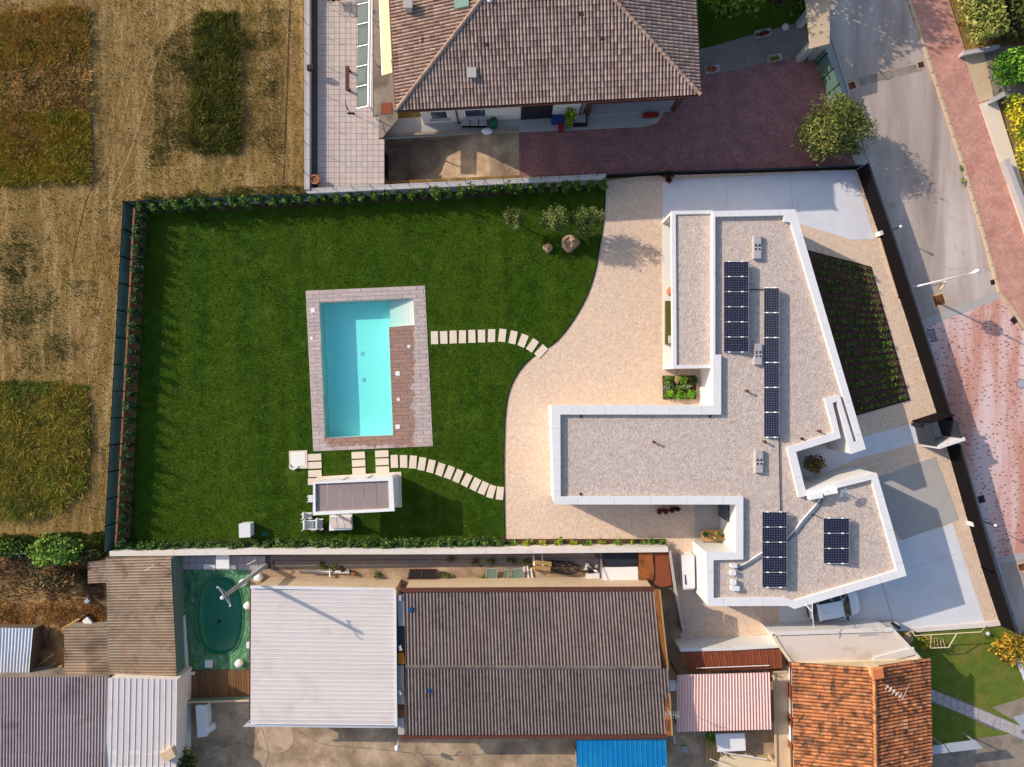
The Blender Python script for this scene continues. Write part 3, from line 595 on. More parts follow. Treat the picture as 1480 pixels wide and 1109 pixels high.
# ---------------------------------------------------------------- olive trees and hedges
OL = [S(62, 76, 30), S(84, 96, 44), S(110, 116, 62), S(50, 62, 24)]
for px, py, lb, rad in ((744, 322, 'small olive tree standing alone on the lawn, thin crown and bare trunk', (.85, .85, .8)), (800, 328, 'middle olive tree with spreading grey green crown above the boulders', (1.15, 1.15, .95)), (845, 330, 'olive tree nearest the gravel with its crown over the hollowed boulder', (1.15, 1.1, .95))):
    tree('olive_tree', lb, 'tree', W(px, py), rad, 1.1, 1500 if rad[0] < 1 else 2400, 26, .17, OL, .09, 'olive trees on the lawn', aspect=.32, spread=.17, shell=.55)
HG = [S(60, 86, 24), S(80, 108, 34), S(100, 124, 46), S(46, 68, 20)]; HD = [S(30, 50, 24), S(40, 64, 30), S(52, 76, 34)]; HS = [S(52, 80, 28), S(70, 102, 38), S(92, 122, 52), S(38, 60, 22)]
hv = [bush_mesh('foliage', (.34, .34, .8), 280, 18, .19, HG, aspect=.45, shell=.25) for _ in range(5)]
hd = [bush_mesh('foliage', (.34, .30, .78), 260, 16, .18, HD, aspect=.4, shell=.25) for _ in range(4)]
hs = [bush_mesh('foliage', (.44, .38, .5), 260, 16, .19, HS, aspect=.45, shell=.3) for _ in range(5)]
STEM = MB().tube([(0, 0, 0), (.01, 0, .5)], .025, 6, r2=.012).mesh('stem', M['bark'])
def row(var, pts, n, label, group, sc=(.85, 1.2), j=.07):
    for i in range(n):
        t = i/(n-1)*(len(pts)-1); k_ = min(int(t), len(pts)-2); p = W(*pts[k_]).lerp(W(*pts[k_+1]), t-k_)
        o = thing('hedge_shrub', label, 'shrub', (p.x+random.uniform(-j, j), p.y+random.uniform(-j, j), .02), group); o.rotation_euler = (0, 0, random.random()*6.28); k2 = random.uniform(*sc); o.scale = (k2, k2, k2*random.uniform(.85, 1.15))
        f = bpy.data.objects.new('foliage', random.choice(var)); COL.objects.link(f); f.parent = o; q = bpy.data.objects.new('stem', STEM); COL.objects.link(q); q.parent = o
row(hv, [(212, 303.5), (445, 293), (660, 282), (868, 270.5)], 38, 'young bright green shrub in the row under the grey boundary wall', 'hedge plants along the grey wall')
row(hd, [(212, 306), (205, 440), (195, 620), (186, 780)], 29, 'narrow dark green shrub in the reddish bed along the screen fence', 'hedge plants along the screen fence')
row(hs, [(180, 788), (400, 785.5), (560, 783), (724, 780.5)], 42, 'leafy green shrub in the dense row above the white wall coping', 'hedge plants along the white wall', (.8, 1.15))
YL = [S(150, 146, 36), S(184, 168, 54), S(110, 124, 40), S(84, 108, 36)]; GN = [S(60, 92, 28), S(84, 116, 40), S(104, 130, 50)]
yv = [bush_mesh('bed_shrub', (.46, .3, .3), 170, 14, .15, YL, shell=.3) for _ in range(3)]; gv = [bush_mesh('bed_shrub', (.42, .34, .34), 170, 14, .15, GN, shell=.3) for _ in range(3)]
for i, (px, g, s) in enumerate(((741, 1, .8), (761, 0, 1.05), (783, 0, .85), (806, 0, 1.15), (827, 0, .85), (848, 1, 1.0), (869, 0, .85), (891, 1, 1.0), (912, 0, .8), (927, 1, .7), (940, 1, .9), (956, 1, 1.0))):
    o = inst('bed_shrub', random.choice(gv if g else yv), W(px, 783+(1 if px < 950 else 0)), random.random()*6, None, s)
    tag(o, 'green low shrub in the gravel side bed along the white wall' if g else 'yellow variegated low shrub in the gravel side bed along the white wall', 'shrub', 'green shrubs of the gravel bed' if g else 'yellow shrubs of the gravel bed')
# ---------------------------------------------------------------- screen fence round the lawn
def screen_fence(label, top, h, nseg, kerb=False):
    P = [W(p[0], p[1], h) for p in top]; f = thing('screen_fence', label, 'fence', (P[0].x, P[0].y, 0), 'green screen fences')
    for i in range(nseg+1):
        p = P[0].lerp(P[1], i/nseg); MB().box((p.x, p.y, 0), .07, .07, h+.06).build('post', M['dark_metal'], f)
    for i in range(nseg):
        a, b = P[0].lerp(P[1], (i+.02)/nseg), P[0].lerp(P[1], (i+.98)/nseg); q = MB(); wallq(q, a, b, .08, h, .012); q.build('mesh_panel', M['mesh'], f)
    for z in (h, .12):
        q = MB(); q.bar((P[0].x, P[0].y, z), (P[1].x, P[1].y, z), .03, .03); q.build('rail', M['dark_metal'], f)
    if kerb: q = MB(); wallq(q, P[0]+(P[1]-P[0])*.06+Vector((0, -.12, 0)), P[1]+Vector((0, -.12, 0)), 0, .35, .13); q.build('concrete_base', M['grey_wall'], f)
screen_fence('long green screen fence between the hay field and the dark shrub bed', ((178, 292), (150, 800)), 1.35, 13)
screen_fence('short green screen fence on a pale concrete base above the lawn', ((178.6, 291.5), (443, 279.5)), 1.35, 7, True)
# ---------------------------------------------------------------- MODERN WHITE HOUSE
HZ = 3.5; GZ = 3.2
wh = thing('white_house', 'modern white flat roofed house with gravel roof and white parapets beside the road', 'house', W(1060, 620))
OUT = [(1031, 305.5), (1149, 303), (1251, 649), (1230, 656), (1210, 580), (1203, 582), (1215, 633), (1150, 653), (1164, 709), (1267, 684), (1310, 832), (1148, 880), (1139, 875.5), (1023, 876), (1021, 799), (1064, 799), (1064, 729), (801, 729), (797, 587), (1031, 587)]
INN = [(1033.5, 313), (1133, 311), (1134, 320), (1143, 321), (1239, 638), (1234, 640), (1213, 571), (1192, 576), (1206, 625), (1138, 647), (1155, 719), (1260, 693), (1297, 825), (1148, 869), (1136, 864.5), (1031, 865), (1031, 809.5), (1074, 808.5), (1074, 718), (810, 718), (809.5, 599), (1042, 599), (1042, 513), (1033.5, 513)]
MB().prism(L(OUT, HZ), 0, HZ-.05, holes=[L(INN, HZ)]).build('wall', M['white'], wh)
def grow(pts, d):
    P = [Vector((p.x, p.y)) for p in pts]; A = sum(a.x*b.y-b.x*a.y for a, b in zip(P, P[1:]+P[:1])); s = 1 if A > 0 else -1; o = []
    for i, p in enumerate(P):
        a = (p-P[i-1]).normalized(); b = (P[(i+1) % len(P)]-p).normalized(); na = Vector((a.y, -a.x))*s; nb = Vector((b.y, -b.x))*s
        m = (na+nb); m = m/max(.5, m.length_squared/2) if m.length > 1e-6 else na; o.append(Vector((p.x+m.x*d, p.y+m.y*d, 0)))
    return o
MB().prism(grow(L(OUT, HZ), .018), HZ-.049, HZ, holes=[grow(L(INN, HZ), -.015)], bottom=True).build('coping', M['coping'], wh)
MB().prism(grow(L(INN, HZ), -.004), None, GZ, sides=False).build('roof_gravel', M['gravel_roof'], wh)
LZ = 2.95; LO = [(970.5, 305), (1030, 304), (1030, 532), (972.5, 533)]; LI = [(976.5, 310), (1029, 309), (1029, 527.5), (978, 528)]
MB().prism(L(LO, LZ), LZ-.38, LZ, holes=[L(LI, LZ)]).build('loggia_parapet', M['coping'], wh)
MB().prism(L(LO, LZ), None, LZ-.375, sides=False).build('loggia_ceiling', M['white'], wh)
MB().prism(grow(L(LI, LZ), -.004), None, LZ-.12, sides=False).build('roof_gravel', M['gravel_roof'], wh)
for a, b in (((970.5, 305), (1030, 304)), ((972.5, 533), (1030, 532))):
    q = MB(); d_ = Vector((0, -.1 if a[1] < 400 else .1, 0)); wallq(q, W(*a, LZ)+d_, W(*b, LZ)+d_, 0, LZ-.381, .19); q.build('loggia_wall', M['white'], wh)
MB().prism(L([(957.5, 312), (1012, 312), (1013, 532), (958, 532)]), .012, .05).build('loggia_floor', M['pool_white'], wh)
q = MB(); a, b = W(975, 345, LZ), W(975, 430, LZ)
for y0, y1 in ((330, 395), (400, 460)): 
    q = MB(); x = W(1030, 0, LZ).x-.12; wallq(q, Vector((x, W(0, y0, LZ).y, 0)), Vector((x, W(0, y1, LZ).y, 0)), .06, 2.3, .06); q.build('glass_door', M['glass'], wh)
q = MB(); p0, p1 = W(1156, 655, HZ), W(1205, 640, HZ); wallq(q, p0+(p1-p0)*.3+Vector((.0, -.06, 0)), p0+(p1-p0)*.75+Vector((0, -.06, 0)), .05, 2.2, .05); q.build('entrance_door', M['anthracite'], wh)
q = MB(); p0, p1 = W(1061, 735, HZ), W(1061, 760, HZ); wallq(q, p0, p1, .05, 2.2, .05); q.build('glass_door', M['glass'], wh)
q = MB(); p0, p1 = W(960, 731, HZ), W(1035, 731, HZ); wallq(q, p0, p1, .05, 2.2, .05); q.build('glass_door', M['glass'], wh)
sofa = thing('loggia_sofa', 'olive green low sofa on the white loggia floor of the modern house', 'sofa', W(965, 465))
MB().prism(L([(960.5, 436), (972, 436), (972, 498), (960.5, 498)]), .052, .42).build('seat', plain('olive_fabric', S(96, 88, 34), .1, 3, .9, .2, 40), sofa)
MB().prism(L([(972.3, 436), (976, 436), (976, 498), (972.3, 498)]), .052, .8).build('backrest', bpy.data.materials['olive_fabric'], sofa)
MB().prism(L([(964, 486), (971, 486), (971, 497), (964, 497)]), .425, .55).build('cushion', M['fabric'], sofa)
one('orange_pouf', MB().lathe(W(969, 422, .052), [(.02, 0), (.3, .04), (.34, .2), (.28, .36), (.05, .4)], 16), M['terracotta'], 'round orange pouf on the loggia floor beside the olive sofa', 'pouf', W(969, 422), smooth=True)
q = MB()   # joints of the coping metal
for a, b, dx, dy in (((797, 587), (1031, 587), 0, 11.5), ((797, 590), (801, 726), 11, 0), ((801, 729), (1064, 729), 0, -10.5), ((1034, 304.5), (1146, 303), 0, 8), ((1152, 312), (1250, 645), -8.5, 0), ((1267, 686), (1310, 830), -9, 2), ((1308, 833), (1150, 880), -3, -9), ((1138, 875.5), (1026, 876), 0, -10.5), ((1022, 870), (1021, 803), 9, 0), ((1150, 655), (1164, 707), -11, 3)):
    A, B, D = W(*a, HZ), W(*b, HZ), W(740+dx, 554.5+dy, HZ); D = Vector((D.x, D.y, 0)); n_ = max(1, round((B-A).length/2.4))
    for i in range(1, n_+1):
        p = A.lerp(B, (i-.35)/n_); d_ = (B-A).normalized()*.012; z = Vector((0, 0, .003)); q.quad(p-d_+z, p+d_+z, p+D*.96+d_+z, p+D*.96-d_+z)
q.build('coping_joints', M['grey_wall'], wh)
# solar arrays
def pv_panel(c, parent, rot):
    """c: four 3-D corners (a,b along the cells' ten count when rot is 0)"""
    me = bpy.data.meshes.new('solar_panel'); org = ORG[parent]; n = ((c[1]-c[0]).cross(c[3]-c[0])).normalized(); n = n if n.z > 0 else -n
    e = [c[0].lerp(c[2], .012), c[1].lerp(c[3], .012), c[2].lerp(c[0], .012), c[3].lerp(c[1], .012)]
    V = [p-n*.04 for p in c]+list(c)+[p+n*.007 for p in e]; V = [v-org for v in V]
    me.from_pydata([tuple(v) for v in V], [], [(0, 1, 5, 4), (1, 2, 6, 5), (2, 3, 7, 6), (3, 0, 4, 7), (4, 5, 6, 7), (8, 9, 10, 11), (3, 2, 1, 0)])
    me.materials.append(M['steel']); me.materials.append(M['pv']); me.polygons[5].material_index = 1
    uv = me.uv_layers.new(name='UVMap'); q = [(0, 0), (1, 0), (1, 1), (0, 1)]
    if rot: q = [(0, 0), (0, 1), (1, 1), (1, 0)]
    for k_, li in enumerate(me.polygons[5].loop_indices): uv.data[li].uv = q[k_]
    o = bpy.data.objects.new('solar_panel', me); COL.objects.link(o); o.parent = parent; return o
def pv_array(label, x0, y0, x1, y1, n, rot, lo=.10, hi=.52):
    zl, zh = GZ+lo, GZ+hi; t = thing('solar_array', label, 'solar panels', W((x0+x1)/2, (y0+y1)/2, GZ), 'solar arrays on the gravel roof')
    for i in range(n):
        f0, f1 = y0+(y1-y0)*i/n+.22, y0+(y1-y0)*(i+1)/n-.22
        c = [W(x0, f1, zl), W(x1, f1, zh), W(x1, f0, zh), W(x0, f0, zl)]; pv_panel(c, t, rot)
    cl = MB().box((0, 0, 0), .16, .07, .03).mesh('clamp', M['white_paint'])
    for i in range(n+1):
        yy = y0+(y1-y0)*i/n
        for f in (.22, .74):
            z = zl+(zh-zl)*f; p = W(x0+(x1-x0)*f, yy, z); inst('clamp', cl, p+Vector((0, 0, .0)), -.0, t, mat3=Matrix.Rotation(-math.atan2(hi-lo, (x1-x0)*.046), 3, 'Y'))
    for yy in [y0+(y1-y0)*i/n for i in range(n+1)]:
        q = MB(); a, b = W(x0+1, yy, zl-.06), W(x1-1, yy, zh-.06); q.bar(a, b, .04, .04); q.bar((b.x, b.y, GZ), b, .04); q.bar((a.x, a.y, GZ), a, .04); q.bar((a.x, a.y, GZ+.02), (b.x, b.y, GZ+.02), .05); q.build('support_frame', M['steel'], t)
pv_array('wide array of six dark solar panels nearest the loggia roof', 1046, 378, 1082, 509, 6, 0)
pv_array('long narrow column of six dark solar panels in the middle of the gravel roof', 1104, 416, 1126, 632, 6, 1)
pv_array('array of five dark solar panels joined by cable ducts to four white boxes', 1101.5, 740, 1137.5, 849, 5, 0)
pv_array('smallest array of three dark solar panels near the lower right parapet', 1190, 749, 1227.5, 814.5, 3, 0)
def roof_light(label, px, py, hgt=34):
    t = thing('roof_vent', label, 'roof vent', W(px, py, GZ), 'long grey vents on the gravel roof')
    MB().prism(L([(px-6, py-hgt/2), (px+6, py-hgt/2), (px+6, py+hgt/2), (px-6, py+hgt/2)], GZ+.25), GZ, GZ+.25).build('body', M['grey_wall'], t)
    for s in (-1, 1): 
        yy = py+s*hgt*.27; MB().prism(L([(px-5, yy-7), (px+5, yy-7), (px+5, yy+7), (px-5, yy+7)], GZ+.3), GZ+.252, GZ+.30).build('cover', M['stone_grey'], t)
    for i in (-1, 1):
        for j in (-1, 1): MB().box(W(px+i*2.6, py+j*3, GZ+.252), .14, .14, .05).build('clip', M['glass'], t)
roof_light('grey roof vent nearest the upper end of the house roof', 1095, 357.5); roof_light('grey roof vent standing between the wide solar array and the long column', 1096, 512, 30); roof_light('grey roof vent below the long solar column', 1097.5, 667.5, 33)
for px, py, lb in ((943.5, 638.5, 'dark vent pipe standing alone in the gravel of the wing roof'), (1077.5, 565, 'thin grey vent pipe left of the long solar column'), (1103, 638, 'dark vent pipe just below the long solar column'), (1181.5, 623, 'dark vent pipe near the slot by the entrance recess'), (1158, 634, 'tiny dark vent stub left of the entrance slot')):
    h = .22 if 'tiny' in lb else .42; one('vent_pipe', MB().lathe(W(px, py, GZ), [(.07, 0), (.07, h-.08), (.10, h-.07), (.10, h-.02), (.03, h)], 12), M['brown_metal'] if 'tiny' not in lb else M['black'], lb, 'vent pipe', W(px, py, GZ))
for px, py, lb in ((840, 602, 0), (839, 714, 0), (1026, 602, 0)): 
    t = one('roof_drain', MB().lathe(W(px, py, GZ), [(.09, 0), (.09, .06), (.03, .08)], 10), M['anthracite'], {840: 'small roof drain in the upper left corner of the wing', 839: 'small roof drain in the lower left corner of the wing', 1026: 'small roof drain beside the inner parapet corner'}[px], 'drain', W(px, py, GZ))
for px, py, w, h, lb in ((1061, 818, 8, 5, 'white roof box at the top of the row of four'), (1060, 828.5, 7, 6, 'white roof box where the cable duct ends'), (1061, 842, 6, 6, 'small square white roof box third in the row'), (1063, 851, 11, 6, 'widest white roof box at the bottom of the row')):
    t = thing('junction_box', lb, 'box', W(px, py, GZ), 'white boxes on the roof'); z = GZ+.34
    MB().prism(L([(px-w/2, py-h/2), (px+w/2, py-h/2), (px+w/2, py+h/2), (px-w/2, py+h/2)], z), GZ, z-.05).build('body', M['white_paint'], t); MB().prism(L([(px-w/2-.4, py-h/2-.4), (px+w/2+.4, py-h/2-.4), (px+w/2+.4, py+h/2+.4), (px-w/2-.4, py+h/2+.4)], z), z-.048, z, bottom=True).build('lid', M['coping'], t)
def duct(label, pts, r=.05, n=3, mat='cable'):
    t = thing('cable_duct', label, 'cable duct', W(pts[0][0], pts[0][1], GZ))
    for i in range(n):
        q = MB(); q.tube([W(p[0]+(i-(n-1)/2)*1.3, p[1]+(i-(n-1)/2)*1.5, GZ+.07) for p in pts], r, 6); q.build('pipe', M[mat] if i or n == 1 else M['coping'], t, True)
duct('grey bundle of ducts between the white boxes and the five panel array', [(1066, 823), (1080, 815), (1103, 800)])
duct('thick grey bundle of ducts from the air conditioners down to the five panel array', [(1188, 722), (1178, 734), (1162, 752), (1150, 768), (1137, 781)], .06)
duct('thin dark cable running down the roof from the long solar column', [(1126, 628), (1127, 690), (1128, 740)], .03, 1, 'black')
duct('thin dark cable between the ducts and the three panel array', [(1166, 744), (1176, 744), (1192, 751)], .025, 1, 'black'); duct('short dark cable between the two upper solar arrays', [(1082, 419), (1105, 418)], .03, 1, 'black')
for px, py, rz, lb in ((1178.5, 717, .2, 'left white air conditioning unit behind the recess parapet'), (1199.5, 710.5, .2, 'right white air conditioning unit next to the satellite dish')):
    t = thing('air_conditioner', lb, 'air conditioner', W(px, py, GZ), 'air conditioners on the roof'); c = W(px, py, GZ+.5)
    MB().box((c.x, c.y, GZ+.06), .86, .34, .6, rz).build('body', M['white_paint'], t)
    d_ = Vector((math.sin(rz), -math.cos(rz), 0))*.175; q = MB(); q.tube([c+d_, c+d_*1.12], .22, 16); q.build('fan_grille', M['black'], t)
    for s in (-.3, .3): MB().box((c.x+s*math.cos(rz), c.y+s*math.sin(rz), GZ), .06, .36, .058, rz).build('foot', M['rubber'], t)
sdh = thing('satellite_dish', 'white satellite dish on the roof next to the air conditioners', 'satellite dish', W(1216, 712, GZ))
q = MB(); q.tube([W(1212, 708, GZ), W(1212, 708, GZ)+Vector((0, 0, .75))], .03, 8); q.build('mast', M['steel'], sdh)
c = W(1217, 711.5, GZ+.85); ax = Vector((.55, -.45, .62)).normalized(); u = ax.cross(Vector((0, 0, 1))).normalized(); w = u.cross(ax); q = MB(); vs = []
for r, z in ((.02, 0), (.2, .02), (.4, .09)):
    vs += [c+(u*math.cos(a)+w*math.sin(a))*r+ax*z for a in [k_*math.pi/8 for k_ in range(16)]]
q.add(vs, [(i*16+k_, i*16+(k_+1) % 16, (i+1)*16+(k_+1) % 16, (i+1)*16+k_) for i in range(2) for k_ in range(16)]+[tuple(range(16))]); q.build('dish', M['white_paint'], sdh, True)
q = MB(); q.tube([c-w*.3, c+ax*.45], .015, 6); q.box(c+ax*.45, .07, .07, .07); q.build('feed_arm', M['steel'], sdh)
t = thing('corner_mast', 'thin white mast with a cross arm at the lower parapet corner above the car', 'mast', W(1163, 873, HZ))
q = MB(); a = W(1163, 873, HZ); q.tube([a, W(1174, 884, HZ+.5), W(1176, 908, HZ+.1)], .025, 6); q.build('arm', M['white_paint'], t); q = MB(); q.tube([W(1174, 872, HZ), W(1174, 884, HZ+.5)], .025, 6); q.build('stay', M['white_paint'], t)
# planter bed by the inner corner, patio, things round the house
pb = thing('corner_planting', 'square planting of clipped mixed green shrubs in the gravel by the white inner corner', 'planting', W(980, 561))
MB().prism(L([(957, 543), (1005, 543), (1006, 577), (958, 577)]), .012, .10).build('soil', M['soil'], pb)
def sub_bush(name, px, py, rad, n, k, size, cols, parent, z=.05, **kw):
    me = bush_mesh(name, rad, n, k, size, cols, **kw); return inst(name, me, W(px, py, z), random.random()*.3, parent)
for px, py, rad, cols in ((964, 549, (.36, .34, .4), GN), (977, 549, (.2, .3, .3), [S(150, 110, 70), S(190, 170, 120)]), (984, 549, (.4, .34, .42), [S(96, 124, 34), S(120, 146, 50), S(70, 96, 30)]), (1000, 550, (.3, .36, .45), [S(30, 62, 26), S(40, 78, 32)]), (966, 559, (.4, .3, .3), [S(112, 128, 96), S(86, 100, 60)]), (991, 558, (.4, .3, .36), [S(140, 148, 120), S(110, 126, 84), S(84, 104, 56)]), (979, 559, (.3, .26, .3), GN),
                           (966, 570, (.45, .34, .34), [S(92, 140, 34), S(120, 168, 50), S(66, 104, 26)]), (982, 571, (.5, .34, .34), [S(92, 140, 34), S(126, 172, 52), S(66, 104, 26)]), (997, 570, (.45, .36, .36), [S(92, 140, 34), S(120, 168, 50), S(60, 98, 26)])):
    sub_bush('shrub', px, py, rad, 240, 14, .13, cols, pb, shell=.3)
MB().prism(L([(1004, 731), (1059, 731), (1059, 786), (1004, 786)]), 0, .045).build('terrace_slab', M['concrete_mid'], wh)
pt = thing('plant_table', 'dark outdoor table covered with potted plants on the small patio', 'table', W(1029, 775))
MB().prism(L([(1014, 766), (1044, 766), (1044, 783), (1014, 783)], .7), .64, .7, bottom=True).build('table_top', M['timber'], pt)
for px, py in ((1015, 767), (1043, 767), (1015, 781), (1043, 781)): MB().box(W(px, py, .046), .06, .06, .59).build('leg', M['black'], pt)
pv_ = [bush_mesh('potted_plant', (.22, .22, .26), 90, 8, .14, c_, shell=.3) for c_ in (GN, HD, [S(180, 90, 60), S(90, 110, 60)], [S(140, 150, 110), S(90, 100, 60)])]
pot = MB().lathe((0, 0, 0), [(.10, 0), (.15, .2), (.16, .22), (.13, .22)], 12).mesh('pot', M['terracotta'])
for k_, (px, py, s, lb) in enumerate(((1017, 772, 1, 'dark green potted plant on the left end of the patio table'), (1024, 769, .8, 'upright green potted plant at the back of the patio table'), (1030, 777, .8, 'pale grey green potted plant at the front of the patio table'), (1037, 770, .9, 'green potted plant at the back right of the patio table'), (1042, 777, .8, 'red flowering pot at the right end of the patio table'))):
    t = thing('potted_plant', lb, 'potted plant', W(px, py, .702), 'pots on the patio table'); inst('pot', pot, W(px, py, .702), 0, t, s); inst('foliage', pv_[(1, 0, 3, 0, 2)[k_]], W(px, py, .702)+Vector((0, 0, .15)), k_, t, s)
for k_, (px, py) in enumerate(((953, 738), (961, 738), (970, 735.5), (977, 735))):
    t = thing('potted_plant', ('first', 'second', 'third', 'last')[k_]+' dark red leaved potted plant against the wing wall counting away from the lawn', 'potted plant', W(px, py), 'dark red pots along the wing'); inst('pot', pot, W(px, py, .012), 0, t, 1.2); inst('foliage', bush_mesh('foliage', (.24, .22, .24), 120, 9, .14, [S(76, 34, 46), S(98, 50, 56), S(60, 40, 46)], shell=.3), W(px, py, .2), 0, t)
hb = thing('pool_equipment_box', 'long white equipment cabinet on the gravel against the white house wall', 'cabinet', W(995, 828))
MB().prism(L([(986, 804), (1003, 803), (1004, 852), (988, 853)], 1.0), .012, .93).build('body', M['white_paint'], hb); MB().prism(L([(985.5, 803), (1003.5, 802.5), (1004.5, 850), (987.5, 851)], 1.0), .932, 1.0, bottom=True).build('lid', M['coping'], hb)
MB().prism(L([(989.5, 831), (991, 831), (992.5, 845), (990.5, 845)], 1.02), 1.002, 1.03).build('handle', M['black'], hb)
rs = tree('recess_shrub', 'round brownish shrub inside the dark entrance recess of the white house', 'shrub', W(1167, 668), (.75, .7, .6), .5, 900, 40, .16, [S(92, 76, 40), S(120, 98, 56), S(70, 66, 34)], .07)
# ---------------------------------------------------------------- drives and entrance of the white house
struct('driveway', MB().prism(L([(958, 261), (1234, 246), (1264, 346), (1232, 347), (1155, 324), (1030, 318), (958, 318)]), 0, .022), M['concrete'])
struct('entrance_path', MB().prism(L([(1140, 650), (1215, 640), (1320, 612), (1328, 640), (1236, 664), (1160, 700)]), 0, .024), M['concrete'])
struct('driveway', MB().prism(L([(1268, 690), (1352, 660), (1386, 751), (1303, 781), (1240, 690)]), 0, .026), M['concrete_mid'])
struct('driveway', MB().prism(L([(1250, 795), (1377, 757), (1424, 902), (1312, 912), (1127, 915), (1125, 868), (1150, 800)]), 0, .022), M['concrete'])
q = MB(); q.bar(W(1275, 843, .024), W(1293, 906, .024), .03, .01); struct('drive_joint', q, M['joint_line'])
for a, b in (((1050, 256.5), (1051, 302)), ((1142, 252), (1146, 301)), ((1384, 800), (1262, 838))):
    q = MB(); q.bar(W(*a, .024), W(*b, .024), .018, .008); struct('drive_joint', q, M['concrete_mid'])
BED = [(1166, 362), (1258, 386), (1314, 578), (1236, 601)]
struct('planting_bed', MB().prism(L(BED), 0, .03), M['soil_dark'])
q = MB(); P = L(BED)
for a, b in zip(P, P[1:]+P[:1]): q.bar(a+Vector((0, 0, .03)), b+Vector((0, 0, .03)), .03, .08)
struct('bed_edging', q, M['dark_metal'])
tv = [bush_mesh('ground_cover_plant', (.21, .21, .2), 70, 8, .13, [S(58, 80, 28), S(76, 100, 36), S(48, 64, 28), S(94, 114, 46)], shell=.3, aspect=.4) for _ in range(4)]
for i in range(20):
    for j in range(9):
        u, v = (i+.6)/20.2, (j+.5+(i % 2)*.5)/9.8; a = W(*BED[0]).lerp(W(*BED[1]), v); b = W(*BED[3]).lerp(W(*BED[2]), v); p = a.lerp(b, u)
        if random.random() < .02: continue
        o = inst('ground_cover_plant', random.choice(tv), (p.x+random.uniform(-.03, .03), p.y+random.uniform(-.03, .03), .03), random.random()*6, None, random.uniform(.75, 1.2)); tag(o, 'small dark green tuft in the dark planted bed by the white house', 'plant', 'tufts of the dark planted bed')
pots = thing('dark_conifer', 'dark spiky plant in pots by the fence at the upper corner of the drive', 'plant', W(963, 258))
for k_, (px, py, s) in enumerate(((953, 252, .7), (961, 255, 1), (969, 254, 1), (965, 262, .8))):
    inst('foliage', bush_mesh('foliage', (.26*s, .26*s, .4*s), 90, 10, .22, [S(28, 22, 22), S(50, 36, 30), S(20, 26, 18)], aspect=.25, shell=.4), W(px, py, .25), 0, pots); inst('pot', pot, W(px, py, .02), 0, pots, 1.5)
# car
def car(label, px, py, rz):
    t = thing('parked_car', label, 'car', W(px, py, .022)); T = Matrix.Translation(W(px, py, .022)) @ Matrix.Rotation(rz, 4, 'Z')
    st = [(-1.82, .66, .40, .70, .78, .62, .84), (-1.72, .78, .24, .80, .90, .70, .99), (-1.50, .80, .20, .81, .95, .62, 1.40), (-1.30, .81, .20, .815, .96, .60, 1.47), (-.2, .81, .20, .82, .95, .60, 1.50), (.30, .81, .20, .82, .94, .60, 1.45), (1.0, .81, .20, .81, .92, .70, .97), (1.45, .79, .20, .78, .86, .64, .88), (1.72, .74, .24, .70, .70, .56, .74), (1.84, .60, .36, .58, .56, .48, .60)]
    rows = []
    for x, wl, zl, wb_, zb, wt, zt in st: rows.append([(x, -wl, zl), (x, -wb_, zb), (x, -wt, zt), (x, -wt*.5, zt+.035), (x, wt*.5, zt+.035), (x, wt, zt), (x, wb_, zb), (x, wl, zl)])
    V = [T @ Vector(p) for r in rows for p in r]; body = MB(); gl = MB(); nst = len(st)
    def face(mb, fs): 
        for f in fs: mb.add([V[i] for i in f], [(0, 1, 2, 3)])
    for i in range(nst-1):
        f = lambda k_: (i*8+k_, (i+1)*8+k_, (i+1)*8+k_+1, i*8+k_+1)
        face(body, [f(0), f(6)])
        top = [f(2), f(3), f(4)]; side = [f(1), f(5)]
        if i in (1, 5): face(gl, top)
        else: face(body, top)
        face(gl if 1 <= i <= 5 else body, side)
    body.add([V[k_] for k_ in range(8)], [tuple(range(8))]); body.add([V[(nst-1)*8+k_] for k_ in range(8)], [tuple(reversed(range(8)))])
    body.build('body', M['car_paint'], t); gl.build('windows', M['glass'], t)
    for s in (-1, 1):
        q = MB(); 
        for x0, x1 in ((-1.45, -.35), (-.28, .42)): pass
        for x in (-.32, .38, -1.3): q.bar(T @ Vector((x, s*.815, .95)), T @ Vector((x+(-.03), s*.612, 1.43)), .06, .03)
        q.build('pillars', M['car_paint'], t)
        q = MB(); q.tube([T @ Vector((.72, s*.80, .96)), T @ Vector((.68, s*.98, 1.0))], .05, 8); q.box(T @ Vector((.66, s*.96, .93)), .10, .2, .14, rz); q.build('mirror', M['black'], t)
        q = MB(); q.bar(T @ Vector((-1.4, s*.60, 1.50)), T @ Vector((.2, s*.60, 1.49)), .04, .03); q.build('roof_rail', M['black'], t)
        q = MB(); q.box(T @ Vector((1.66, s*.56, .60)), .22, .26, .14, rz); q.build('headlight', M['steel'], t); q = MB(); q.box(T @ Vector((-1.77, s*.66, .66)), .10, .14, .3, rz); q.build('tail_light', M['red_plastic'], t)
        for x in (-1.15, 1.18):
            w = MB(); a = T @ Vector((x, s*.66, .30)); b = T @ Vector((x, s*.825, .30)); w.tube([a, b], .30, 18); wo = w.build('wheel', M['rubber'], t); r = MB(); r.tube([a.lerp(b, .9), a.lerp(b, 1.04)], .2, 14); r.build('rim', M['steel'], wo)
    q = MB(); q.box(T @ Vector((-1.80, 0, .36)), .10, 1.2, .2, rz); q.box(T @ Vector((1.80, 0, .30)), .10, 1.0, .16, rz); q.build('bumper_trim', M['black'], t); q = MB(); q.tube([T @ Vector((-1.0, 0, 1.53)), T @ Vector((-1.2, 0, 1.75))], .01, 6); q.build('aerial', M['black'], t)
car('white hatchback parked half under the white parapet of the modern house', 1199, 871, math.radians(10.5))
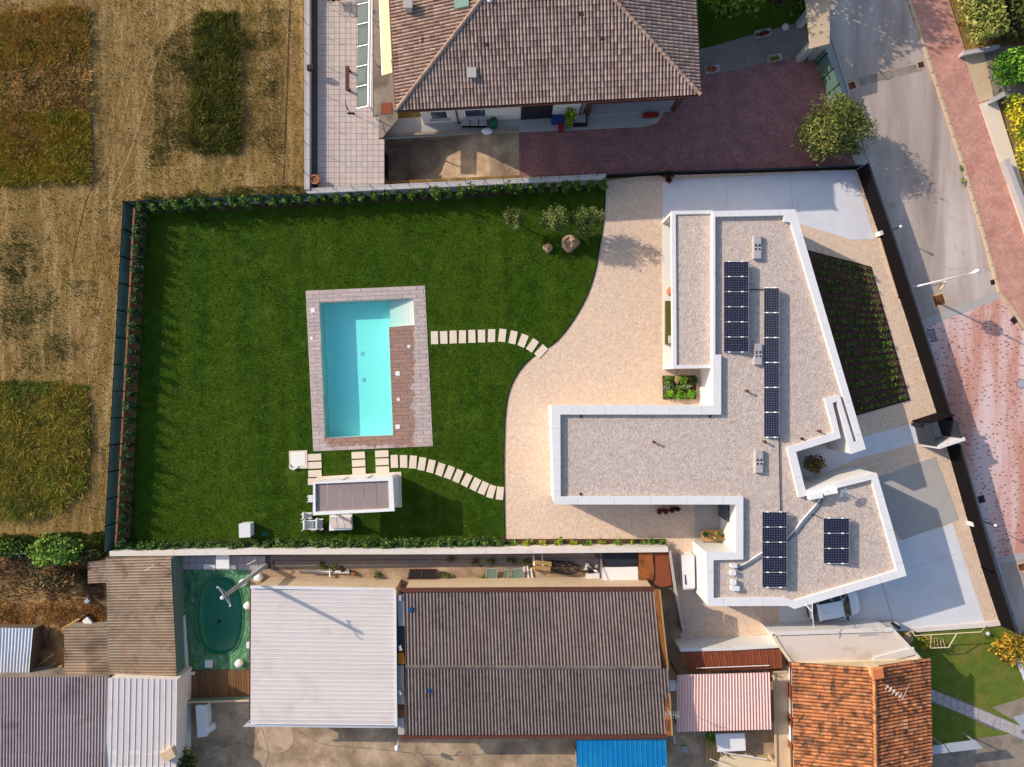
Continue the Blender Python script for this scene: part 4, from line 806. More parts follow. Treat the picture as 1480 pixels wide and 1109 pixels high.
# ---------------------------------------------------------------- road side fence, gates
def dark_fence(label, base, h, name='slat_fence', th=.06, nsl=None):
    f = thing(name, label, 'fence', W(*base[0]), 'dark fences of the white house'); P = [W(*p) for p in base]
    for a, b in zip(P[:-1], P[1:]):
        d_ = (b-a); n = max(1, round(d_.length/1.0))
        for i in range(n):
            q = MB(); wallq(q, a.lerp(b, (i+.001)/n), a.lerp(b, (i+.999)/n), .05, h, th*.4); q.build('panel', M['dark_metal'], f)
        for i in range(0, n+1, 2): 
            p = a.lerp(b, i/n); MB().box((p.x, p.y, 0), .06, .06, h-.002).build('post', M['dark_metal'], f)
        q = MB(); wallq(q, a, b, h+.001, h+.04, .09); q.build('top_rail', M['anthracite'], f)
dark_fence('dark boundary fence between the road and the upper drive of the white house', [(1238, 247), (1272, 345), (1303, 441), (1356, 606)], 1.65)
dark_fence('dark boundary fence between the road and the lower drive of the white house', [(1366, 640), (1396, 745), (1418, 820), (1445, 903)], 1.65)
dark_fence('low dark fence along the gravel and upper drive below the red courtyard', [(876, 258), (953, 254), (1100, 250), (1238, 245)], .9)
for lb, a, b in (('pale sliding gate rail with motor beside the planted bed', (1272, 341), (1299, 430)), ('pale sliding gate rail with motor at the lower drive', (1404, 757), (1447, 896))):
    t = thing('sliding_gate_rail', lb, 'gate rail', W(*a), 'sliding gate rails'); A, B = W(*a), W(*b); n_ = Vector((.12, 0, 0))
    for s in (-1, 1): q = MB(); q.bar(A+n_*s+Vector((0, 0, .08)), B+n_*s+Vector((0, 0, .08)), .07, .1); q.build('rail', M['beige'] if s < 0 else M['brown_metal'], t)
    p = A+Vector((-.15, .1, .012)); MB().box(p, .36, .3, .55, .3).build('motor_box', M['white_paint'], t); MB().box(p+Vector((0, 0, .551)), .38, .32, .05, .3).build('lid', M['coping'], t)
    q = MB(); q.tube([B+Vector((0, 0, .0)), B+Vector((0, 0, .5))], .04, 8); q.build('stop_post', M['dark_metal'], t)
    q = MB(); q.tube([A+Vector((.45, .25, 0)), A+Vector((.45, .25, 1.75))], .04, 8); q.build('lamp_post', M['black'], t); MB().lathe(A+Vector((.45, .25, 1.75)), [(.08, 0), (.1, .1), (.04, .16)], 10).build('lamp', M['white_paint'], t)
gt = thing('entrance_porch', 'small entrance gate porch with dark frame and white side wall on the road side', 'gate', W(1345, 622))
q = MB(); wallq(q, W(1331, 643), W(1367, 631), 0, 2.1, .22); q.build('side_wall', M['white'], gt)
q = MB(); wallq(q, W(1318, 609), W(1352, 598), 0, 2.1, .10); q.build('back_wall', M['dark_metal'], gt)
q = MB(); wallq(q, W(1321, 612), W(1328, 641), 0, 2.0, .06); q.build('gate_leaf', M['anthracite'], gt)
MB().prism(L([(1326, 612), (1352, 604), (1361, 630), (1334, 640)]), .0, .05).build('floor', M['concrete'], gt)
q = MB(); wallq(q, W(1355, 606), W(1362, 630), 0, 2.05, .08); q.build('door_leaf', M['anthracite'], gt); q = MB(); q.box(W(1319, 613, 0), .25, .2, 1.2); q.build('letter_box', M['black'], gt)
struct('white_kerb', MB().prism(L([(1312, 908), (1424, 899), (1447, 896), (1449, 903), (1424, 906), (1312, 914)]), 0, .12), M['white_old'])
# ---------------------------------------------------------------- roof builders
def to_px(p): s = (CAMH-p[2])/980; return (p[0]/s+740, 554.5-p[1]/s)
def in_frame(p, m=6): x, y = to_px(p); return -m < x < 1480+m and -m < y < 1109+m
def tile_roof(parent, O, eu, ev, poly, cw, rl, mat, pan, nparts, cols, part_name='roof_tile', rad=.37, want=None):
    """rows of curved tiles over a roof plane: O eave corner, eu along the eave, ev up the slope, poly in (u,v) metres"""
    n = eu.cross(ev).normalized(); n = n if n.z > 0 else -n
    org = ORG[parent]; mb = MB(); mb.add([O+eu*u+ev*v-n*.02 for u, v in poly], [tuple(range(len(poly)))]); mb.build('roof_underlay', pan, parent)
    r = cw*rad; L_ = rl*1.10; prof = [(r*math.cos(math.pi*(1-i/6)), r*.85*math.sin(math.pi*i/6)) for i in range(7)]
    vs = [(x, 0, z+.035) for x, z in prof]+[(x*.86, L_, z*.9+.005) for x, z in prof]+[(-cw*.52, 0, .022), (cw*.52, 0, .022), (cw*.52, L_, .0), (-cw*.52, L_, .0)]
    fs = [(i, i+1, 8+i, 7+i) for i in range(6)]+[(0, 6, 5, 4, 3, 2, 1)]; fs = fs+[(14, 15, 16, 17)]
    us = [p[0] for p in poly]; vv = [p[1] for p in poly]; spots = []
    nr = int((max(vv))/rl)+1; nc = int((max(us)-min(us))/cw)+1
    for i in range(nr):
        for j in range(nc):
            u, v = min(us)+(j+.5)*cw, i*rl
            if inside(u, v+rl*.5, poly) and in_frame(O+eu*u+ev*v): spots.append((u, v))
    if not spots: return
    R3 = Matrix((eu, ev, n)).transposed(); meshes = []
    for c in cols: 
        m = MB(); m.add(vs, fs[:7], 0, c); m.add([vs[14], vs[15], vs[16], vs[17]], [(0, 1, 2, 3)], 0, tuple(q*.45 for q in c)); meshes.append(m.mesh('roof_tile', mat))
    V0 = np.array(vs); F0 = None; rest = MB(); k = 0
    Vs = []; nv = len(vs); FF = []; TT = []
    spots.sort(key=lambda s: (s[1], s[0])) 
    for idx, (u, v) in enumerate(spots):
        p = O+eu*u+ev*v+n*(.01+random.uniform(0, .012)); g = nz(u, v, 1.1, len(cols)); ci = min(len(cols)-1, max(0, int((.5+.35*g+random.gauss(0, .24))*len(cols))))
        if idx < nparts: inst(part_name, meshes[ci], p, 0, parent, mat3=R3)
        else:
            a = np.array(R3) @ V0.T; Vs.append(a.T+np.array(p)); FF.append(idx-nparts); TT.append(cols[ci])
    if Vs:
        V = np.concatenate(Vs)-np.array(org); q = np.array([f for f in fs if len(f) == 4]); nq = len(q)
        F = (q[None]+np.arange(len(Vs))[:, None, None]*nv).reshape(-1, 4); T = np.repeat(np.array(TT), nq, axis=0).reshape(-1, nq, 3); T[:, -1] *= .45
        o = bpy.data.objects.new('roof_tiles', raw_mesh('roof_tiles', V, F, T.reshape(-1, 3), mat)); COL.objects.link(o); o.parent = parent; o['kind'] = 'stuff'
def ridge_caps(parent, a, b, mat, cols, step=.36, r=.13):
    d = b-a; n = int(d.length/step); q = d.normalized(); u = q.cross(Vector((0, 0, 1))).normalized(); w = u.cross(q); ms = []
    pr = [(math.cos(math.pi*(1-i/6))*r, math.sin(math.pi*i/6)*r) for i in range(7)]
    for c in cols: m = MB(); m.add([(x, 0, z+.02) for x, z in pr]+[(x*.88, step*1.08, z*.9) for x, z in pr], [(i, i+1, 8+i, 7+i) for i in range(6)]+[(6, 5, 4, 3, 2, 1, 0)], 0, c); ms.append(m.mesh('ridge_tile', mat))
    R3 = Matrix((u, q, w)).transposed()
    for i in range(n):
        p = a+q*(i*step)
        if in_frame(p, 20): inst('ridge_tile', random.choice(ms), p+w*.05, 0, parent, mat3=R3)
def corr(parent, A, B, C_, D, pitch, amp, mat, nu, nv, kind='sin', name='roof_sheet', tj=.10, lift=.012, tintf=None):
    """corrugated sheets over A-B-C-D; corrugations counted from A to B, ribs running from A to D"""
    Lu = (B-A).length; n = max(nu, round(Lu/pitch)); per = max(1, round(n/nu)); seg = 6 if kind == 'sin' else 4
    nrm = (B-A).cross(D-A).normalized(); nrm = nrm if nrm.z > 0 else -nrm
    P = lambda u, v: A.lerp(B, u).lerp(D.lerp(C_, u), v)
    for i in range(nu):
        for j in range(nv):
            c0, c1 = i*per, (i+1)*per if i < nu-1 else n
            if c1 <= c0: continue
            v0, v1 = j/nv, min(1, (j+1)/nv+(.012 if j < nv-1 else 0)); mb = MB(); pts = []
            t = 1+random.uniform(-tj, tj); off = nrm*((nv-1-j)*0+(j*lift)+random.uniform(0, .004)+(i % 2)*.003)
            for c in range(c0, c1):
                for s in range(seg):
                    f = s/seg
                    h = math.cos(2*math.pi*f)*amp if kind == 'sin' else ((amp, amp, -amp, -amp)[s] if kind == 'trap' else (amp*2.2, 0, 0, 0)[s])
                    ff = f if kind == 'sin' else ((0, .34, .5, .84)[s] if kind == 'trap' else (0, .12, .5, .88)[s])
                    pts.append(((c+ff)/n, h))
            pts.append((c1/n, amp if kind == 'sin' else pts[0][1]))
            V = [P(u, v0)+nrm*h+off for u, h in pts]+[P(u, v1)+nrm*h+off-nrm*lift*.5 for u, h in pts]; m = len(pts)
            for q in range(m-1):
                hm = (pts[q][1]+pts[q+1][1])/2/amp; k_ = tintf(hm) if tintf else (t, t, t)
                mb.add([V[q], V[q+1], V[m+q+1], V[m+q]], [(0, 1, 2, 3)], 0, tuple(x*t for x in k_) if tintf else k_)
            o = mb.build(name, mat, parent)
# ---------------------------------------------------------------- NEIGHBOUR'S HOUSE with brown hip roof
nh = thing('tiled_house', 'pale walled neighbour house with brown hipped tile roof above the lawn', 'house', W(790, 60)); EZ = 6.3
SWc, SEc = W(573, 160, EZ), W(1012, 137, EZ); eu = (SEc-SWc).normalized(); en = Vector((-eu.y, eu.x, 0)); hw = (SEc-SWc).length/2; pitch = math.radians(16.3); rise = hw*math.tan(pitch); LN = 26.0
AP = SWc+eu*hw+en*hw+Vector((0, 0, rise)); AP2 = SWc+eu*hw+en*(LN-hw)+Vector((0, 0, rise)); NWc, NEc = SWc+en*LN, SEc+en*LN
ov = 1.5; wq = [SWc+eu*1.0+en*ov, SEc-eu*1.0+en*ov, NEc-eu*1.0-en*1, NWc+eu*1.0-en*1]
# recessed porch at the right hand end of the front
wp = [wq[0], wq[0]+eu*11.4, wq[0]+eu*11.4+en*2.2, wq[1]+en*2.2, wq[2], wq[3]]
MB().prism(wp, 0, EZ-.15).build('wall', M['white_old'], nh)
MB().prism([SWc+Vector((0, 0, 0)), SEc, NEc, NWc], EZ-.14, EZ-.03, bottom=True).build('eaves_board', M['brown_metal'], nh)
BR = [(1, 1, 1), (.82, .80, .80), (1.14, 1.12, 1.08), (.92, .84, .82), (1.05, .98, .96), (1.25, 1.24, 1.2), (.72, .66, .64)]
ls = hw/math.cos(pitch); up_s = (en*math.cos(pitch)+Vector((0, 0, math.sin(pitch)))); up_w = (eu*math.cos(pitch)+Vector((0, 0, math.sin(pitch)))); up_e = (-eu*math.cos(pitch)+Vector((0, 0, math.sin(pitch))))
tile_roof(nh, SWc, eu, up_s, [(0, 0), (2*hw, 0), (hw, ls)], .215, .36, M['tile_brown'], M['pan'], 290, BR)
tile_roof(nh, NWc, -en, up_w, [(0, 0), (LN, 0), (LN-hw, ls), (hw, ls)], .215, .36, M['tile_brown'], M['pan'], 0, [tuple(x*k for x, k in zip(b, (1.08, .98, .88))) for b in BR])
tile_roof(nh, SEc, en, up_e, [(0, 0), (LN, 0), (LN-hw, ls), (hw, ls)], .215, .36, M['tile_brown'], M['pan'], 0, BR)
for a, b in ((SWc, AP), (SEc, AP), (AP, AP2)): ridge_caps(nh, a, b, M['tile_brown'], [(1.1, .98, .88), (.95, .84, .74), (1.15, 1.05, .95)])
for a, b in ((SWc, SEc), (NWc, SWc), (SEc, NEc)):
    o_ = Vector((0, 0, -.06)); d_ = (b-a).normalized(); n_ = Vector((d_.y, -d_.x, 0))*.07; q = MB(); q.tube([a+o_+n_, b+o_+n_], .075, 8); q.build('gutter', M['brown_metal'], nh)
def on_roof(px, py): # point on the front or side slope under a photo position
    z = EZ
    for _ in range(12):
        p = W(px, py, z); r = Vector((p.x, p.y, 0))-Vector((SWc.x, SWc.y, 0)); u, v = r.dot(eu), r.dot(en); z = EZ+min(u, v, 2*hw-u)*math.tan(pitch)
    return W(px, py, z)
for px, py, w, h, m in ((592, 14, .42, 1.0, 'grey_wall'), (682, 107, .42, .45, 'beige')):
    p = on_roof(px, py); q = MB(); q.box(p-Vector((0, 0, .3)), w, w*1.2, h, .02); c_ = q.build('chimney', M[m], nh); q = MB(); q.box(p+Vector((0, 0, h-.298)), w*1.35, w*1.5, .08, .02); q.build('cap', M['concrete_mid'], c_)
for px, py in ((703, 64), (612, 58), (840, 20), (870, 55)):
    p = on_roof(px, py); q = MB(); q.box(p, .3, .36, .10, .02, top=.7); q.build('vent_tile', M['pan'], nh)
p = on_roof(667, 1); R3 = Matrix((eu, up_w.cross(eu).normalized() if False else en, Vector((0, 0, 1)))).transposed()
q = MB(); c = [p+en*a_*.5+eu*b_*.45+Vector((0, 0, .16+b_*.45*math.tan(pitch))) for a_, b_ in ((-1, -1), (-1, 1), (1, 1), (1, -1))]; q.add(c+[v-Vector((0, 0, .2)) for v in c], [(0, 1, 2, 3), (0, 4, 5, 1), (1, 5, 6, 2), (2, 6, 7, 3), (3, 7, 4, 0)]); q.build('skylight', M['water_glass'], nh)
q = MB(); q.lathe(on_roof(708, 1), [(.15, 0), (.18, .15), (.1, .25)], 10); q.build('roof_ventilator', M['white_paint'], nh)
wy = lambda u, d=.0: Vector((wq[0].x, wq[0].y, 0))+eu*u-en*d
def front(name, u0, u1, z0, z1, mat, d=.03, th=.06, parent=nh):
    q = MB(); a, b = wy(u0, d), wy(u1, d); wallq(q, a, b, z0, z1, th); return q.build(name, M[mat], parent)
for u0, u1 in ((.6, 1.9), (3.0, 4.6)):
    w = front('window', u0, u1, 1.0, 2.3, 'white_paint'); front('pane', u0+.1, u1-.1, 1.1, 2.2, 'glass', .07, .03, w); front('sill', u0-.08, u1+.08, .9, .995, 'stone_grey', .10, .2, w)
front('door', 7.0, 9.2, .03, 2.7, 'black', .04); front('downpipe', 2.45, 2.55, 0, 6.1, 'brown_metal', .08, .1); front('downpipe', 11.2, 11.3, 0, 6.1, 'brown_metal', .08, .1)
q = MB(); q.prism([wy(11.5, .02), wy(18.2, .02), wy(18.2, -2.1), wy(11.5, -2.1)], 0, .15); q.build('porch_floor', M['stone_grey'], nh)
q = MB(); q.prism([wy(11.6, .3), wy(18.4, .3), wy(18.4, -2.1), wy(11.6, -2.1)], 2.7, 2.85, bottom=True); q.build('balcony_slab', M['brown_metal'], nh)
for u in (11.8, 18.0): q = MB(); q.box(wy(u, -.05)+Vector((0, 0, .151)), .3, .3, 2.54); q.build('porch_pillar', M['brown_metal'], nh)
q = MB(); wallq(q, wy(11.6, -2.14), wy(18.6, -2.14), .16, 2.69, .06); q.build('timber_front', M['rust_roof'], nh)
q = MB()
for u in np.arange(11.7, 18.4, .25): q.bar(wy(u, .25)+Vector((0, 0, 2.851)), wy(u, .25)+Vector((0, 0, 3.7)), .03)
q.bar(wy(11.6, .25)+Vector((0, 0, 3.7)), wy(18.4, .25)+Vector((0, 0, 3.7)), .06); q.build('balcony_railing', M['brown_metal'], nh)
# forecourt
struct('front_strip', MB().prism(L([(572, 172), (722, 162), (830, 158), (945, 150), (968, 150), (950, 178), (930, 184), (750, 192), (700, 193), (555, 202), (555, 176)]), 0, .05), M['concrete_mid'])
struct('courtyard', MB().prism(L([(750, 191), (930, 183), (950, 177), (966, 150), (985, 130), (1015, 112), (1170, 78), (1196, 140), (1238, 243), (953, 253), (751, 254)]), 0, .018), M['court_paver'])
rm = MB(); rm.prism([W(553, 199), W(750, 190), W(751, 253), W(553, 262)], None, 0, sides=False)
RZ = -2.2; rb = MB(); A_, B_, C2, D2 = W(553, 199), W(750, 190), W(751, 253), W(553, 262); x0 = A_.x
lo = lambda p: Vector((p.x, p.y, RZ))
mid1, mid2 = A_.lerp(B_, .78), D2.lerp(C2, .78); l1, l2 = lo(A_.lerp(B_, .12)), lo(D2.lerp(C2, .12))
rb.add([lo(A_), l1, l2, lo(D2)], [(0, 3, 2, 1)]); rb.add([l1, Vector((mid1.x, mid1.y, -.02)), Vector((mid2.x, mid2.y, -.02)), l2], [(0, 3, 2, 1)]); rb.add([Vector((mid1.x, mid1.y, -.02)), B_, C2, Vector((mid2.x, mid2.y, -.02))], [(0, 3, 2, 1)])
struct('garage_ramp', rb, M['yard'])
rw = thing('ramp_wall', 'grey retaining walls round the sunken garage ramp below the tiled house', 'wall', W(553, 230))
q = MB(); wallq(q, A_+Vector((0, .09, 0)), B_+Vector((0, .09, 0)), RZ, .22, .18); q.build('north_wall', M['concrete_old'], rw)
q = MB(); wallq(q, A_+Vector((-.1, .1, 0)), D2+Vector((-.1, 0, 0)), RZ, .88, .2); q.build('end_wall', M['concrete_old'], rw)
q = MB(); a, b = A_.lerp(D2, .22), A_.lerp(D2, .8); wallq(q, a+Vector((.012, 0, 0)), b+Vector((.012, 0, 0)), RZ, -.15, .02); q.build('garage_door', M['black'], rw)
q = MB(); wallq(q, D2+Vector((0, -.06, 0)), C2+Vector((0, -.06, 0)), RZ, -.001, .12); q.build('south_wall', M['concrete_old'], rw)
# raised terrace with square tiles
TZ = .9; TP = [(456, -40), (556, -40), (554, 198), (552, 266), (460, 270)]
te = struct('terrace', MB().prism([W(450, -40), W(575, -40), W(574, 172), W(553, 199), W(552.8, 262), W(452, 271)], 0, TZ), M['grout'])
ang = math.atan2(-3.5, 245)*0+.012; tm = []
for c in ((1, 1, 1), (1.05, 1.02, 1.0), (.94, .93, .94), (.99, .96, .94)): m = MB(); m.box((0, 0, 0), .380, .380, .02, 0, 0, c, .985); tm.append(m.mesh('tile', M['terrace_tile']))
cells = []
for j in range(-1, 36):
    for i in range(0, 16):
        p = W(459+4+i*8.05, 266-4-j*8.05-(i*.02), TZ); x, y = to_px(p)
        if (y < 166 and x < 538) or (y >= 166 and x < (546 if y < 198 else 552)): cells.append(p)
rest = MB(); cells.sort(key=lambda p: p.y)
for k_, p in enumerate(cells):
    if k_ < 296: inst('tile', random.choice(tm), (p.x, p.y, TZ+.001), .012, te)
    else: rest.box((p.x, p.y, TZ+.001), .380, .380, .02, .012, 0, random.choice(((1, 1, 1), (1.05, 1.02, 1), (.94, .93, .94))), .985)
ro = rest.build('tiles', M['terrace_tile'], te, kind='stuff')
struct('terrace_strip', MB().prism(L([(540, -40), (575, -40), (575, 172), (553, 199), (547, 199), (547, 167), (540, 166)], TZ+.02), TZ, TZ+.012, sides=False), M['concrete_old'])
# boundary walls of the neighbour's plot
def plot_wall(label, pts, z0, z1, th, mat, cop=None, posts=0):
    P = [W(p[0], p[1], z1) for p in pts]; t = thing('boundary_wall', label, 'wall', (P[0].x, P[0].y, 0))
    for a, b in zip(P[:-1], P[1:]):
        q = MB(); wallq(q, a, b, z0, z1-.06, th); q.build('wall', M[mat], t); d_ = (b-a).length; n = max(1, int(d_/1.9))
        for i in range(n): q = MB(); wallq(q, a.lerp(b, (i+.004)/n), a.lerp(b, (i+.996)/n), z1-.059, z1, th+.08); q.build('coping_slab', M[cop or mat], t)
        for i in range(posts):
            p = a.lerp(b, (i+.5)/posts); q = MB(); q.tube([(p.x, p.y, z1), (p.x, p.y, z1+.9)], .02, 6); q.build('fence_post', M['dark_metal'], t)
        if posts:
            for z in (.3, .6, .88): q = MB(); q.tube([(a.x, a.y, z1+z), (b.x, b.y, z1+z)], .006, 4); q.build('wire', M['dark_metal'], t)
    return t
plot_wall('long grey boundary wall between the lawn and the tiled house', [(443, 276), (660, 265.5), (876, 255)], 0, 1.4, .30, 'grey_wall', 'grey_wall', 8)
plot_wall('grey wall between the tiled terrace and the hay field', [(443.5, -30), (443.5, 274)], 0, 1.5, .30, 'grey_wall', 'grey_wall', 7)
# terrace furniture
aw = thing('shade_awning', 'long grey green awning on a white rail along the tiled terrace', 'awning', W(525, 80, TZ)); za, zb = TZ+2.1, TZ+2.55
ys = [-20, 7, 36, 68, 97, 126, 157]
for y0, y1 in zip(ys[:-1], ys[1:]):
    q = MB(); sx = lambda y: (160-y)*.01; q.add([W(516+sx(y0), y0+.5, za), W(531+sx(y0), y0-3, zb), W(531+sx(y1), y1-3.6, zb), W(516+sx(y1), y1-.2, za)], [(0, 1, 2, 3), (3, 2, 1, 0)]); q.build('awning_panel', M['awning_dark'], aw)
for y in ys: q = MB(); q.bar(W(515+(160-y)*.01, y, za+.03), W(532+(160-y)*.01, y-4, zb+.03), .025); q.build('cross_bar', M['steel'], aw)
for dx, r in ((0, .09), (3.2, .05)): q = MB(); q.tube([W(533.5+dx+1.6, -20, zb), W(532.5+dx, 155, zb)], r, 8); q.build('rail', M['white_paint'], aw)
for y in (10, 70, 152): q = MB(); p = W(534, y, zb); q.bar((p.x, p.y, TZ+.02), (p.x, p.y, zb-.1), .07); q.build('post', M['steel'], aw)
ca = thing('wall_awning', 'cream awning of five panels on the side wall of the tiled house', 'awning', W(558, 50, TZ))
for y0, y1 in zip((-25, 9, 33, 61, 86), (8.6, 32.6, 60.6, 85.6, 105)):
    q = MB(); xo = 549+y0*.035; q.add([W(xo, y0+4, 3.6), W(565, y0, 4.6), W(566+y1*.01, y1, 4.6), W(549+y1*.035, y1+4, 3.6)], [(0, 1, 2, 3), (3, 2, 1, 0)]); q.build('awning_panel', M['awning_cream'], ca)
q = MB(); q.tube([W(548, -20, 3.58), W(552.8, 109, 3.58)], .05, 8); q.build('front_bar', M['white_paint'], ca)
def bench(name, label, px, py, l, w, h, mat, rz=0, cat='bench', z=TZ+.021):
    t = thing(name, label, cat, W(px, py, z)); p = W(px, py, z); d_ = Vector((-math.sin(rz), math.cos(rz), 0))
    for s in (-.3, 0, .3): MB().box(p+Vector((s*w*1.05, 0, h-.05)), w*.28, l, .05, rz).build('slat', M[mat], t)
    for s in (-.4, .4): MB().box(p+d_*l*s, w*.9, .08, h-.051, rz).build('leg', M['dark_metal'], t)
    return t
bench('garden_bench', 'narrow brown bench on the terrace tiles beside the grey green awning', 504.5, 117.5, 1.7, .3, .5, 'brown_metal')
po = thing('terracotta_pot', 'round terracotta pot in the lower left corner of the tiled terrace', 'pot', W(458, 262.5, TZ)); p = W(458, 262.5, TZ+.022)
MB().lathe(p, [(.2, 0), (.30, .42), (.34, .44), (.34, .52), (.27, .52), (.26, .44)], 20).build('pot', M['terracotta'], po, True); MB().lathe(p+Vector((0, 0, .40)), [(.1, 0), (.255, .01), (.255, .05), (.02, .06)], 16).build('soil', M['soil_red'], po)
q = MB(); q.box(W(449.5, 100, 1.5)+Vector((0, 0, .002)), .42, .34, .3); one('wall_lamp', q, M['black'], 'dark lamp box on top of the terrace wall beside the hay field', 'lamp', W(449.5, 100, 1.5))
cr = thing('clothes_stand', 'thin dark metal stand on the tiles below the grey green awning', 'stand', W(507, 162, TZ)); p = W(507, 164, TZ+.022)
q = MB(); q.tube([p, p+Vector((0, 0, 1.3))], .025, 6); q.bar(p+Vector((-.1, .35, 1.3)), p+Vector((.1, -.35, 1.3)), .04); q.build('post', M['dark_metal'], cr); MB().box(p, .5, .1, .05).build('foot', M['dark_metal'], cr)
one('door_mat', MB().prism(L([(551, 150), (566, 148), (567, 164), (551, 165)], TZ+.03), TZ+.021, TZ+.04), M['rust_roof'], 'rust orange mat on the terrace at the corner of the tiled house', 'mat', W(558, 157, TZ))
tree('terrace_shrub', 'dark potted shrub at the upper end of the tiled terrace', 'shrub', W(486, 0, TZ), (.7, .6, .6), .3, 500, 30, .2, [S(30, 34, 28), S(42, 48, 36), S(24, 26, 24)], .06)
bench('garden_bench', 'long grey slatted bench against the white front wall of the tiled house', 686, 180, .5, 2.0, .45, 'stone_grey', z=.051)
one('water_butt', MB().lathe(W(714, 182, .05), [(.22, 0), (.28, .4), (.26, .75), (.29, .78), (.29, .82), (.05, .84)], 18), M['green_plastic'], 'dark green round barrel by the black doorway of the tiled house', 'barrel', W(714, 182, .05), smooth=True)
one('plastic_crate', MB().box(W(806, 176, .05), .95, .45, .55, .05, top=.95), M['blue_plastic'], 'blue plastic box against the white wall beside the bright green shrub', 'box', W(806, 176, .05))
one('planter_box', MB().box(W(810, 186, .05), .35, .6, .4, 0, top=1.1), M['red_plastic'], 'red planter beside the bright green shrub at the front wall', 'planter', W(810, 186, .05))
tree('wall_shrub', 'bright green upright shrub against the front wall of the tiled house', 'shrub', W(822, 178, .05), (.38, .75, .8), .3, 420, 26, .2, [S(110, 130, 26), S(134, 150, 40), S(84, 104, 24)], .05)
t = thing('cold_frame', 'black edged grey box on the pavement right of the bright green shrub', 'box', W(838, 175, .05)); MB().box(W(838, 176, .05), 1.0, .8, .42, .03).build('body', M['black'], t); MB().box(W(837, 174.5, .05)+Vector((0, 0, .421)), .86, .62, .03, .03).build('lid', M['stone_grey'], t)
one('garden_hose_box', MB().lathe(W(704, 191, .05), [(.22, 0), (.26, .2), (.18, .36), (.05, .4)], 12, sx=1.6), M['white_paint'], 'small white bundle at the end of the ramp wall', 'bundle', W(704, 191, .05), smooth=True)
one('flower_trough', MB().box(W(940, 168, .15), 1.1, .3, .3, .06), M['red_plastic'], 'dark red flower trough at the right end of the front porch', 'flower trough', W(940, 168, .15))
# walkway with flower boxes
struct('front_walk', MB().prism(L([(1010, 72), (1030, 68), (1095, 48), (1160, 32), (1172, 78), (1015, 112)]), 0, .06), M['slab'])
for lb, px, py, ln in (('orange flower box at the left end of the shaded front walk', 1028, 102, 1.0), ('olive green flower box at the lower edge of the shaded front walk', 1118, 86, .95), ('dark red flower box on the garden side of the shaded front walk', 1101, 50, 1.1)):
    t = thing('flower_box', lb, 'flower box', W(px, py, .06), 'flower boxes on the shaded walk'); MB().box(W(px, py, .061), ln, .42, .35, .2).build('box', M['stone_grey'], t)
    inst('flowers', bush_mesh('flowers', (ln*.46, .2, .18), 160, 14, .14, [S(170, 90, 40), S(120, 60, 30)] if 'orange' in lb else ([S(110, 100, 40), S(80, 84, 30)] if 'olive' in lb else [S(96, 30, 30), S(70, 40, 30)]), shell=.2), W(px, py, .36), .2, t)
one('garden_ball', MB().lathe(W(1133, 42, .0), [(.03, 0), (.2, .08), (.26, .24), (.2, .4), (.03, .48)], 14), M['fabric'], 'pale pink ball at the edge of the dark garden by the walk', 'ball', W(1133, 42), smooth=True)
struct('front_garden', MB().prism(L([(1005, -60), (1170, -60), (1166, 30), (1095, 47), (1030, 66), (1008, 72)]), 0, .03), M['lawn'])
DG = [S(70, 94, 26), S(92, 118, 32), S(118, 136, 44), S(50, 70, 22)]
tree('garden_tree', 'large dense green tree in the dark garden beside the hipped roof', 'tree', W(1045, 18), (2.1, 1.9, 1.9), 1.6, 2600, 90, .34, DG, .16)
tree('garden_tree', 'dark red leaved tree in the garden behind the front walk', 'tree', W(1118, 3), (1.9, 1.5, 1.6), 1.5, 1900, 70, .32, [S(70, 36, 34), S(96, 54, 48), S(50, 30, 28), S(60, 60, 26)], .14)
tree('garden_tree', 'unseen green tree added beyond the top picture edge to shade the road', 'tree', W(1128, -62), (2.6, 2.2, 2.2), 2.2, 2400, 90, .36, DG, .16)  # out of view, added to cast shadow on the upper road and pavement
tree('garden_shrub', 'small green shrub beside the dark red tree near the gate roof', 'shrub', W(1150, 18), (.8, .7, .6), .4, 500, 30, .24, DG, .07)
# gate house roof and green gate
gr = thing('gate_canopy', 'flat weathered canopy over the gate pillars at the road end of the walk', 'canopy', W(1178, 40)); CP = L([(1161, -30), (1200, -30), (1199, 63), (1172, 70)], 2.6)
MB().prism(CP, 2.45, 2.6, bottom=True).build('roof_slab', M['beige'], gr)
for px, py in ((1176, 62), (1195, 58), (1176, 10), (1194, 6)): c = W(px, py, 2.4); MB().box((c.x, c.y, 0), .45, .45, 2.449, .1).build('pillar', M['grey_wall'], gr)
gg = thing('driveway_gate', 'dark green panelled gate between the gate canopy and the round olive shrub', 'gate', W(1185, 110)); a, b = W(1172, 72), W(1205, 158)
for i in range(4): q = MB(); wallq(q, a.lerp(b, (i+.02)/4), a.lerp(b, (i+.98)/4), .08, 1.6, .05); q.build('panel', M['mesh'], gg); p = a.lerp(b, i/4); MB().box((p.x, p.y, 0), .08, .08, 1.7).build('post', M['dark_metal'], gg)
tree('round_shrub', 'large round olive green shrub at the road corner of the red courtyard', 'shrub', W(1186, 202), (2.5, 2.15, 1.75), .4, 11000, 110, .19, [S(84, 90, 38), S(104, 108, 48), S(66, 74, 30), S(54, 64, 24), S(126, 122, 66)], .14, spread=.17, shell=.55, aspect=.45)
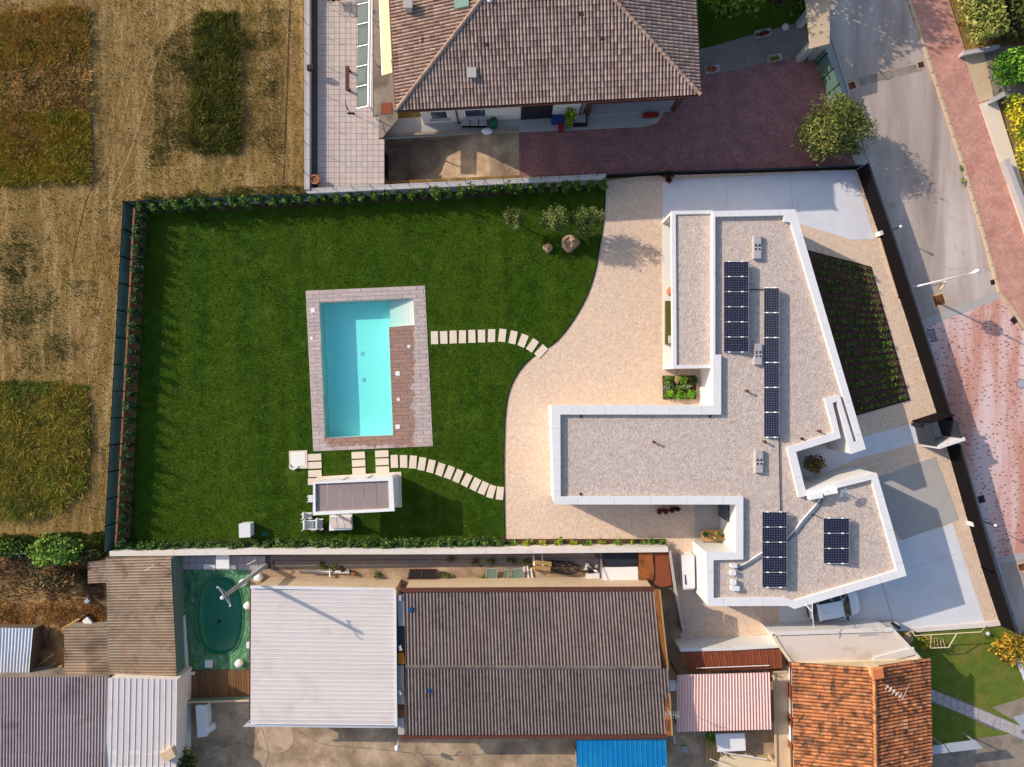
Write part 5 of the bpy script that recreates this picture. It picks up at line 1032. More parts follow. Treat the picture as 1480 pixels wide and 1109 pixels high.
# ---------------------------------------------------------------- ROAD and pavements
struct('road', MB().prism(L([(1188, -90), (1296, -90), (1310, 0), (1345, 106), (1388, 235), (1420, 345), (1441, 418), (1446, 430), (1335, 470), (1312, 405), (1266, 270), (1240, 180), (1203, 60)]), 0, .014), M['asphalt'])
struct('road', MB().prism(L([(1335, 470), (1446, 430), (1480, 480), (1640, 760), (1640, 770), (1440, 812), (1400, 690), (1370, 590), (1345, 505)]), 0, .016), M['road_block'])
struct('road', MB().prism(L([(1440, 812), (1640, 770), (1680, 1150), (1540, 1150), (1470, 905)]), 0, .015), M['asphalt'])
struct('road_band', MB().prism(L([(1333, 463), (1443, 420), (1446, 431), (1337, 474)]), 0, .021), M['concrete_mid']); struct('road_band', MB().prism(L([(1438, 807), (1640, 765), (1640, 774), (1440, 816)]), 0, .021), M['concrete_mid'])
struct('road_patch', MB().prism(L([(1240, 113), (1330, 92), (1334, 102), (1244, 124)]), 0, .018), M['concrete_old'])
struct('pavement', MB().prism(L([(1204, 62), (1188, -90), (1160, -90), (1195, 140), (1238, 243), (1272, 345), (1303, 441), (1356, 606), (1366, 640), (1396, 745), (1418, 820), (1446, 905), (1472, 905), (1440, 812), (1400, 690), (1370, 590), (1312, 405), (1266, 270), (1240, 180)]), 0, .05), M['concrete_mid'])
struct('pavement', MB().prism(L([(1300, -90), (1356, -90), (1370, 0), (1416, 140), (1452, 262), (1490, 375), (1560, 520), (1640, 700), (1640, 740), (1484, 478), (1447, 425), (1424, 345), (1392, 235), (1349, 106), (1314, 0)]), 0, .09), M['walk_paver'])
def kerb(name, pts, w, h, mat, step=1.0, y1=None):
    k = bpy.data.objects.new(name, None); COL.objects.link(k); k['kind'] = 'structure'; ORG[k] = Vector((0, 0, 0)); P = L(pts); ms = [MB().box((0, 0, 0), step-.015, w, h, 0, 0, None, .97).mesh('kerb_stone', M[mat]) for _ in range(2)]
    for a, b in zip(P[:-1], P[1:]):
        d_ = b-a; n = max(1, round(d_.length/step)); r = math.atan2(d_.y, d_.x)
        for i in range(n):
            p = a.lerp(b, (i+.5)/n)
            if in_frame((p.x, p.y, 0), 25): o = inst('kerb_stone', ms[i % 2], (p.x, p.y, .005+random.uniform(0, .006)), r+random.uniform(-.01, .01), k); o.scale = (d_.length/n/step, 1, 1)
kerb('kerb', [(1310, -10), (1347, 106), (1390, 235), (1422, 345), (1444, 424), (1480, 474), (1500, 505)], .2, .12, 'beige')
kerb('kerb', [(1188, -10), (1203, 61), (1240, 180), (1266, 270), (1312, 405), (1345, 505), (1370, 590), (1400, 690), (1440, 812), (1470, 905)], .14, .10, 'grey_wall')
def cover(name, label, px, py, s, rz, mat, mat2, round_=False):
    t = thing(name, label, 'manhole cover' if name == 'manhole_cover' else 'drain', W(px, py, .02)); p = W(px, py, .022)
    if round_: MB().lathe(p, [(s, 0), (s, .006), (s*.02, .006)], 20).build('frame', M[mat2], t); MB().lathe(p+Vector((0, 0, .007)), [(s*.85, 0), (s*.85, .006), (s*.02, .006)], 20).build('lid', M[mat], t)
    else:
        MB().box(p, s*1.35, s*1.35, .006, rz).build('frame', M[mat2], t); MB().box(p+Vector((0, 0, .0065)), s, s, .008, rz).build('lid', M[mat], t)
        for i in range(4): MB().box(p+Vector((math.cos(rz)*(i-1.5)*s*.22, math.sin(rz)*(i-1.5)*s*.22, .0148)), s*.08, s*.8, .006, rz).build('bar', M['black'], t)
cover('road_drain', 'rusty square drain with pale rim on the shaded upper road', 1231.5, 124, .5, .3, 'rust', 'beige'); cover('manhole_cover', 'round manhole cover in the middle of the upper road patch', 1283, 109, .32, 0, 'concrete_old', 'joint_line', True); cover('road_drain', 'small square drain at the kerb end of the road patch', 1331, 94, .42, .3, 'brown_metal', 'beige')
cover('road_drain', 'large square rusty drain just above the pale band across the road', 1357, 434, .75, .3, 'rust', 'beige'); cover('road_drain', 'small dark drain by the kerb at the end of the pale band', 1435, 408, .35, .3, 'black', 'beige'); cover('manhole_cover', 'dark square cover turned as a diamond in the block road by the kerb', 1466, 463, .36, .75, 'black', 'brown_metal')
cover('manhole_cover', 'grey square cover in the shaded block road below the street lamp', 1343, 486, .7, .2, 'stone_grey', 'joint_line'); cover('manhole_cover', 'round dark cover in the worn block road at the picture edge', 1476, 555, .36, 0, 'stone_grey', 'joint_line', True); cover('road_drain', 'dark square drain in the fence shadow opposite the lower gate', 1418, 722, .4, .25, 'black', 'brown_metal'); cover('road_drain', 'rusty square drain at the lower end of the block road', 1477, 820, .5, .25, 'rust', 'beige')
lp = thing('street_lamp', 'tall white street lamp beside the dark fence and the pale band', 'street lamp', W(1313, 417)); b0 = W(1313, 417); lh = 6.3
q = MB(); q.tube([b0, b0+Vector((0, 0, 2)), b0+Vector((0, 0, lh))], .085, 10, r2=.05); q.build('pole', M['white_paint'], lp, True)
q = MB(); d_ = Vector((.96, .28, 0)).normalized(); q.tube([b0+Vector((0, 0, lh)), b0+Vector((0, 0, lh+.12))+d_*.35], .04, 8); q.build('arm', M['white_paint'], lp, True)
q = MB(); c = b0+Vector((0, 0, lh+.05))+d_*.55; q.lathe(c, [(.04, 0), (.15, .03), (.18, .08), (.12, .13), (.02, .16)], 14, sx=1.6, sy=.8, rz=math.atan2(d_.y, d_.x)); q.build('lamp_head', M['white_paint'], lp, True)
tm_ = thing('traffic_mirror', 'round traffic mirror on a short post next to the street lamp', 'mirror', b0+Vector((.35, -.12, 0))); p0 = b0+Vector((.35, -.12, 0))
q = MB(); q.tube([p0, p0+Vector((0, 0, 3.4))], .035, 8); q.build('post', M['steel'], tm_)
c = p0+Vector((.12, -.06, 3.1)); ax = Vector((.75, -.35, .1)).normalized(); ax = Vector((math.cos(SUN_AZ)*.9, -math.sin(SUN_AZ)*.9, .25)).normalized(); u = ax.cross(Vector((0, 0, 1))).normalized(); w = u.cross(ax); q = MB(); vs = []
for r, z in ((.48, -.02), (.48, .05), (.40, .07), (.2, .11), (.01, .13)): vs += [c+(u*math.cos(k_*math.pi/10)+w*math.sin(k_*math.pi/10))*r+ax*z for k_ in range(20)]
q.add(vs, [(i*20+k_, i*20+(k_+1) % 20, (i+1)*20+(k_+1) % 20, (i+1)*20+k_) for i in range(4) for k_ in range(20)]+[tuple(reversed(range(20)))]); q.build('mirror_disc', M['orange'] if False else M['beige'], tm_, True)
# right edge: hedges, walls
struct('pavement_edge', MB().prism(L([(1392, 80), (1420, 72), (1434, 142), (1414, 150)]), 0, .10), M['beige'])
struct('front_path', MB().prism(L([(1414, 152), (1437, 142), (1490, 310), (1530, 430), (1490, 372), (1452, 262)]), 0, .16), M['stone'])
struct('front_path', MB().prism(L([(1420, 70), (1560, 60), (1560, 150), (1434, 142)]), 0, .14), M['concrete_old'])
plot_wall('low grey garden wall under the tall pale hedge', [(1392, 77), (1445, 67)], 0, .6, .22, 'grey_wall'); plot_wall('low grey garden wall between the two clipped hedges', [(1432, 146), (1453, 135)], 0, .6, .25, 'grey_wall'); plot_wall('narrow grey garden wall along the yellow hedge', [(1455, 230), (1500, 350)], 0, .7, .3, 'grey_wall')
def hedge(label, poly, h, n, size, cols, group=None, name='clipped_hedge'):
    P = L(poly); xs = [p.x for p in P]; ys = [p.y for p in P]; ce = Vector((sum(xs)/len(P), sum(ys)/len(P), 0)); x = RNG.uniform(min(xs), max(xs), n*2); y = RNG.uniform(min(ys), max(ys), n*2); k_ = inside_np(x, y, [(p.x, p.y) for p in P]); x, y = x[k_], y[k_]
    z = h*(.15+.85*RNG.random(len(x))**.45)*(1+.10*npn(x, y, 2.6)); ii = ((x*1.7).astype(int)*7+(y*1.7).astype(int)*13+(z*2).astype(int)*5) % 60
    T = tints(cols, ii-ii.min(), .16); T *= (1+.12*npn(x, y, 5.0))[:, None]
    t = thing(name, label, 'hedge', ce, group); o = bpy.data.objects.new('foliage', leaf_mesh('foliage', np.stack([x-ce.x, y-ce.y, z], 1), size, T, up=.4)); COL.objects.link(o); o.parent = t
    q = MB()
    for k2 in range(4): p = P[0].lerp(P[2], (k2+.5)/4); q.tube([(p.x, p.y, 0), (p.x, p.y, h*.7)], .05, 6)
    q.build('stem', M['bark'], t); return t
hedge('tall pale olive hedge at the top of the pink pavement', [(1366, -40), (1410, -40), (1430, 66), (1390, 74), (1374, 30)], 2.2, 3600, .24, [S(140, 140, 70), S(166, 162, 90), S(116, 120, 54), S(98, 108, 44)])
hedge('dark dense hedge filling the upper right corner', [(1410, -40), (1580, -40), (1580, 62), (1430, 68)], 2.0, 4200, .3, [S(36, 46, 16), S(56, 68, 24), S(80, 84, 34), S(26, 32, 14)], name='garden_hedge')
hedge('rounded bright green hedge between the two low walls', [(1420, 100), (1432, 86), (1466, 82), (1580, 78), (1580, 126), (1468, 130), (1432, 134), (1422, 122)], 1.7, 3600, .22, [S(60, 104, 20), S(86, 130, 32), S(110, 152, 48), S(44, 80, 18)])
hedge('bright yellow green hedge along the pale path', [(1440, 148), (1460, 142), (1472, 180), (1500, 250), (1560, 400), (1500, 340), (1464, 240)], 1.3, 6500, .22, [S(170, 160, 20), S(196, 184, 40), S(130, 136, 26), S(96, 112, 26)])
struct('side_garden', MB().prism(L([(1468, 150), (1640, 100), (1640, 700), (1500, 330)]), 0, .02), M['soil'])
for k_, (px, py) in enumerate(((1388, 243), (1391, 262), (1469, 292), (1478, 320), (1474, 306))):
    o = inst('weed_tuft', bush_mesh('weed_tuft', (.16, .3, .1), 60, 6, .12, DG, shell=.2), W(px, py, .1), 0); tag(o, 'green weed tuft growing in the kerb joint of the pink pavement' if k_ < 2 else 'weed tuft along the right edge of the pink pavement', 'weed', 'weeds in the kerb joint' if k_ < 2 else 'weeds along the pavement edge')
# ---------------------------------------------------------------- white wall below the lawn and the back yards
def wall_line(label, pts, h, th, mat, cop, name='boundary_wall', cl=2.0):
    P = [W(p[0], p[1], h) for p in pts]; t = thing(name, label, 'wall', (P[0].x, P[0].y, 0))
    for a, b in zip(P[:-1], P[1:]):
        q = MB(); wallq(q, a, b, 0, h-.05, th-.04); q.build('wall', M[mat], t); n = max(1, int((b-a).length/cl))
        for i in range(n): q = MB(); wallq(q, a.lerp(b, (i+.002)/n), a.lerp(b, (i+.998)/n), h-.049, h, th); q.build('coping_slab', M[cop], t)
    return t
wall_line('long white topped wall between the lawn hedge and the back yards', [(158, 800.5), (390, 798), (660, 797.5), (966, 794.5)], 1.25, .36, 'white_old', 'white_old')
wall_line('thin dark edged wall between the gravel and the rusty shed roofs', [(968, 795), (976, 850), (989, 918)], 1.2, .16, 'concrete_old', 'concrete_mid')
wall_line('white rendered wall between the gravel and the rust brown roof', [(983, 940), (1060, 938), (1129, 934)], 1.9, .22, 'white', 'white')
YARD = L([(250, 803), (966, 800), (975, 850), (986, 930), (1131, 920), (1150, 1180), (250, 1180)])
struct('yard', MB().prism(YARD, 0, .012, holes=[POND], sides=False), M['yard'])
struct('alley', MB().prism(L([(392, 801), (870, 800), (870, 819), (640, 820), (395, 824)]), 0, .02), M['grout'])
struct('farm_yard', MB().prism(L([(-60, 792), (150, 786), (158, 800), (158, 985), (-60, 985)]), 0, .011), M['dirt'])
# cracks and an older round patch in the yard floor
struct('yard_patch', MB().prism([W(398+26*math.cos(a)*(1+.06*math.sin(3*a)), 1064+24*math.sin(a)*(1+.05*math.sin(2*a))) for a in [k_*math.pi/12 for k_ in range(24)]], None, .018, sides=False), plain('pale_yard_patch', S(196, 168, 140), .12, 1.6, .9, .3, 12, dirt=(S(150, 126, 104), 1.4, .5, .25)))
for pts in ([(352, 1040), (374, 1046), (388, 1086), (382, 1112)], [(430, 1056), (470, 1076), (540, 1082), (640, 1092), (740, 1088)], [(300, 1092), (340, 1074), (372, 1082)], [(600, 1078), (616, 1098), (640, 1112)], [(980, 1066), (1000, 1092), (990, 1112)]):
    q = MB(); ribbon(q, L(spline(pts, 6)), .035, .022, .8); struct('yard_crack', q, M['joint_line'])
# flat slabs along the alley wall
am = [MB().box((0, 0, 0), .72, .40, .02, 0, 0, None, .97).mesh('slab', M['slab'])]; al = bpy.data.objects['alley']
for i in range(34):
    for j in range(2):
        p = W(398+i*13.8+(j*6), 806+j*8.6-i*.12); inst('slab', am[0], (p.x, p.y, .021+random.uniform(0, .01)), random.uniform(-.02, .02), al)
def hall_walls(name, label, cat, pts, z, mat, thick=None):
    P = L(pts, z); t = thing(name, label, cat, (P[0].x, P[0].y, 0)); MB().prism(P, 0, z-.1).build('wall', M[mat], t); return t
def edge(t, name, pts, z, w, h, mat, dz=0):
    for a, b in zip(pts[:-1], pts[1:]):
        q = MB(); wallq(q, W(a[0], a[1], z), W(b[0], b[1], z), z-h+dz, z+dz, w); q.build(name, M[mat], t)
# white roofed hall
hz = 3.1
wa = hall_walls('white_roof_hall', 'wide shed with a pale ribbed metal roof crossed by the shadow of the utility pole', 'shed', [(367, 853), (569, 856), (570, 1044), (364, 1041)], hz, 'beige')
corr(wa, W(363, 849, hz), W(362, 1046, hz), W(572, 1048, hz+.22), W(571, 853, hz+.22), .30, .016, M['sheet_white'], 6, 1, 'rib', tj=.02)
edge(wa, 'verge_flashing', [(362, 848.5), (571, 852.5)], hz+.12, .16, .2, 'coping', .06); edge(wa, 'verge_flashing', [(571.5, 853), (573, 1050)], hz+.2, .12, .3, 'coping', .10); edge(wa, 'gutter', [(361.5, 849), (360.5, 1046)], hz, .10, .12, 'brown_metal', -.04)
q = MB(); q.add([W(361, 1041, hz+.02), W(351, 1050.5, hz-.25), W(572, 1052.5, hz-.1), W(571, 1046, hz+.24)], [(0, 1, 2, 3)]); q.build('front_flashing', M['sheet_metal'] if False else M['coping'], wa)
# dark roofed hall
da = hall_walls('dark_roof_hall', 'large shed with a weathered grey corrugated roof and brown metal edging', 'shed', [(584, 855), (944, 852), (962, 1060), (588, 1063)], hz, 'beige')
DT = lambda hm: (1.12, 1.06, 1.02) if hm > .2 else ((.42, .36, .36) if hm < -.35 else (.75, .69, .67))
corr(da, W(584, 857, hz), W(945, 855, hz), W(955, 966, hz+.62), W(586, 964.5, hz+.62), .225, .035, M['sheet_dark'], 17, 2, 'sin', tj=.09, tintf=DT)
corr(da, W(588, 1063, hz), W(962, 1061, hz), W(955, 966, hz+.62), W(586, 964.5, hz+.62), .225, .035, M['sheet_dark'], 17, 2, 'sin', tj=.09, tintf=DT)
for i in range(17):
    a, b = W(586, 964.5, hz+.67), W(955, 966, hz+.67); q = MB(); p, r = a.lerp(b, i/17), a.lerp(b, (i+1.02)/17); q.add([p+Vector((0, .13, -.03)), p+Vector((0, .05, .02)), p+Vector((0, -.05, .02)), p+Vector((0, -.13, -.03)), r+Vector((0, .13, -.03)), r+Vector((0, .05, .02)), r+Vector((0, -.05, .02)), r+Vector((0, -.13, -.03))], [(0, 1, 5, 4), (1, 2, 6, 5), (2, 3, 7, 6)], 0, (random.uniform(.55, .75),)*3); q.build('ridge_sheet', M['sheet_dark'], da)
edge(da, 'gutter', [(578, 853), (945, 851)], hz, .26, .16, 'brown_metal', .06); edge(da, 'gutter', [(581, 1066), (965, 1064)], hz, .2, .16, 'brown_metal', .06); edge(da, 'verge_board', [(949, 853), (961, 966), (967, 1062)], hz+.25, .26, .3, 'rust', .12); edge(da, 'verge_cap', [(953, 853), (965, 966), (971, 1062)], hz+.25, .08, .3, 'timber', .16)
for y0, y1, m in ((860, 905, 'concrete_mid'), (907, 942, 'anthracite'), (944, 960, 'orange'), (962, 1018, 'concrete_mid'), (1020, 1036, 'rust'), (1038, 1062, 'concrete_mid')):
    MB().prism(L([(574.5, y0), (583.5, y0), (584.5, y1), (575.5, y1)], hz+.05), hz-.1, hz+.05, bottom=True).build('valley_sheet', M[m], da)
for i, (px, py) in enumerate(((578, 864), (579, 936), (578, 1000))): MB().box(W(px, py, hz+.055), .2, .34, .14, .3*i).build('vent_block', M['grey_wall'], da)
MB().prism(L([(767, 923), (783, 923), (783, 958), (767, 958)], hz+.45), None, hz+.66, sides=False) 
for px, py, s in ((593, 881, .3), (620, 998, .24)): 
    z = hz+.2 if py < 900 else hz+.46; MB().box(W(px, py, z), s, s, .06, .1).build('roof_patch', M['blue_plastic'], da)
q = MB(); q.lathe(W(575, 1079, 1.6), [(.03, 0), (.16, .06), (.2, .2), (.12, .4), (.05, .5)], 12); q.tube([W(575, 1078, 2.1), W(575.5, 1070, 2.3)], .025, 6); one('wall_lamp', q, M['white_paint'], 'white lamp hanging off the lower corner of the dark hall', 'lamp', W(575, 1079, 1.6), smooth=True)
# blue canopy
bc = thing('blue_canopy', 'bright blue sheet canopy below the dark roofed hall', 'canopy', W(898, 1090)); bz = 2.7
corr(bc, W(833, 1069.5, bz), W(962, 1069, bz), W(965, 1150, bz-.2), W(834, 1150, bz-.2), .33, .014, sheet('blue_roof_sheet', S(0, 122, 184), .5, (S(40, 140, 186), .8, .5, .3), .06), 4, 1, 'rib', tj=.05)
for px in (836, 960): p = W(px, 1110, bz); MB().box((p.x, p.y, .012), .1, .1, bz-.06).build('post', M['steel'], bc)
# sheds on the left
sz = 1.6
sa = hall_walls('brown_roof_shed', 'long shed with a weathered brown corrugated roof and green side wall', 'shed', [(156, 808), (248, 806), (254, 976), (159, 975)], sz, 'mesh')
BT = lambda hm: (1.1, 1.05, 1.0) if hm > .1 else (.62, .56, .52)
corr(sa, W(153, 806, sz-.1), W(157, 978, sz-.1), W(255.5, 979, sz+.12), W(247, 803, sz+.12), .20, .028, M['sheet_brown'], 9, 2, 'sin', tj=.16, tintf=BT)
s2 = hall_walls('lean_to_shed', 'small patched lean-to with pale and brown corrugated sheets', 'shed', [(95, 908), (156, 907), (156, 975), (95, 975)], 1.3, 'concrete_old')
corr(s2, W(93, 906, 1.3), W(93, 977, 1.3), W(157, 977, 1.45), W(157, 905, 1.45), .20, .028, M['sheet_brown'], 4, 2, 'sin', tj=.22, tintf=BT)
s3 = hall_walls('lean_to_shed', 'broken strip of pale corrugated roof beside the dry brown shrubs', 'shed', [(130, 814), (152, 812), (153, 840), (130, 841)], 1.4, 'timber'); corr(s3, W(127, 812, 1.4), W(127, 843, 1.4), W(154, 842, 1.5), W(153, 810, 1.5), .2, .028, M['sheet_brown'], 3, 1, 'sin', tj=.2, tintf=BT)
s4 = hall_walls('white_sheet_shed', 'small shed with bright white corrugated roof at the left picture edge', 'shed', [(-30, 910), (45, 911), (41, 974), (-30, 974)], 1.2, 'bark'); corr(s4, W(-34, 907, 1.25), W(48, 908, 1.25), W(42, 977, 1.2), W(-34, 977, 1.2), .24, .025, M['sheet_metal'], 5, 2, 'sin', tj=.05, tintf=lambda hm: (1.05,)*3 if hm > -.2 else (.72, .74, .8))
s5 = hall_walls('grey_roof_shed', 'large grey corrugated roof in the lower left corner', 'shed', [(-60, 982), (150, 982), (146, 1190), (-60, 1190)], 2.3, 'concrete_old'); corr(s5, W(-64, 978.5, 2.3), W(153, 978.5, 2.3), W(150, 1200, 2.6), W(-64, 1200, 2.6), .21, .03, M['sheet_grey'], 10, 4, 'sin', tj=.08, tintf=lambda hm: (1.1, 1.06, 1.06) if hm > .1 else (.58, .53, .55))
s6 = hall_walls('white_roof_shed', 'white ribbed roof beside the large grey corrugated roof', 'shed', [(156, 983), (253, 985), (250, 1190), (150, 1190)], 2.5, 'white_old'); corr(s6, W(154.5, 979.5, 2.5), W(256, 982, 2.5), W(253, 1200, 2.3), W(149, 1200, 2.3), .40, .02, M['sheet_white'], 5, 2, 'rib', tj=.02)
MB().box(W(246, 1088, 2.42), .9, .7, .35, .5).build('chimney_box', M['beige'], s6)
# pool pit under the green tarpaulin
tp = thing('tarpaulin', 'wrinkled green tarpaulin spread round the covered oval pool', 'tarpaulin', W(318, 889)); q = MB(); TO = [(264, 824), (300, 822), (340, 822), (362, 824), (362, 900), (362, 968), (320, 969), (268, 968), (266, 900)]
q.prism(L(TO), None, .03, holes=[POND], sides=False); q.build('sheet', M['tarp'], tp)
for i in range(34):
    a = random.random()*6.28; r = random.uniform(1.06, 1.35); x, y = 318+36*r*math.cos(a), 889+59*r*math.sin(a)
    if not (268 < x < 358 and 828 < y < 964): continue
    b_ = a+random.uniform(-.5, .5); l = random.uniform(4, 14); p, e = W(x, y), W(x+math.cos(b_)*l, y+math.sin(b_)*l)
    if not inside(e.x, e.y, [(v.x, v.y) for v in L(TO)]): continue
    d_ = (e-p).normalized(); n_ = Vector((-d_.y, d_.x, 0))*random.uniform(.05, .11); z = Vector((0, 0, random.uniform(.05, .1))); m_ = p.lerp(e, .5); q = MB(); q.add([p+Vector((0, 0, .03)), m_+n_+Vector((0, 0, .03)), m_+z, m_-n_+Vector((0, 0, .03)), e+Vector((0, 0, .03))], [(0, 2, 1), (0, 3, 2), (4, 1, 2), (4, 2, 3)]); q.build('fold', M['tarp'], tp)
op = thing('oval_pool', 'oval pool with dark green sagging cover in the tarpaulin yard', 'swimming pool', W(318, 889)); q = MB(); ce = W(318, 889, -.55); ri = [(1.0, .03), (.985, -.30), (.93, -.50), (.6, -.60), (.25, -.66), (.0, -.68)]
pts = [[Vector((ce.x+(p.x-ce.x)*k_, ce.y+(p.y-ce.y)*k_, z)) for p in POND] for k_, z in ri[:-1]]
vs = [p for r in pts for p in r]+[Vector((ce.x, ce.y, -.68))]; n = len(POND); fs = [(i*n+k_, i*n+(k_+1) % n, (i+1)*n+(k_+1) % n, (i+1)*n+k_) for i in range(4) for k_ in range(n)]+[(4*n+k_, 4*n+(k_+1) % n, 5*n) for k_ in range(n)]
q.add(vs, fs); q.build('cover', M['pond'], op, True)
q = MB(); q.tube([Vector((p.x, p.y, .05)) for p in POND]+[Vector((POND[0].x, POND[0].y, .05))], .04, 6); q.build('rim', M['tarp'], op, True)
MB().lathe(W(317, 898, -.67), [(.12, 0), (.12, .05), (.02, .06)], 10).build('drain', M['black'], op)
for px, py, s, lb in ((353, 841, .26, 'white float near the pole on the green tarpaulin'), (375, 833, .30, 'white drum at the upper right end of the green tarpaulin'), (359.5, 874, .26, 'white float half under the edge of the pale hall roof'), (347, 957, .27, 'round white drum on the lower part of the green tarpaulin')):
    one('white_drum', MB().lathe(W(px, py, .03), [(s*.9, 0), (s, .06), (s, .34), (s*.8, .40), (s*.1, .42)], 18), M['white_paint'], lb, 'drum', W(px, py), 'white drums on the tarpaulin', True)
for px, py, s, lb in ((301, 960, .5, 'pale square box lid on the tarpaulin near the brown deck'), (360, 933, .42, 'small cream square slab at the tarpaulin edge by the pale hall')): one('square_slab', MB().prism(L([(px-s*10, py-s*10), (px+s*10, py-s*10), (px+s*10, py+s*10), (px-s*10, py+s*10)], .2), .03, .2), M['concrete'], lb, 'slab', W(px, py))
gt2 = thing('white_gutter', 'long white gutter length lying along the green shed wall', 'gutter', W(266, 930)); q = MB(); q.bar(W(264.5, 890, .2), W(270, 972, .2), .26, .14); q.build('channel', M['white_paint'], gt2); q = MB(); q.bar(W(269, 974, .2), W(281, 973, .2), .18, .14); q.build('end_piece', M['white_paint'], gt2)
dk2 = struct('deck_base', MB().prism(L([(267, 969), (361, 967), (361, 1012), (270, 1013)]), 0, .06), M['grout'])
for i in range(24):
    x0, x1 = 267.5+i*3.9, 267.5+(i+1)*3.9-.45
    MB().prism(L([(x0, 969.3-i*.07), (x1, 969.3-i*.07), (x1+1.0, 1012), (x0+1.2, 1012)]), .061, .10+random.uniform(0, .008), 0, (random.uniform(.8, 1.2),)*3).build('plank', M['wood_deck'], dk2)
wall_line('low dark green wall at the lower end of the brown deck', [(271, 1015.5), (361, 1013)], .7, .12, 'mesh', 'beige')
pvs = struct('paved_strip', MB().prism(L([(264, 804), (392, 802), (392, 822), (264, 824)]), 0, .04), M['grout']); pm = MB().box((0, 0, 0), .48, .48, .025, 0, 0, None, .98).mesh('paving_slab', M['stone_grey'])
for i in range(12):
    for j in range(2): p = W(269+i*10, 808.5+j*10); inst('paving_slab', pm, (p.x, p.y, .041), random.uniform(-.01, .01), pvs)
tb = thing('white_table', 'white square table on the grey paving above the green tarpaulin', 'table', W(322, 812)); MB().prism(L([(312, 802.5), (331, 802.5), (331, 822), (312, 822)], .74), .70, .74, bottom=True).build('table_top', M['white_paint'], tb)
for px, py in ((314, 804.5), (329, 804.5), (314, 820), (329, 820)): MB().box(W(px, py, .067), .05, .05, .63).build('leg', M['steel'], tb)
one('white_board', MB().prism(L([(294, 816), (311, 815.5), (311, 822), (294, 822.5)], .08), .068, .1), M['white_paint'], 'narrow white board lying next to the white table', 'board', W(302, 819))
# utility pole with bracket
up = thing('utility_pole', 'tall concrete utility pole leaning over the picture above the green tarpaulin', 'utility pole', W(385, 817)); b0 = W(385, 817); ph = 7.4
q = MB(); q.tube([b0, b0+Vector((0, 0, ph))], .17, 12, r2=.11); q.build('pole', M['concrete_mid'], up, True)
tpz = b0+Vector((0, 0, ph-.35)); dd = Vector((.5, -.75, 0)).normalized()
for s in (-1, 1):
    q = MB(); q.bar(tpz+Vector((0, 0, .1)), tpz+dd*s*.75+Vector((0, 0, .1)), .05); q.bar(tpz+Vector((.1, .06, -.1)), tpz+dd*s*.75+Vector((0, 0, .1)), .04); q.build('cross_arm', M['steel'], up); q = MB(); q.lathe(tpz+dd*s*.7+Vector((0, 0, .12)), [(.03, 0), (.05, .08), (.03, .16)], 8); q.build('insulator', M['white_paint'], up)
q = MB(); q.lathe(b0+Vector((0, 0, ph)), [(.11, 0), (.12, .1), (.05, .16)], 10); q.build('cap', M['white_paint'], up)
for lb, a, b in (('thin bracket post leaning over the white wall beside the utility pole', (379, 803), 1.3), ('pair of thin pipes at the upper corner of the brown roof shed', (246, 806), 2.3)):
    t = thing('pipe_post', lb, 'post', W(*a)); p = W(*a); q = MB(); q.tube([p, p+Vector((0, 0, b)), p+Vector((-.55, -.3, b+.1))], .035, 8); q.build('pipe', M['steel'], t)
# things standing in the alley
cf = thing('cold_frame', 'black framed double panel lying in the sunny alley above the dark hall', 'frame', W(611, 830))
for i in range(2): MB().prism(L([(593+i*19, 823.5), (611+i*19, 823.5), (609+i*19, 836.5), (590+i*19, 836.5)], .35), .25, .33, bottom=True).build('panel', M['black'], cf)
for a, b in (((592, 823), (632, 823)), ((589, 837), (629, 837)), ((592, 823), (589, 837)), ((611.5, 823), (609, 837)), ((632, 823), (629, 837))): q = MB(); q.bar(W(*a, .35), W(*b, .35), .05); q.build('frame', M['brown_metal'], cf)
for px, py in ((593, 824), (631, 824), (590, 836), (628, 836)): MB().box(W(px, py, .02), .05, .05, .24).build('leg', M['brown_metal'], cf)
for lb, pts in (('tilted greenish glass pane left of two in the alley', [(704, 822), (719, 822), (718, 838), (702, 838)]), ('narrow greenish glass pane beside the tilted one in the alley', [(729, 823), (736, 823), (735, 838), (728, 838)]), ('framed wide glass pane leaning near the white timbers', [(740, 823), (755, 822), (755, 838), (739, 838)])):
    t = thing('glass_pane', lb, 'glass pane', W(pts[0][0], pts[0][1]), 'glass panes in the alley'); q = MB(); P = [W(*pts[0], .5), W(*pts[1], .5), W(*pts[2], .1), W(*pts[3], .1)]; q.add(P+[p-Vector((0, 0, .02)) for p in P], [(3, 2, 1, 0), (4, 5, 6, 7), (0, 1, 5, 4), (1, 2, 6, 5), (2, 3, 7, 6), (3, 0, 4, 7)]); q.build('pane', M['water_glass'], t); q = MB()
    for a, b in zip(P, P[1:]+P[:1]): q.bar(a, b, .04)
    q.build('frame', M['steel'], t)
for k_, (a, b) in enumerate((((758, 817), (757, 839)), ((762, 818), (764, 839)), ((767, 822), (770, 839)))): q = MB(); q.bar(W(*a, .12), W(*b, .12), .12, .05); one('white_plank', q, M['white_paint'], ('straight white plank by the framed glass', 'slanted white plank between two others', 'slanted white plank beside the yellow crates')[k_], 'plank', W(*a), 'white planks in the alley')
for k_, (px, py, lb) in enumerate(((785, 814, 'upper yellowish timber crate by the black hoses'), (783.5, 821, 'lower yellow timber crate by the black hoses'))):
    t = thing('timber_crate', lb, 'crate', W(px, py), 'yellow crates in the alley')
    for j in range(3): MB().box(W(px, py, .5)+Vector((0, .1-.1*j, 0)), 1.2, .085, .03, -.1).build('slat', M['timber'], t)
    for s in (-.5, .5): MB().box(W(px+s*22, py, .02), .07, .28, .47, -.1).build('end', M['timber'], t)
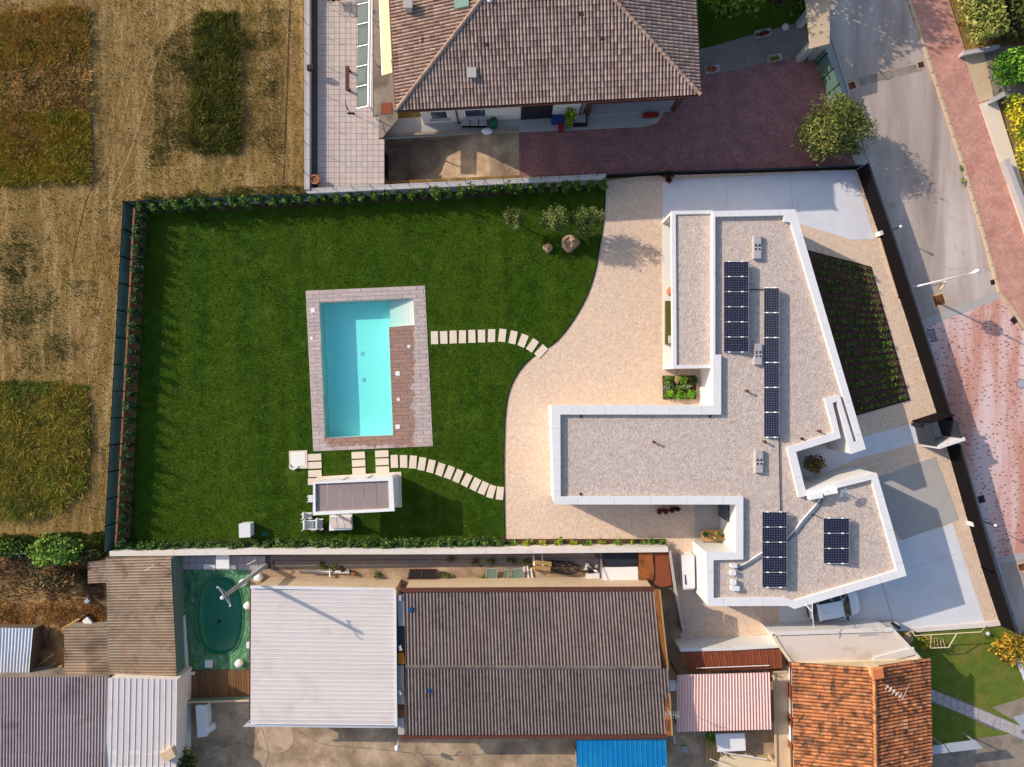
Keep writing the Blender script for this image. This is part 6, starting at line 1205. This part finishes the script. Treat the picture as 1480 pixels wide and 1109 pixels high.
for k_, px in enumerate((771, 783.5)): p = W(px, 800); q = MB(); q.bar((p.x, p.y-.1, .1), (p.x+.02, p.y-.75, .55), .12 if k_ == 0 else .08, .05); one('white_post', q, M['white_paint'], ('thicker white post leaning behind the yellow crates', 'thinner white post leaning behind the yellow crates')[k_], 'post', W(px, 806))
hz_ = thing('hose_coil', 'tangle of black hoses coiled in the alley between crates and white box', 'hose', W(812, 822))
for k_ in range(6):
    a0 = random.random()*6; q = MB(); c = W(800+k_*4.5, 819+random.uniform(-3, 4), .1+.05*k_); rx, ry = random.uniform(.55, .95), random.uniform(.3, .5)
    q.tube([c+Vector((rx*math.cos(a0+i*.35), ry*math.sin(a0+i*.35), .03*math.sin(i))) for i in range(18)], .035, 5); q.build('hose', M['black'], hz_, True)
q = MB(); q.tube([W(842+14*math.cos(i*.3), 818+8*math.sin(i*.3), .3) for i in range(12)], .05, 6); one('hose_loop', q, M['black'], 'thick black hose loop over the scrap beside the white box', 'hose', W(842, 818), smooth=True)
sc = thing('scrap_heap', 'heap of white and grey scrap parts above the white box in the alley', 'scrap heap', W(856, 821))
for i in range(14): MB().box(W(random.uniform(846, 866), random.uniform(815, 828), random.uniform(.02, .2)), random.uniform(.1, .3), random.uniform(.08, .2), random.uniform(.06, .2), random.random()*3).build('scrap_piece', M[random.choice(['white_paint', 'steel', 'black', 'anthracite'])], sc)
t = thing('white_box', 'low white box in the alley under the scrap heap', 'box', W(857, 836)); MB().prism(L([(847.5, 830.5), (866, 830), (866.5, 841), (848, 841.5)], .45), .012, .40).build('body', M['white_paint'], t); MB().prism(L([(847, 830), (866.5, 829.5), (867, 841.5), (847.5, 842)], .45), .402, .45, bottom=True).build('lid', M['coping'], t)
q = MB(); q.tube([W(868.5, 799, .1), W(869, 820, 1.0), W(870, 843, 1.3)], .03, 6); one('leaning_pole', q, M['steel'], 'thin grey pole leaning between white box and white sheet', 'pole', W(869, 820))
cs = thing('sheet_lean_to', 'low lean-to of dark felt, white sheet and rusty panels behind the white wall', 'lean-to', W(915, 820))
MB().prism(L([(871, 800.5), (921.5, 799), (921.5, 818.5), (871, 819.5)], .5), .44, .5, bottom=True).build('felt_sheet', M['anthracite'], cs); MB().prism(L([(870.5, 820.5), (922, 819.5), (922.5, 839), (871, 839.5)], .9), .86, .9, bottom=True).build('white_sheet', M['white_paint'], cs)
MB().prism(L([(923, 799), (943.5, 798.5), (944.5, 838), (924, 839)], 1.0), .96, 1.0, bottom=True).build('rusty_panel', M['rust'], cs); MB().prism(L([(944.3, 799), (965, 798), (971, 846), (946, 850)], .9), .86, .9, bottom=True).build('rusty_panel', M['rust_roof'], cs)
for px, py in ((873, 837), (920, 837), (926, 836), (962, 840), (926, 802), (962, 802)): MB().box(W(px, py, .02), .08, .08, .83).build('post', M['timber'], cs)
pj = thing('pipe_rack', 'white pipe and scrap lying along the foot of the pale hall wall', 'pipes', W(470, 829)); 
for k_, (a, b, r) in enumerate((((432, 827), (500, 826), .06), ((450, 829), (512, 828), .05), ((477, 822), (477, 834), .06))): q = MB(); q.tube([W(*a, .1+.08*k_), W(*b, .1+.08*k_)], r, 8); q.build('pipe', M[('steel', 'concrete_mid', 'white_paint')[k_]], pj, True)
for i in range(5): MB().box(W(496+i*4, 825+random.uniform(-3, 3), .02), .25, .2, random.uniform(.1, .3), i).build('scrap_piece', M[('black', 'rust', 'steel', 'anthracite', 'rust')[i]], pj)
for k_, (px, py) in enumerate(((468, 817), (482, 818), (652, 808), (685, 810), (710, 811), (738, 810), (760, 812), (548, 830), (700, 835), (645, 830))):
    o = inst('weed_tuft', bush_mesh('weed_tuft', (.4, .3, .16), 90, 8, .16, [S(58, 74, 30), S(76, 90, 36), S(96, 98, 46)], shell=.2), W(px, py, .02), 0); tag(o, 'low weed tuft growing in the paved alley behind the white wall', 'weed', 'weeds in the alley')
# narrow passage and yard right of the dark hall
rr = thing('rust_brown_roof', 'narrow rust brown sheet roof below the white rendered wall', 'shed', W(1060, 955)); MB().prism(L([(990, 946), (1128, 941), (1129, 964), (994, 968)], 1.9), 0, 1.8).build('wall', M['beige'], rr)
corr(rr, W(987, 943, 1.95), W(1128.5, 938.5, 1.95), W(1130.5, 966, 1.8), W(993, 970, 1.8), .5, .012, M['rust_roof'], 5, 1, 'rib', tj=.1)
q = MB(); q.tube([W(1006, 966, 2.0), W(1112, 962, 2.0)], .03, 6); q.build('rail', M['white_paint'], rr)
rw2 = thing('red_corrugated_roof', 'red corrugated plastic roof with highlights tinted on its crests beside the dark hall', 'canopy', W(1045, 1015)); rz_ = 2.6
corr(rw2, W(979, 975.5, rz_), W(1112, 972, rz_), W(1114.5, 1054.5, rz_-.25), W(977.5, 1058, rz_-.25), .20, .035, M['sheet_pink'], 6, 1, 'sin', tj=.03, tintf=lambda hm: (1.04, 1.02, 1.02) if hm > -.1 else (.95, .66, .64))  # pale crests over red valleys: highlights put into the tint
for px, py in ((981, 978), (1110, 975), (1111, 1050), (981, 1053)): p = W(px, py, rz_-.2); MB().box((p.x, p.y, .012), .09, .09, rz_-.45).build('post', M['brown_metal'], rw2)
edge(rw2, 'front_rail', [(977, 1057.5), (1114.5, 1054.5)], rz_-.3, .06, .1, 'brown_metal')
one('white_cowl', MB().box(W(970.5, 989, 1.9), .6, .55, .5, .1, top=.9), M['white_paint'], 'white ventilator box between the dark hall and the red corrugated roof', 'ventilator', W(970.5, 989, 1.9))
an = thing('tv_antenna', 'rusty television antenna on the right verge of the dark hall', 'antenna', W(966, 1025, 3.6)); b0 = W(965, 1024, 3.6); q = MB(); q.tube([b0, b0+Vector((0, 0, 1.0))], .025, 6); q.build('mast', M['steel'], an)
q = MB(); q.tube([b0+Vector((-.4, .1, .9)), b0+Vector((.6, -.1, .9))], .015, 5)
for i in range(6): x = -.35+i*.17; q.tube([b0+Vector((x, -.25, .9)), b0+Vector((x, .25, .9))], .01, 4)
q.build('aerial', M['steel'], an)
wt = thing('white_table', 'large white tank top beside the red corrugated roof in the lower yard', 'table', W(1056, 1074)); MB().prism(L([(1034, 1061), (1076.5, 1060), (1078, 1085), (1037, 1087)], .9), .84, .9, bottom=True).build('table_top', M['white_paint'], wt)
for px, py in ((1038, 1063), (1073, 1062), (1074, 1083), (1040, 1085)): MB().box(W(px, py, .012), .07, .07, .825).build('leg', M['steel'], wt)
st_ = thing('wooden_steps', 'weathered wooden steps left of the large white tank top', 'steps', W(1026, 1090))
for i in range(5): MB().box(W(1022+i*4.6, 1086, .02), .2, 1.7, .10+.0*i, 0).build('plank', M['timber'], st_)
struct('cream_terrace', MB().prism(L([(1040, 1092), (1076, 1088), (1120, 1096), (1150, 1130), (1020, 1130)]), 0, .3), M['cream'])
for k_, (a, b) in enumerate((((1046, 1088), (1108, 1098)), ((1026, 1097), (1062, 1112)))): q = MB(); q.tube([W(*a, 1.0), W(*b, 1.0)], .035, 6); q.tube([W(*a, .02), W(*a, 1.0)], .03, 6); q.tube([W(*b, .02), W(*b, 1.0)], .03, 6); one('handrail', q, M['white_paint'], ('long white handrail along the cream terrace edge', 'short white handrail at the lower picture edge')[k_], 'handrail', W(*a), 'handrails by the cream terrace')
one('small_cover', MB().prism(L([(985, 1079), (995, 1079), (995, 1088), (985, 1088)], .1), .012, .08), M['stone_grey'], 'small grey square cover on the shaded yard floor', 'cover', W(990, 1084)); one('blue_cloth', MB().box(W(974, 1066, .8), .12, .6, .3, .1), M['fabric'], 'pale blue cloth hanging at the lower corner of the dark hall', 'cloth', W(974, 1066, .8))
tree('yard_plant', 'small green plant under the front edge of the red corrugated roof', 'plant', W(1024, 1062), (.3, .6, .4), .1, 220, 14, .18, GN, .04)
bx = thing('white_freezer', 'long white chest standing in the shaded yard below the brown deck', 'chest', W(291, 1044)); MB().prism(L([(283, 1021), (297, 1021), (299, 1064), (286, 1066)], .85), .012, .78).build('body', M['white_paint'], bx); MB().prism(L([(282.5, 1020.5), (297.5, 1020.5), (299.5, 1064.5), (285.5, 1066.5)], .85), .782, .85, bottom=True).build('lid', M['coping'], bx)
one('white_bucket', MB().box(W(306, 1049, .012), .6, .45, .5, .2, top=.85), M['white_paint'], 'small white tub beside the long white chest', 'tub', W(306, 1049))
tree('yard_bush', 'yellow green bush at the lower picture edge beside the white ribbed roof', 'shrub', W(273, 1090), (1.15, 1.1, 1.0), .3, 1300, 60, .22, [S(84, 98, 26), S(116, 124, 40), S(56, 72, 22), S(40, 52, 20)], .07)
# ---------------------------------------------------------------- orange tiled house and flat roofed annex
fa = thing('flat_roof_annex', 'pale flat roofed annex between the white house drive and the orange tiled house', 'annex', W(1220, 940)); FZ = 2.3
FP = [(1117, 917), (1290, 911.5), (1328, 951), (1262, 968), (1146, 961), (1129, 937)]
MB().prism(L(FP, FZ), 0, FZ-.05).build('wall', M['white'], fa); MB().prism(L(FP, FZ), None, FZ, sides=False).build('roof_deck', plain('pale_roof_screed', S(226, 208, 194), .05, .7, .85, .15, 10, dirt=(S(190, 164, 142), .5, .55, .25)), fa)
edge(fa, 'coping', [(1117, 916), (1291, 910.5)], FZ+.08, .28, .14, 'white_old', 0); edge(fa, 'coping', [(1291, 911), (1329, 951)], FZ+.08, .2, .14, 'white_old', 0); edge(fa, 'coping', [(1117, 917), (1129, 937), (1146, 961)], FZ+.08, .2, .14, 'cream', 0)
edge(fa, 'roof_joint', [(1128, 918.5), (1262, 914)], FZ+.012, .10, .01, 'black', .0); MB().prism(L([(1236, 913.5), (1262, 912.5), (1272, 918), (1243, 920)], FZ), FZ+.002, FZ+.02).build('roof_patch', M['grey_wall'], fa); edge(fa, 'roof_step', [(1264, 956), (1322, 941)], FZ+.10, .5, .10, 'white_old', 0)
oh = thing('orange_tiled_house', 'house with orange clay tile roof, far slope tinted darker as shade, at the lower right', 'house', W(1245, 1040)); ez, rz2 = 2.6, 3.8
nw, ne = W(1144, 957, ez), W(1343, 951, ez); rn = W(1262, 967, rz2); south = Vector((.02, -1, 0)).normalized(); LN2 = 12
MB().prism([nw+Vector((.35, -.15, 0)), ne+Vector((-.3, -.15, 0)), ne+Vector((-.3, -LN2, 0)), nw+Vector((.35+.02*LN2, -LN2, 0))], 0, ez-.12).build('wall', M['cream'], oh)
OR = [(1, 1, 1), (1.12, 1.08, 1.0), (.84, .78, .74), (1.05, .92, .82), (.66, .62, .60), (1.2, 1.16, 1.1), (.9, .84, .78)]
pw = rn-nw; wv = Vector((1, .02, 0)).normalized(); wid = pw.dot(wv); evw = Vector((wv.x*wid, wv.y*wid, rz2-ez)); lw = evw.length; evw.normalize()
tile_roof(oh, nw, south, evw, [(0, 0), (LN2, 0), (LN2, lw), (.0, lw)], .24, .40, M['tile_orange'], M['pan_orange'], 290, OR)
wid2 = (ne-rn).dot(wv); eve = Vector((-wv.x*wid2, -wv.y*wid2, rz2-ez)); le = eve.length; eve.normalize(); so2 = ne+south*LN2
tile_roof(oh, so2, -south, eve, [(0, 0), (LN2, 0), (LN2, le), (0, le)], .24, .40, M['tile_orange'], M['pan_orange'], 0, [tuple(x*k for x, k in zip(b, (.86, .80, .82))) for b in OR]+[(1.3, 1.4, 1.5)])  # far slope away from the sun: its shade is put into the tile tints
ridge_caps(oh, rn, rn+south*LN2, M['tile_orange'], [(1.1, 1.1, 1.0), (1.0, .95, .85), (1.2, 1.2, 1.1)])
for a in (nw, ne):
    q = MB(); o_ = Vector((-.06 if a == nw else .06, 0, -.06)); q.tube([a+o_, a+o_+south*LN2], .06, 8); q.build('gutter', M['brown_metal'], oh)
for y in (985, 1030, 1070):
    p = W(1144, y, ez); q = MB(); x = p.x+.32; w_ = MB(); w_.box((x, p.y, 1.0), .08, 1.1, 1.1).build('window', M['white_paint'], oh); 
    for s in (-.8, .8): MB().box((x-.05, p.y+s, 1.0), .06, .5, 1.1).build('shutter', M['rust_roof'], oh)
ch = W(1268, 973, 4.3); q = MB(); q.box((ch.x, ch.y, 3.3), .6, .6, 1.0, .15); c_ = q.build('chimney', M['beige'], oh); q = MB(); q.box((ch.x, ch.y, 4.301), .85, .8, .14, .15, top=.8); q.build('chimney_cap', M['terracotta'], c_)
ah = thing('roof_antenna', 'thin white television antenna behind the chimney of the orange tiled house', 'antenna', W(1282, 992, 3.7)); b0 = W(1281, 990, 3.6)
q = MB(); q.tube([b0, b0+Vector((0, 0, 1.9))], .025, 6); q.build('mast', M['steel'], ah); q = MB(); q.tube([b0+Vector((-.9, .6, 1.5)), b0+Vector((.35, -.25, 1.5))], .018, 5); q.tube([b0+Vector((.1, -.2, 1.7)), b0+Vector((.5, .7, 1.7))], .018, 5)
for i in range(5): x = -.8+i*.22; q.tube([b0+Vector((x-.1, -x*.62-.14, 1.5)), b0+Vector((x+.1, -x*.62+.14, 1.5))], .01, 4)
q.build('aerial', M['steel'], ah)
wl = thing('balcony', 'beige side balcony along the wall of the orange tiled house', 'balcony', W(1128, 1040)); MB().prism(L([(1119, 972), (1139, 971), (1145, 1180), (1124, 1180)], 1.4), 1.2, 1.4, bottom=True).build('slab', M['beige'], wl); edge(wl, 'parapet', [(1119, 972), (1124, 1180)], 1.5, .12, .12, 'beige', 0); edge(wl, 'parapet', [(1119, 972), (1138, 971)], 1.5, .12, .12, 'beige', 0)
for y in (980, 1050, 1105): p = W(1121, y, 1.2); MB().box((p.x, p.y, .012), .2, .2, 1.18).build('pillar', M['beige'], wl)
# garden at the lower right
GA = [(1296, 912), (1424, 907), (1452, 904), (1470, 920), (1500, 1010), (1540, 1180), (1330, 1180), (1330, 950)]
struct('side_lawn', MB().prism(L(GA), 0, .012, sides=False), plain('dry_lawn', S(96, 112, 34), .3, 1.6, .95, .7, 18, dirt=(S(134, 116, 56), .7, .5, .3)))
struct('garden_court', MB().prism(L([(1340, 1078), (1396, 1070), (1480, 1058), (1560, 1050), (1560, 1200), (1340, 1200)]), 0, .03), M['concrete_old']); struct('garden_court', MB().prism(L([(1433, 1023), (1480, 1008), (1560, 990), (1560, 1050), (1470, 1044)]), 0, .025), M['concrete_old'])
gp2 = struct('garden_walk', MB().prism(L([(1343, 997), (1380, 1008), (1440, 1034), (1490, 1056), (1480, 1066), (1430, 1052), (1380, 1028), (1343, 1014)]), 0, .02), M['slab']); fm = [MB().box((0, 0, 0), .52, .40, .04, 0, 0, None, .95).mesh('paving_slab', M['stone_grey']) for _ in range(1)]
for i in range(13):
    for j in range(2):
        t_ = i/12.5; p = W(1347+t_*130, 1001+t_*54+(8 if i < 1 else 8.4)*j-2*math.sin(t_*3.1)*0-(5*math.sin(t_*3.14) if 0 else 0)); inst('paving_slab', fm[0], (p.x+.03*random.random(), p.y, .022), -.40+random.uniform(-.06, .06), gp2)
struct('white_path', MB().prism(L([(1460, 935), (1468, 930), (1500, 1000), (1500, 1020), (1486, 1000)]), 0, .04), M['concrete'])
for k_, pts in enumerate(([(1342, 1080), (1364, 1076), (1372, 1088), (1343, 1091)], [(1365.5, 1075.5), (1409, 1070), (1421, 1082), (1374, 1087.5)])):
    t = thing('shed_canopy', ('small pale sheet canopy against the orange tiled house', 'wider pale sheet canopy next to the small one')[k_], 'canopy', W(pts[0][0], pts[0][1]), 'pale canopies at the lower right'); MB().prism(L(pts, 2.1), 2.05, 2.1, bottom=True).build('sheet', M['sheet_metal'] if False else M['steel'], t)
    for p_ in pts[2:]: p = W(p_[0]-2, p_[1]-2, 2.0); MB().box((p.x, p.y, .03), .07, .07, 2.0).build('post', M['steel'], t)
one('pale_canopy', MB().prism(L([(1465, 1037), (1490, 1030), (1500, 1046), (1480, 1056)], 1.2), 1.15, 1.2, bottom=True), M['steel'], 'pale sheet corner at the right picture edge by the garden walk', 'sheet', W(1478, 1042)) 
one('sheet_offcut', MB().prism(L([(1473, 1060), (1500, 1070), (1500, 1080), (1474, 1066)], 1.0), .95, 1.0, bottom=True), M['steel'], 'small pale sheet at the end of the garden walk', 'sheet', W(1478, 1064))
sw = thing('swing_set', 'cream tubular swing frame on the dry lawn beside the low white kerb', 'swing frame', W(1360, 925))
for a, b in (((1322, 919, 1.5), (1418, 913.5, 1.5)), ((1322, 919, 1.5), (1316, 908, .02)), ((1418, 913.5, 1.5), (1426, 904, .02)), ((1418, 913.5, 1.5), (1424, 922, .02)), ((1346, 917.5, 1.5), (1345, 937, 1.0)), ((1383, 915.5, 1.5), (1371, 936, 1.0)), ((1345, 937, 1.0), (1371, 936, 1.0))):
    q = MB(); q.tube([W(*a), W(*b)], .03, 6); q.build('tube', M['cream'], sw)
for i in range(4): q = MB(); q.tube([W(1351+i*5, 936.5, 1.0), W(1350+i*4, 922, .9)], .015, 5); q.build('rod', M['cream'], sw)
AU = [S(150, 116, 30), S(176, 140, 44), S(116, 100, 34), S(100, 84, 30)]
tree('autumn_shrub', 'golden brown spreading shrub at the road end of the dry lawn', 'shrub', W(1448, 932), (1.2, 1.1, .7), .2, 1500, 60, .2, AU, .06); tree('autumn_shrub', 'golden shrub at the right picture edge above the dry lawn', 'shrub', W(1474, 926), (1.0, .8, .7), .2, 1100, 50, .2, AU, .06); tree('autumn_shrub', 'small yellow shrub behind the swing frame', 'shrub', W(1334, 924), (.7, .4, .5), .1, 420, 24, .18, [S(120, 116, 36), S(150, 130, 44), S(90, 96, 30)], .05)
boulder('garden_stone', 'small tan ornamental stone at the corner of the pale annex', 1310, 923, .45, .3, .4, 5, 0); one('garden_ball', MB().lathe(W(1426, 915, .02), [(.03, 0), (.14, .06), (.17, .16), (.13, .26), (.03, .31)], 14), M['steel'], 'grey white ball by the golden shrub near the low kerb', 'ball', W(1426, 915), smooth=True)
# floodlight pair on the drive edge
t = thing('floodlight', 'black double floodlight at the lower edge of the big drive', 'floodlight', W(1294, 903)); q = MB(); q.tube([W(1294, 905, .02), W(1294, 905, 1.4)], .03, 6); q.build('post', M['black'], t)
for dx, dy in ((-3, -1), (3, 3)): MB().box(W(1294+dx, 903+dy, 1.4), .34, .22, .14, -.6).build('lamp', M['black'], t)
plot_wall('low grey wall between the big drive and the annex', [(1130, 913), (1205, 907), (1300, 903)], 0, .8, .16, 'grey_wall')
# ---------------------------------------------------------------- rough yard at the far left
tree('elder_bush', 'bright green bush over the fence line at the edge of the hay field', 'bush', W(97, 790), (1.75, 1.1, 1.1), .3, 2400, 90, .24, [S(74, 106, 30), S(98, 130, 44), S(54, 80, 24), S(124, 146, 60)], .08)
tree('elder_bush', 'low green bush at the left picture edge on the field boundary', 'bush', W(20, 790), (1.6, .6, .5), .1, 1300, 60, .22, [S(66, 90, 28), S(88, 108, 38), S(48, 66, 22)], .05)
tree('dry_bush', 'reddish brown dry bush between green bush and patched lean-to', 'bush', W(92, 826), (1.9, .9, .8), .1, 1900, 80, .2, [S(96, 66, 42), S(124, 86, 52), S(72, 52, 38), S(84, 84, 40)], .06); tree('dry_bush', 'small brown bush at the corner of the screen fence', 'bush', W(140, 803), (.8, .6, .6), .1, 700, 30, .2, [S(86, 70, 40), S(70, 84, 36), S(110, 84, 50)], .05)
wf = thing('wire_fence', 'low dark green wire fence with leaning posts along the rough yard', 'fence', W(20, 806)); 
for a, b in (((-10, 801), (24, 801)), ((24, 801), (58, 800))): q = MB(); wallq(q, W(*a, 1.0), W(*b, 1.0), .05, 1.0, .015); q.build('mesh_panel', M['mesh'], wf)
for px, py in ((32, 806), (47, 797), (95, 800), (76, 852), (60, 800)): q = MB(); p = W(px, py); q.bar(p, p+Vector((.5, .35, 1.0)), .07); q.build('post', M['concrete_mid'], wf)
blades('rough_grass', L([(-20, 868), (60, 872), (120, 866), (154, 880), (154, 905), (60, 908), (-20, 905)]), 9000, .16, .05, hay([(150, 112, 62), (176, 136, 78), (120, 88, 50)]), lean=1.1)
blades('boundary_weeds', L([(-20, 778), (60, 776), (150, 768), (156, 800), (60, 806), (-20, 804)]), 9000, .3, .06, hay([(60, 80, 24), (84, 100, 34), (104, 104, 44)]), lean=.8)
blades('rough_grass', L([(-20, 806), (60, 806), (150, 830), (150, 868), (-20, 868)]), 7000, .2, .05, hay([(84, 62, 46), (66, 50, 44), (70, 72, 34), (104, 78, 52)]), lean=1.1)
wb2 = thing('wheelbarrow', 'tipped grey and white wheelbarrow on the dry grass of the rough yard', 'wheelbarrow', W(128, 893)); MB().box(W(129, 898, .2), .4, .55, .22, .7, top=1.15).build('tray', M['white_paint'], wb2); q = MB(); q.tube([W(124, 889, .25), W(125, 891, .25)], .22, 14); q.build('wheel', M['rubber'], wb2)
for s in (-2, 2): q = MB(); q.bar(W(124+s*.5, 889, .25), W(133+s, 903, .4), .05); q.build('handle', M['timber'], wb2)
one('metal_crate', MB().box(W(129, 867, .011), .35, .3, .3, .7, top=.9), M['steel'], 'small grey metal crate in the rough yard', 'crate', W(129, 867))
for k_, (a, b, w) in enumerate((((90, 909), (115, 894), .16), ((52, 912), (70, 906), .12), ((50, 966), (78, 945), .14), ((58, 972), (82, 957), .12), ((70, 908), (70, 940), .16), ((72, 970), (90, 962), .14), ((66, 974), (86, 968), .10))):
    q = MB(); q.bar(W(*a, .12+.05*k_), W(*b, .2+.04*k_), w, .08); one('old_beam', q, M[('timber', 'brown_metal', 'timber', 'concrete_old', 'brown_metal', 'timber', 'concrete_old')[k_]], ('dark beam leaning over the top edge of the patched lean-to', 'short beam between white roof and lean-to', 'long beam lying across the dark gap between the sheds', 'grey beam beside the long one in the dark gap', 'upright standing beam in the dark gap between the sheds', 'short pale beam near the grey roof edge', 'thin beam along the grey roof edge')[k_], 'beam', W(*a), 'old beams between the sheds')
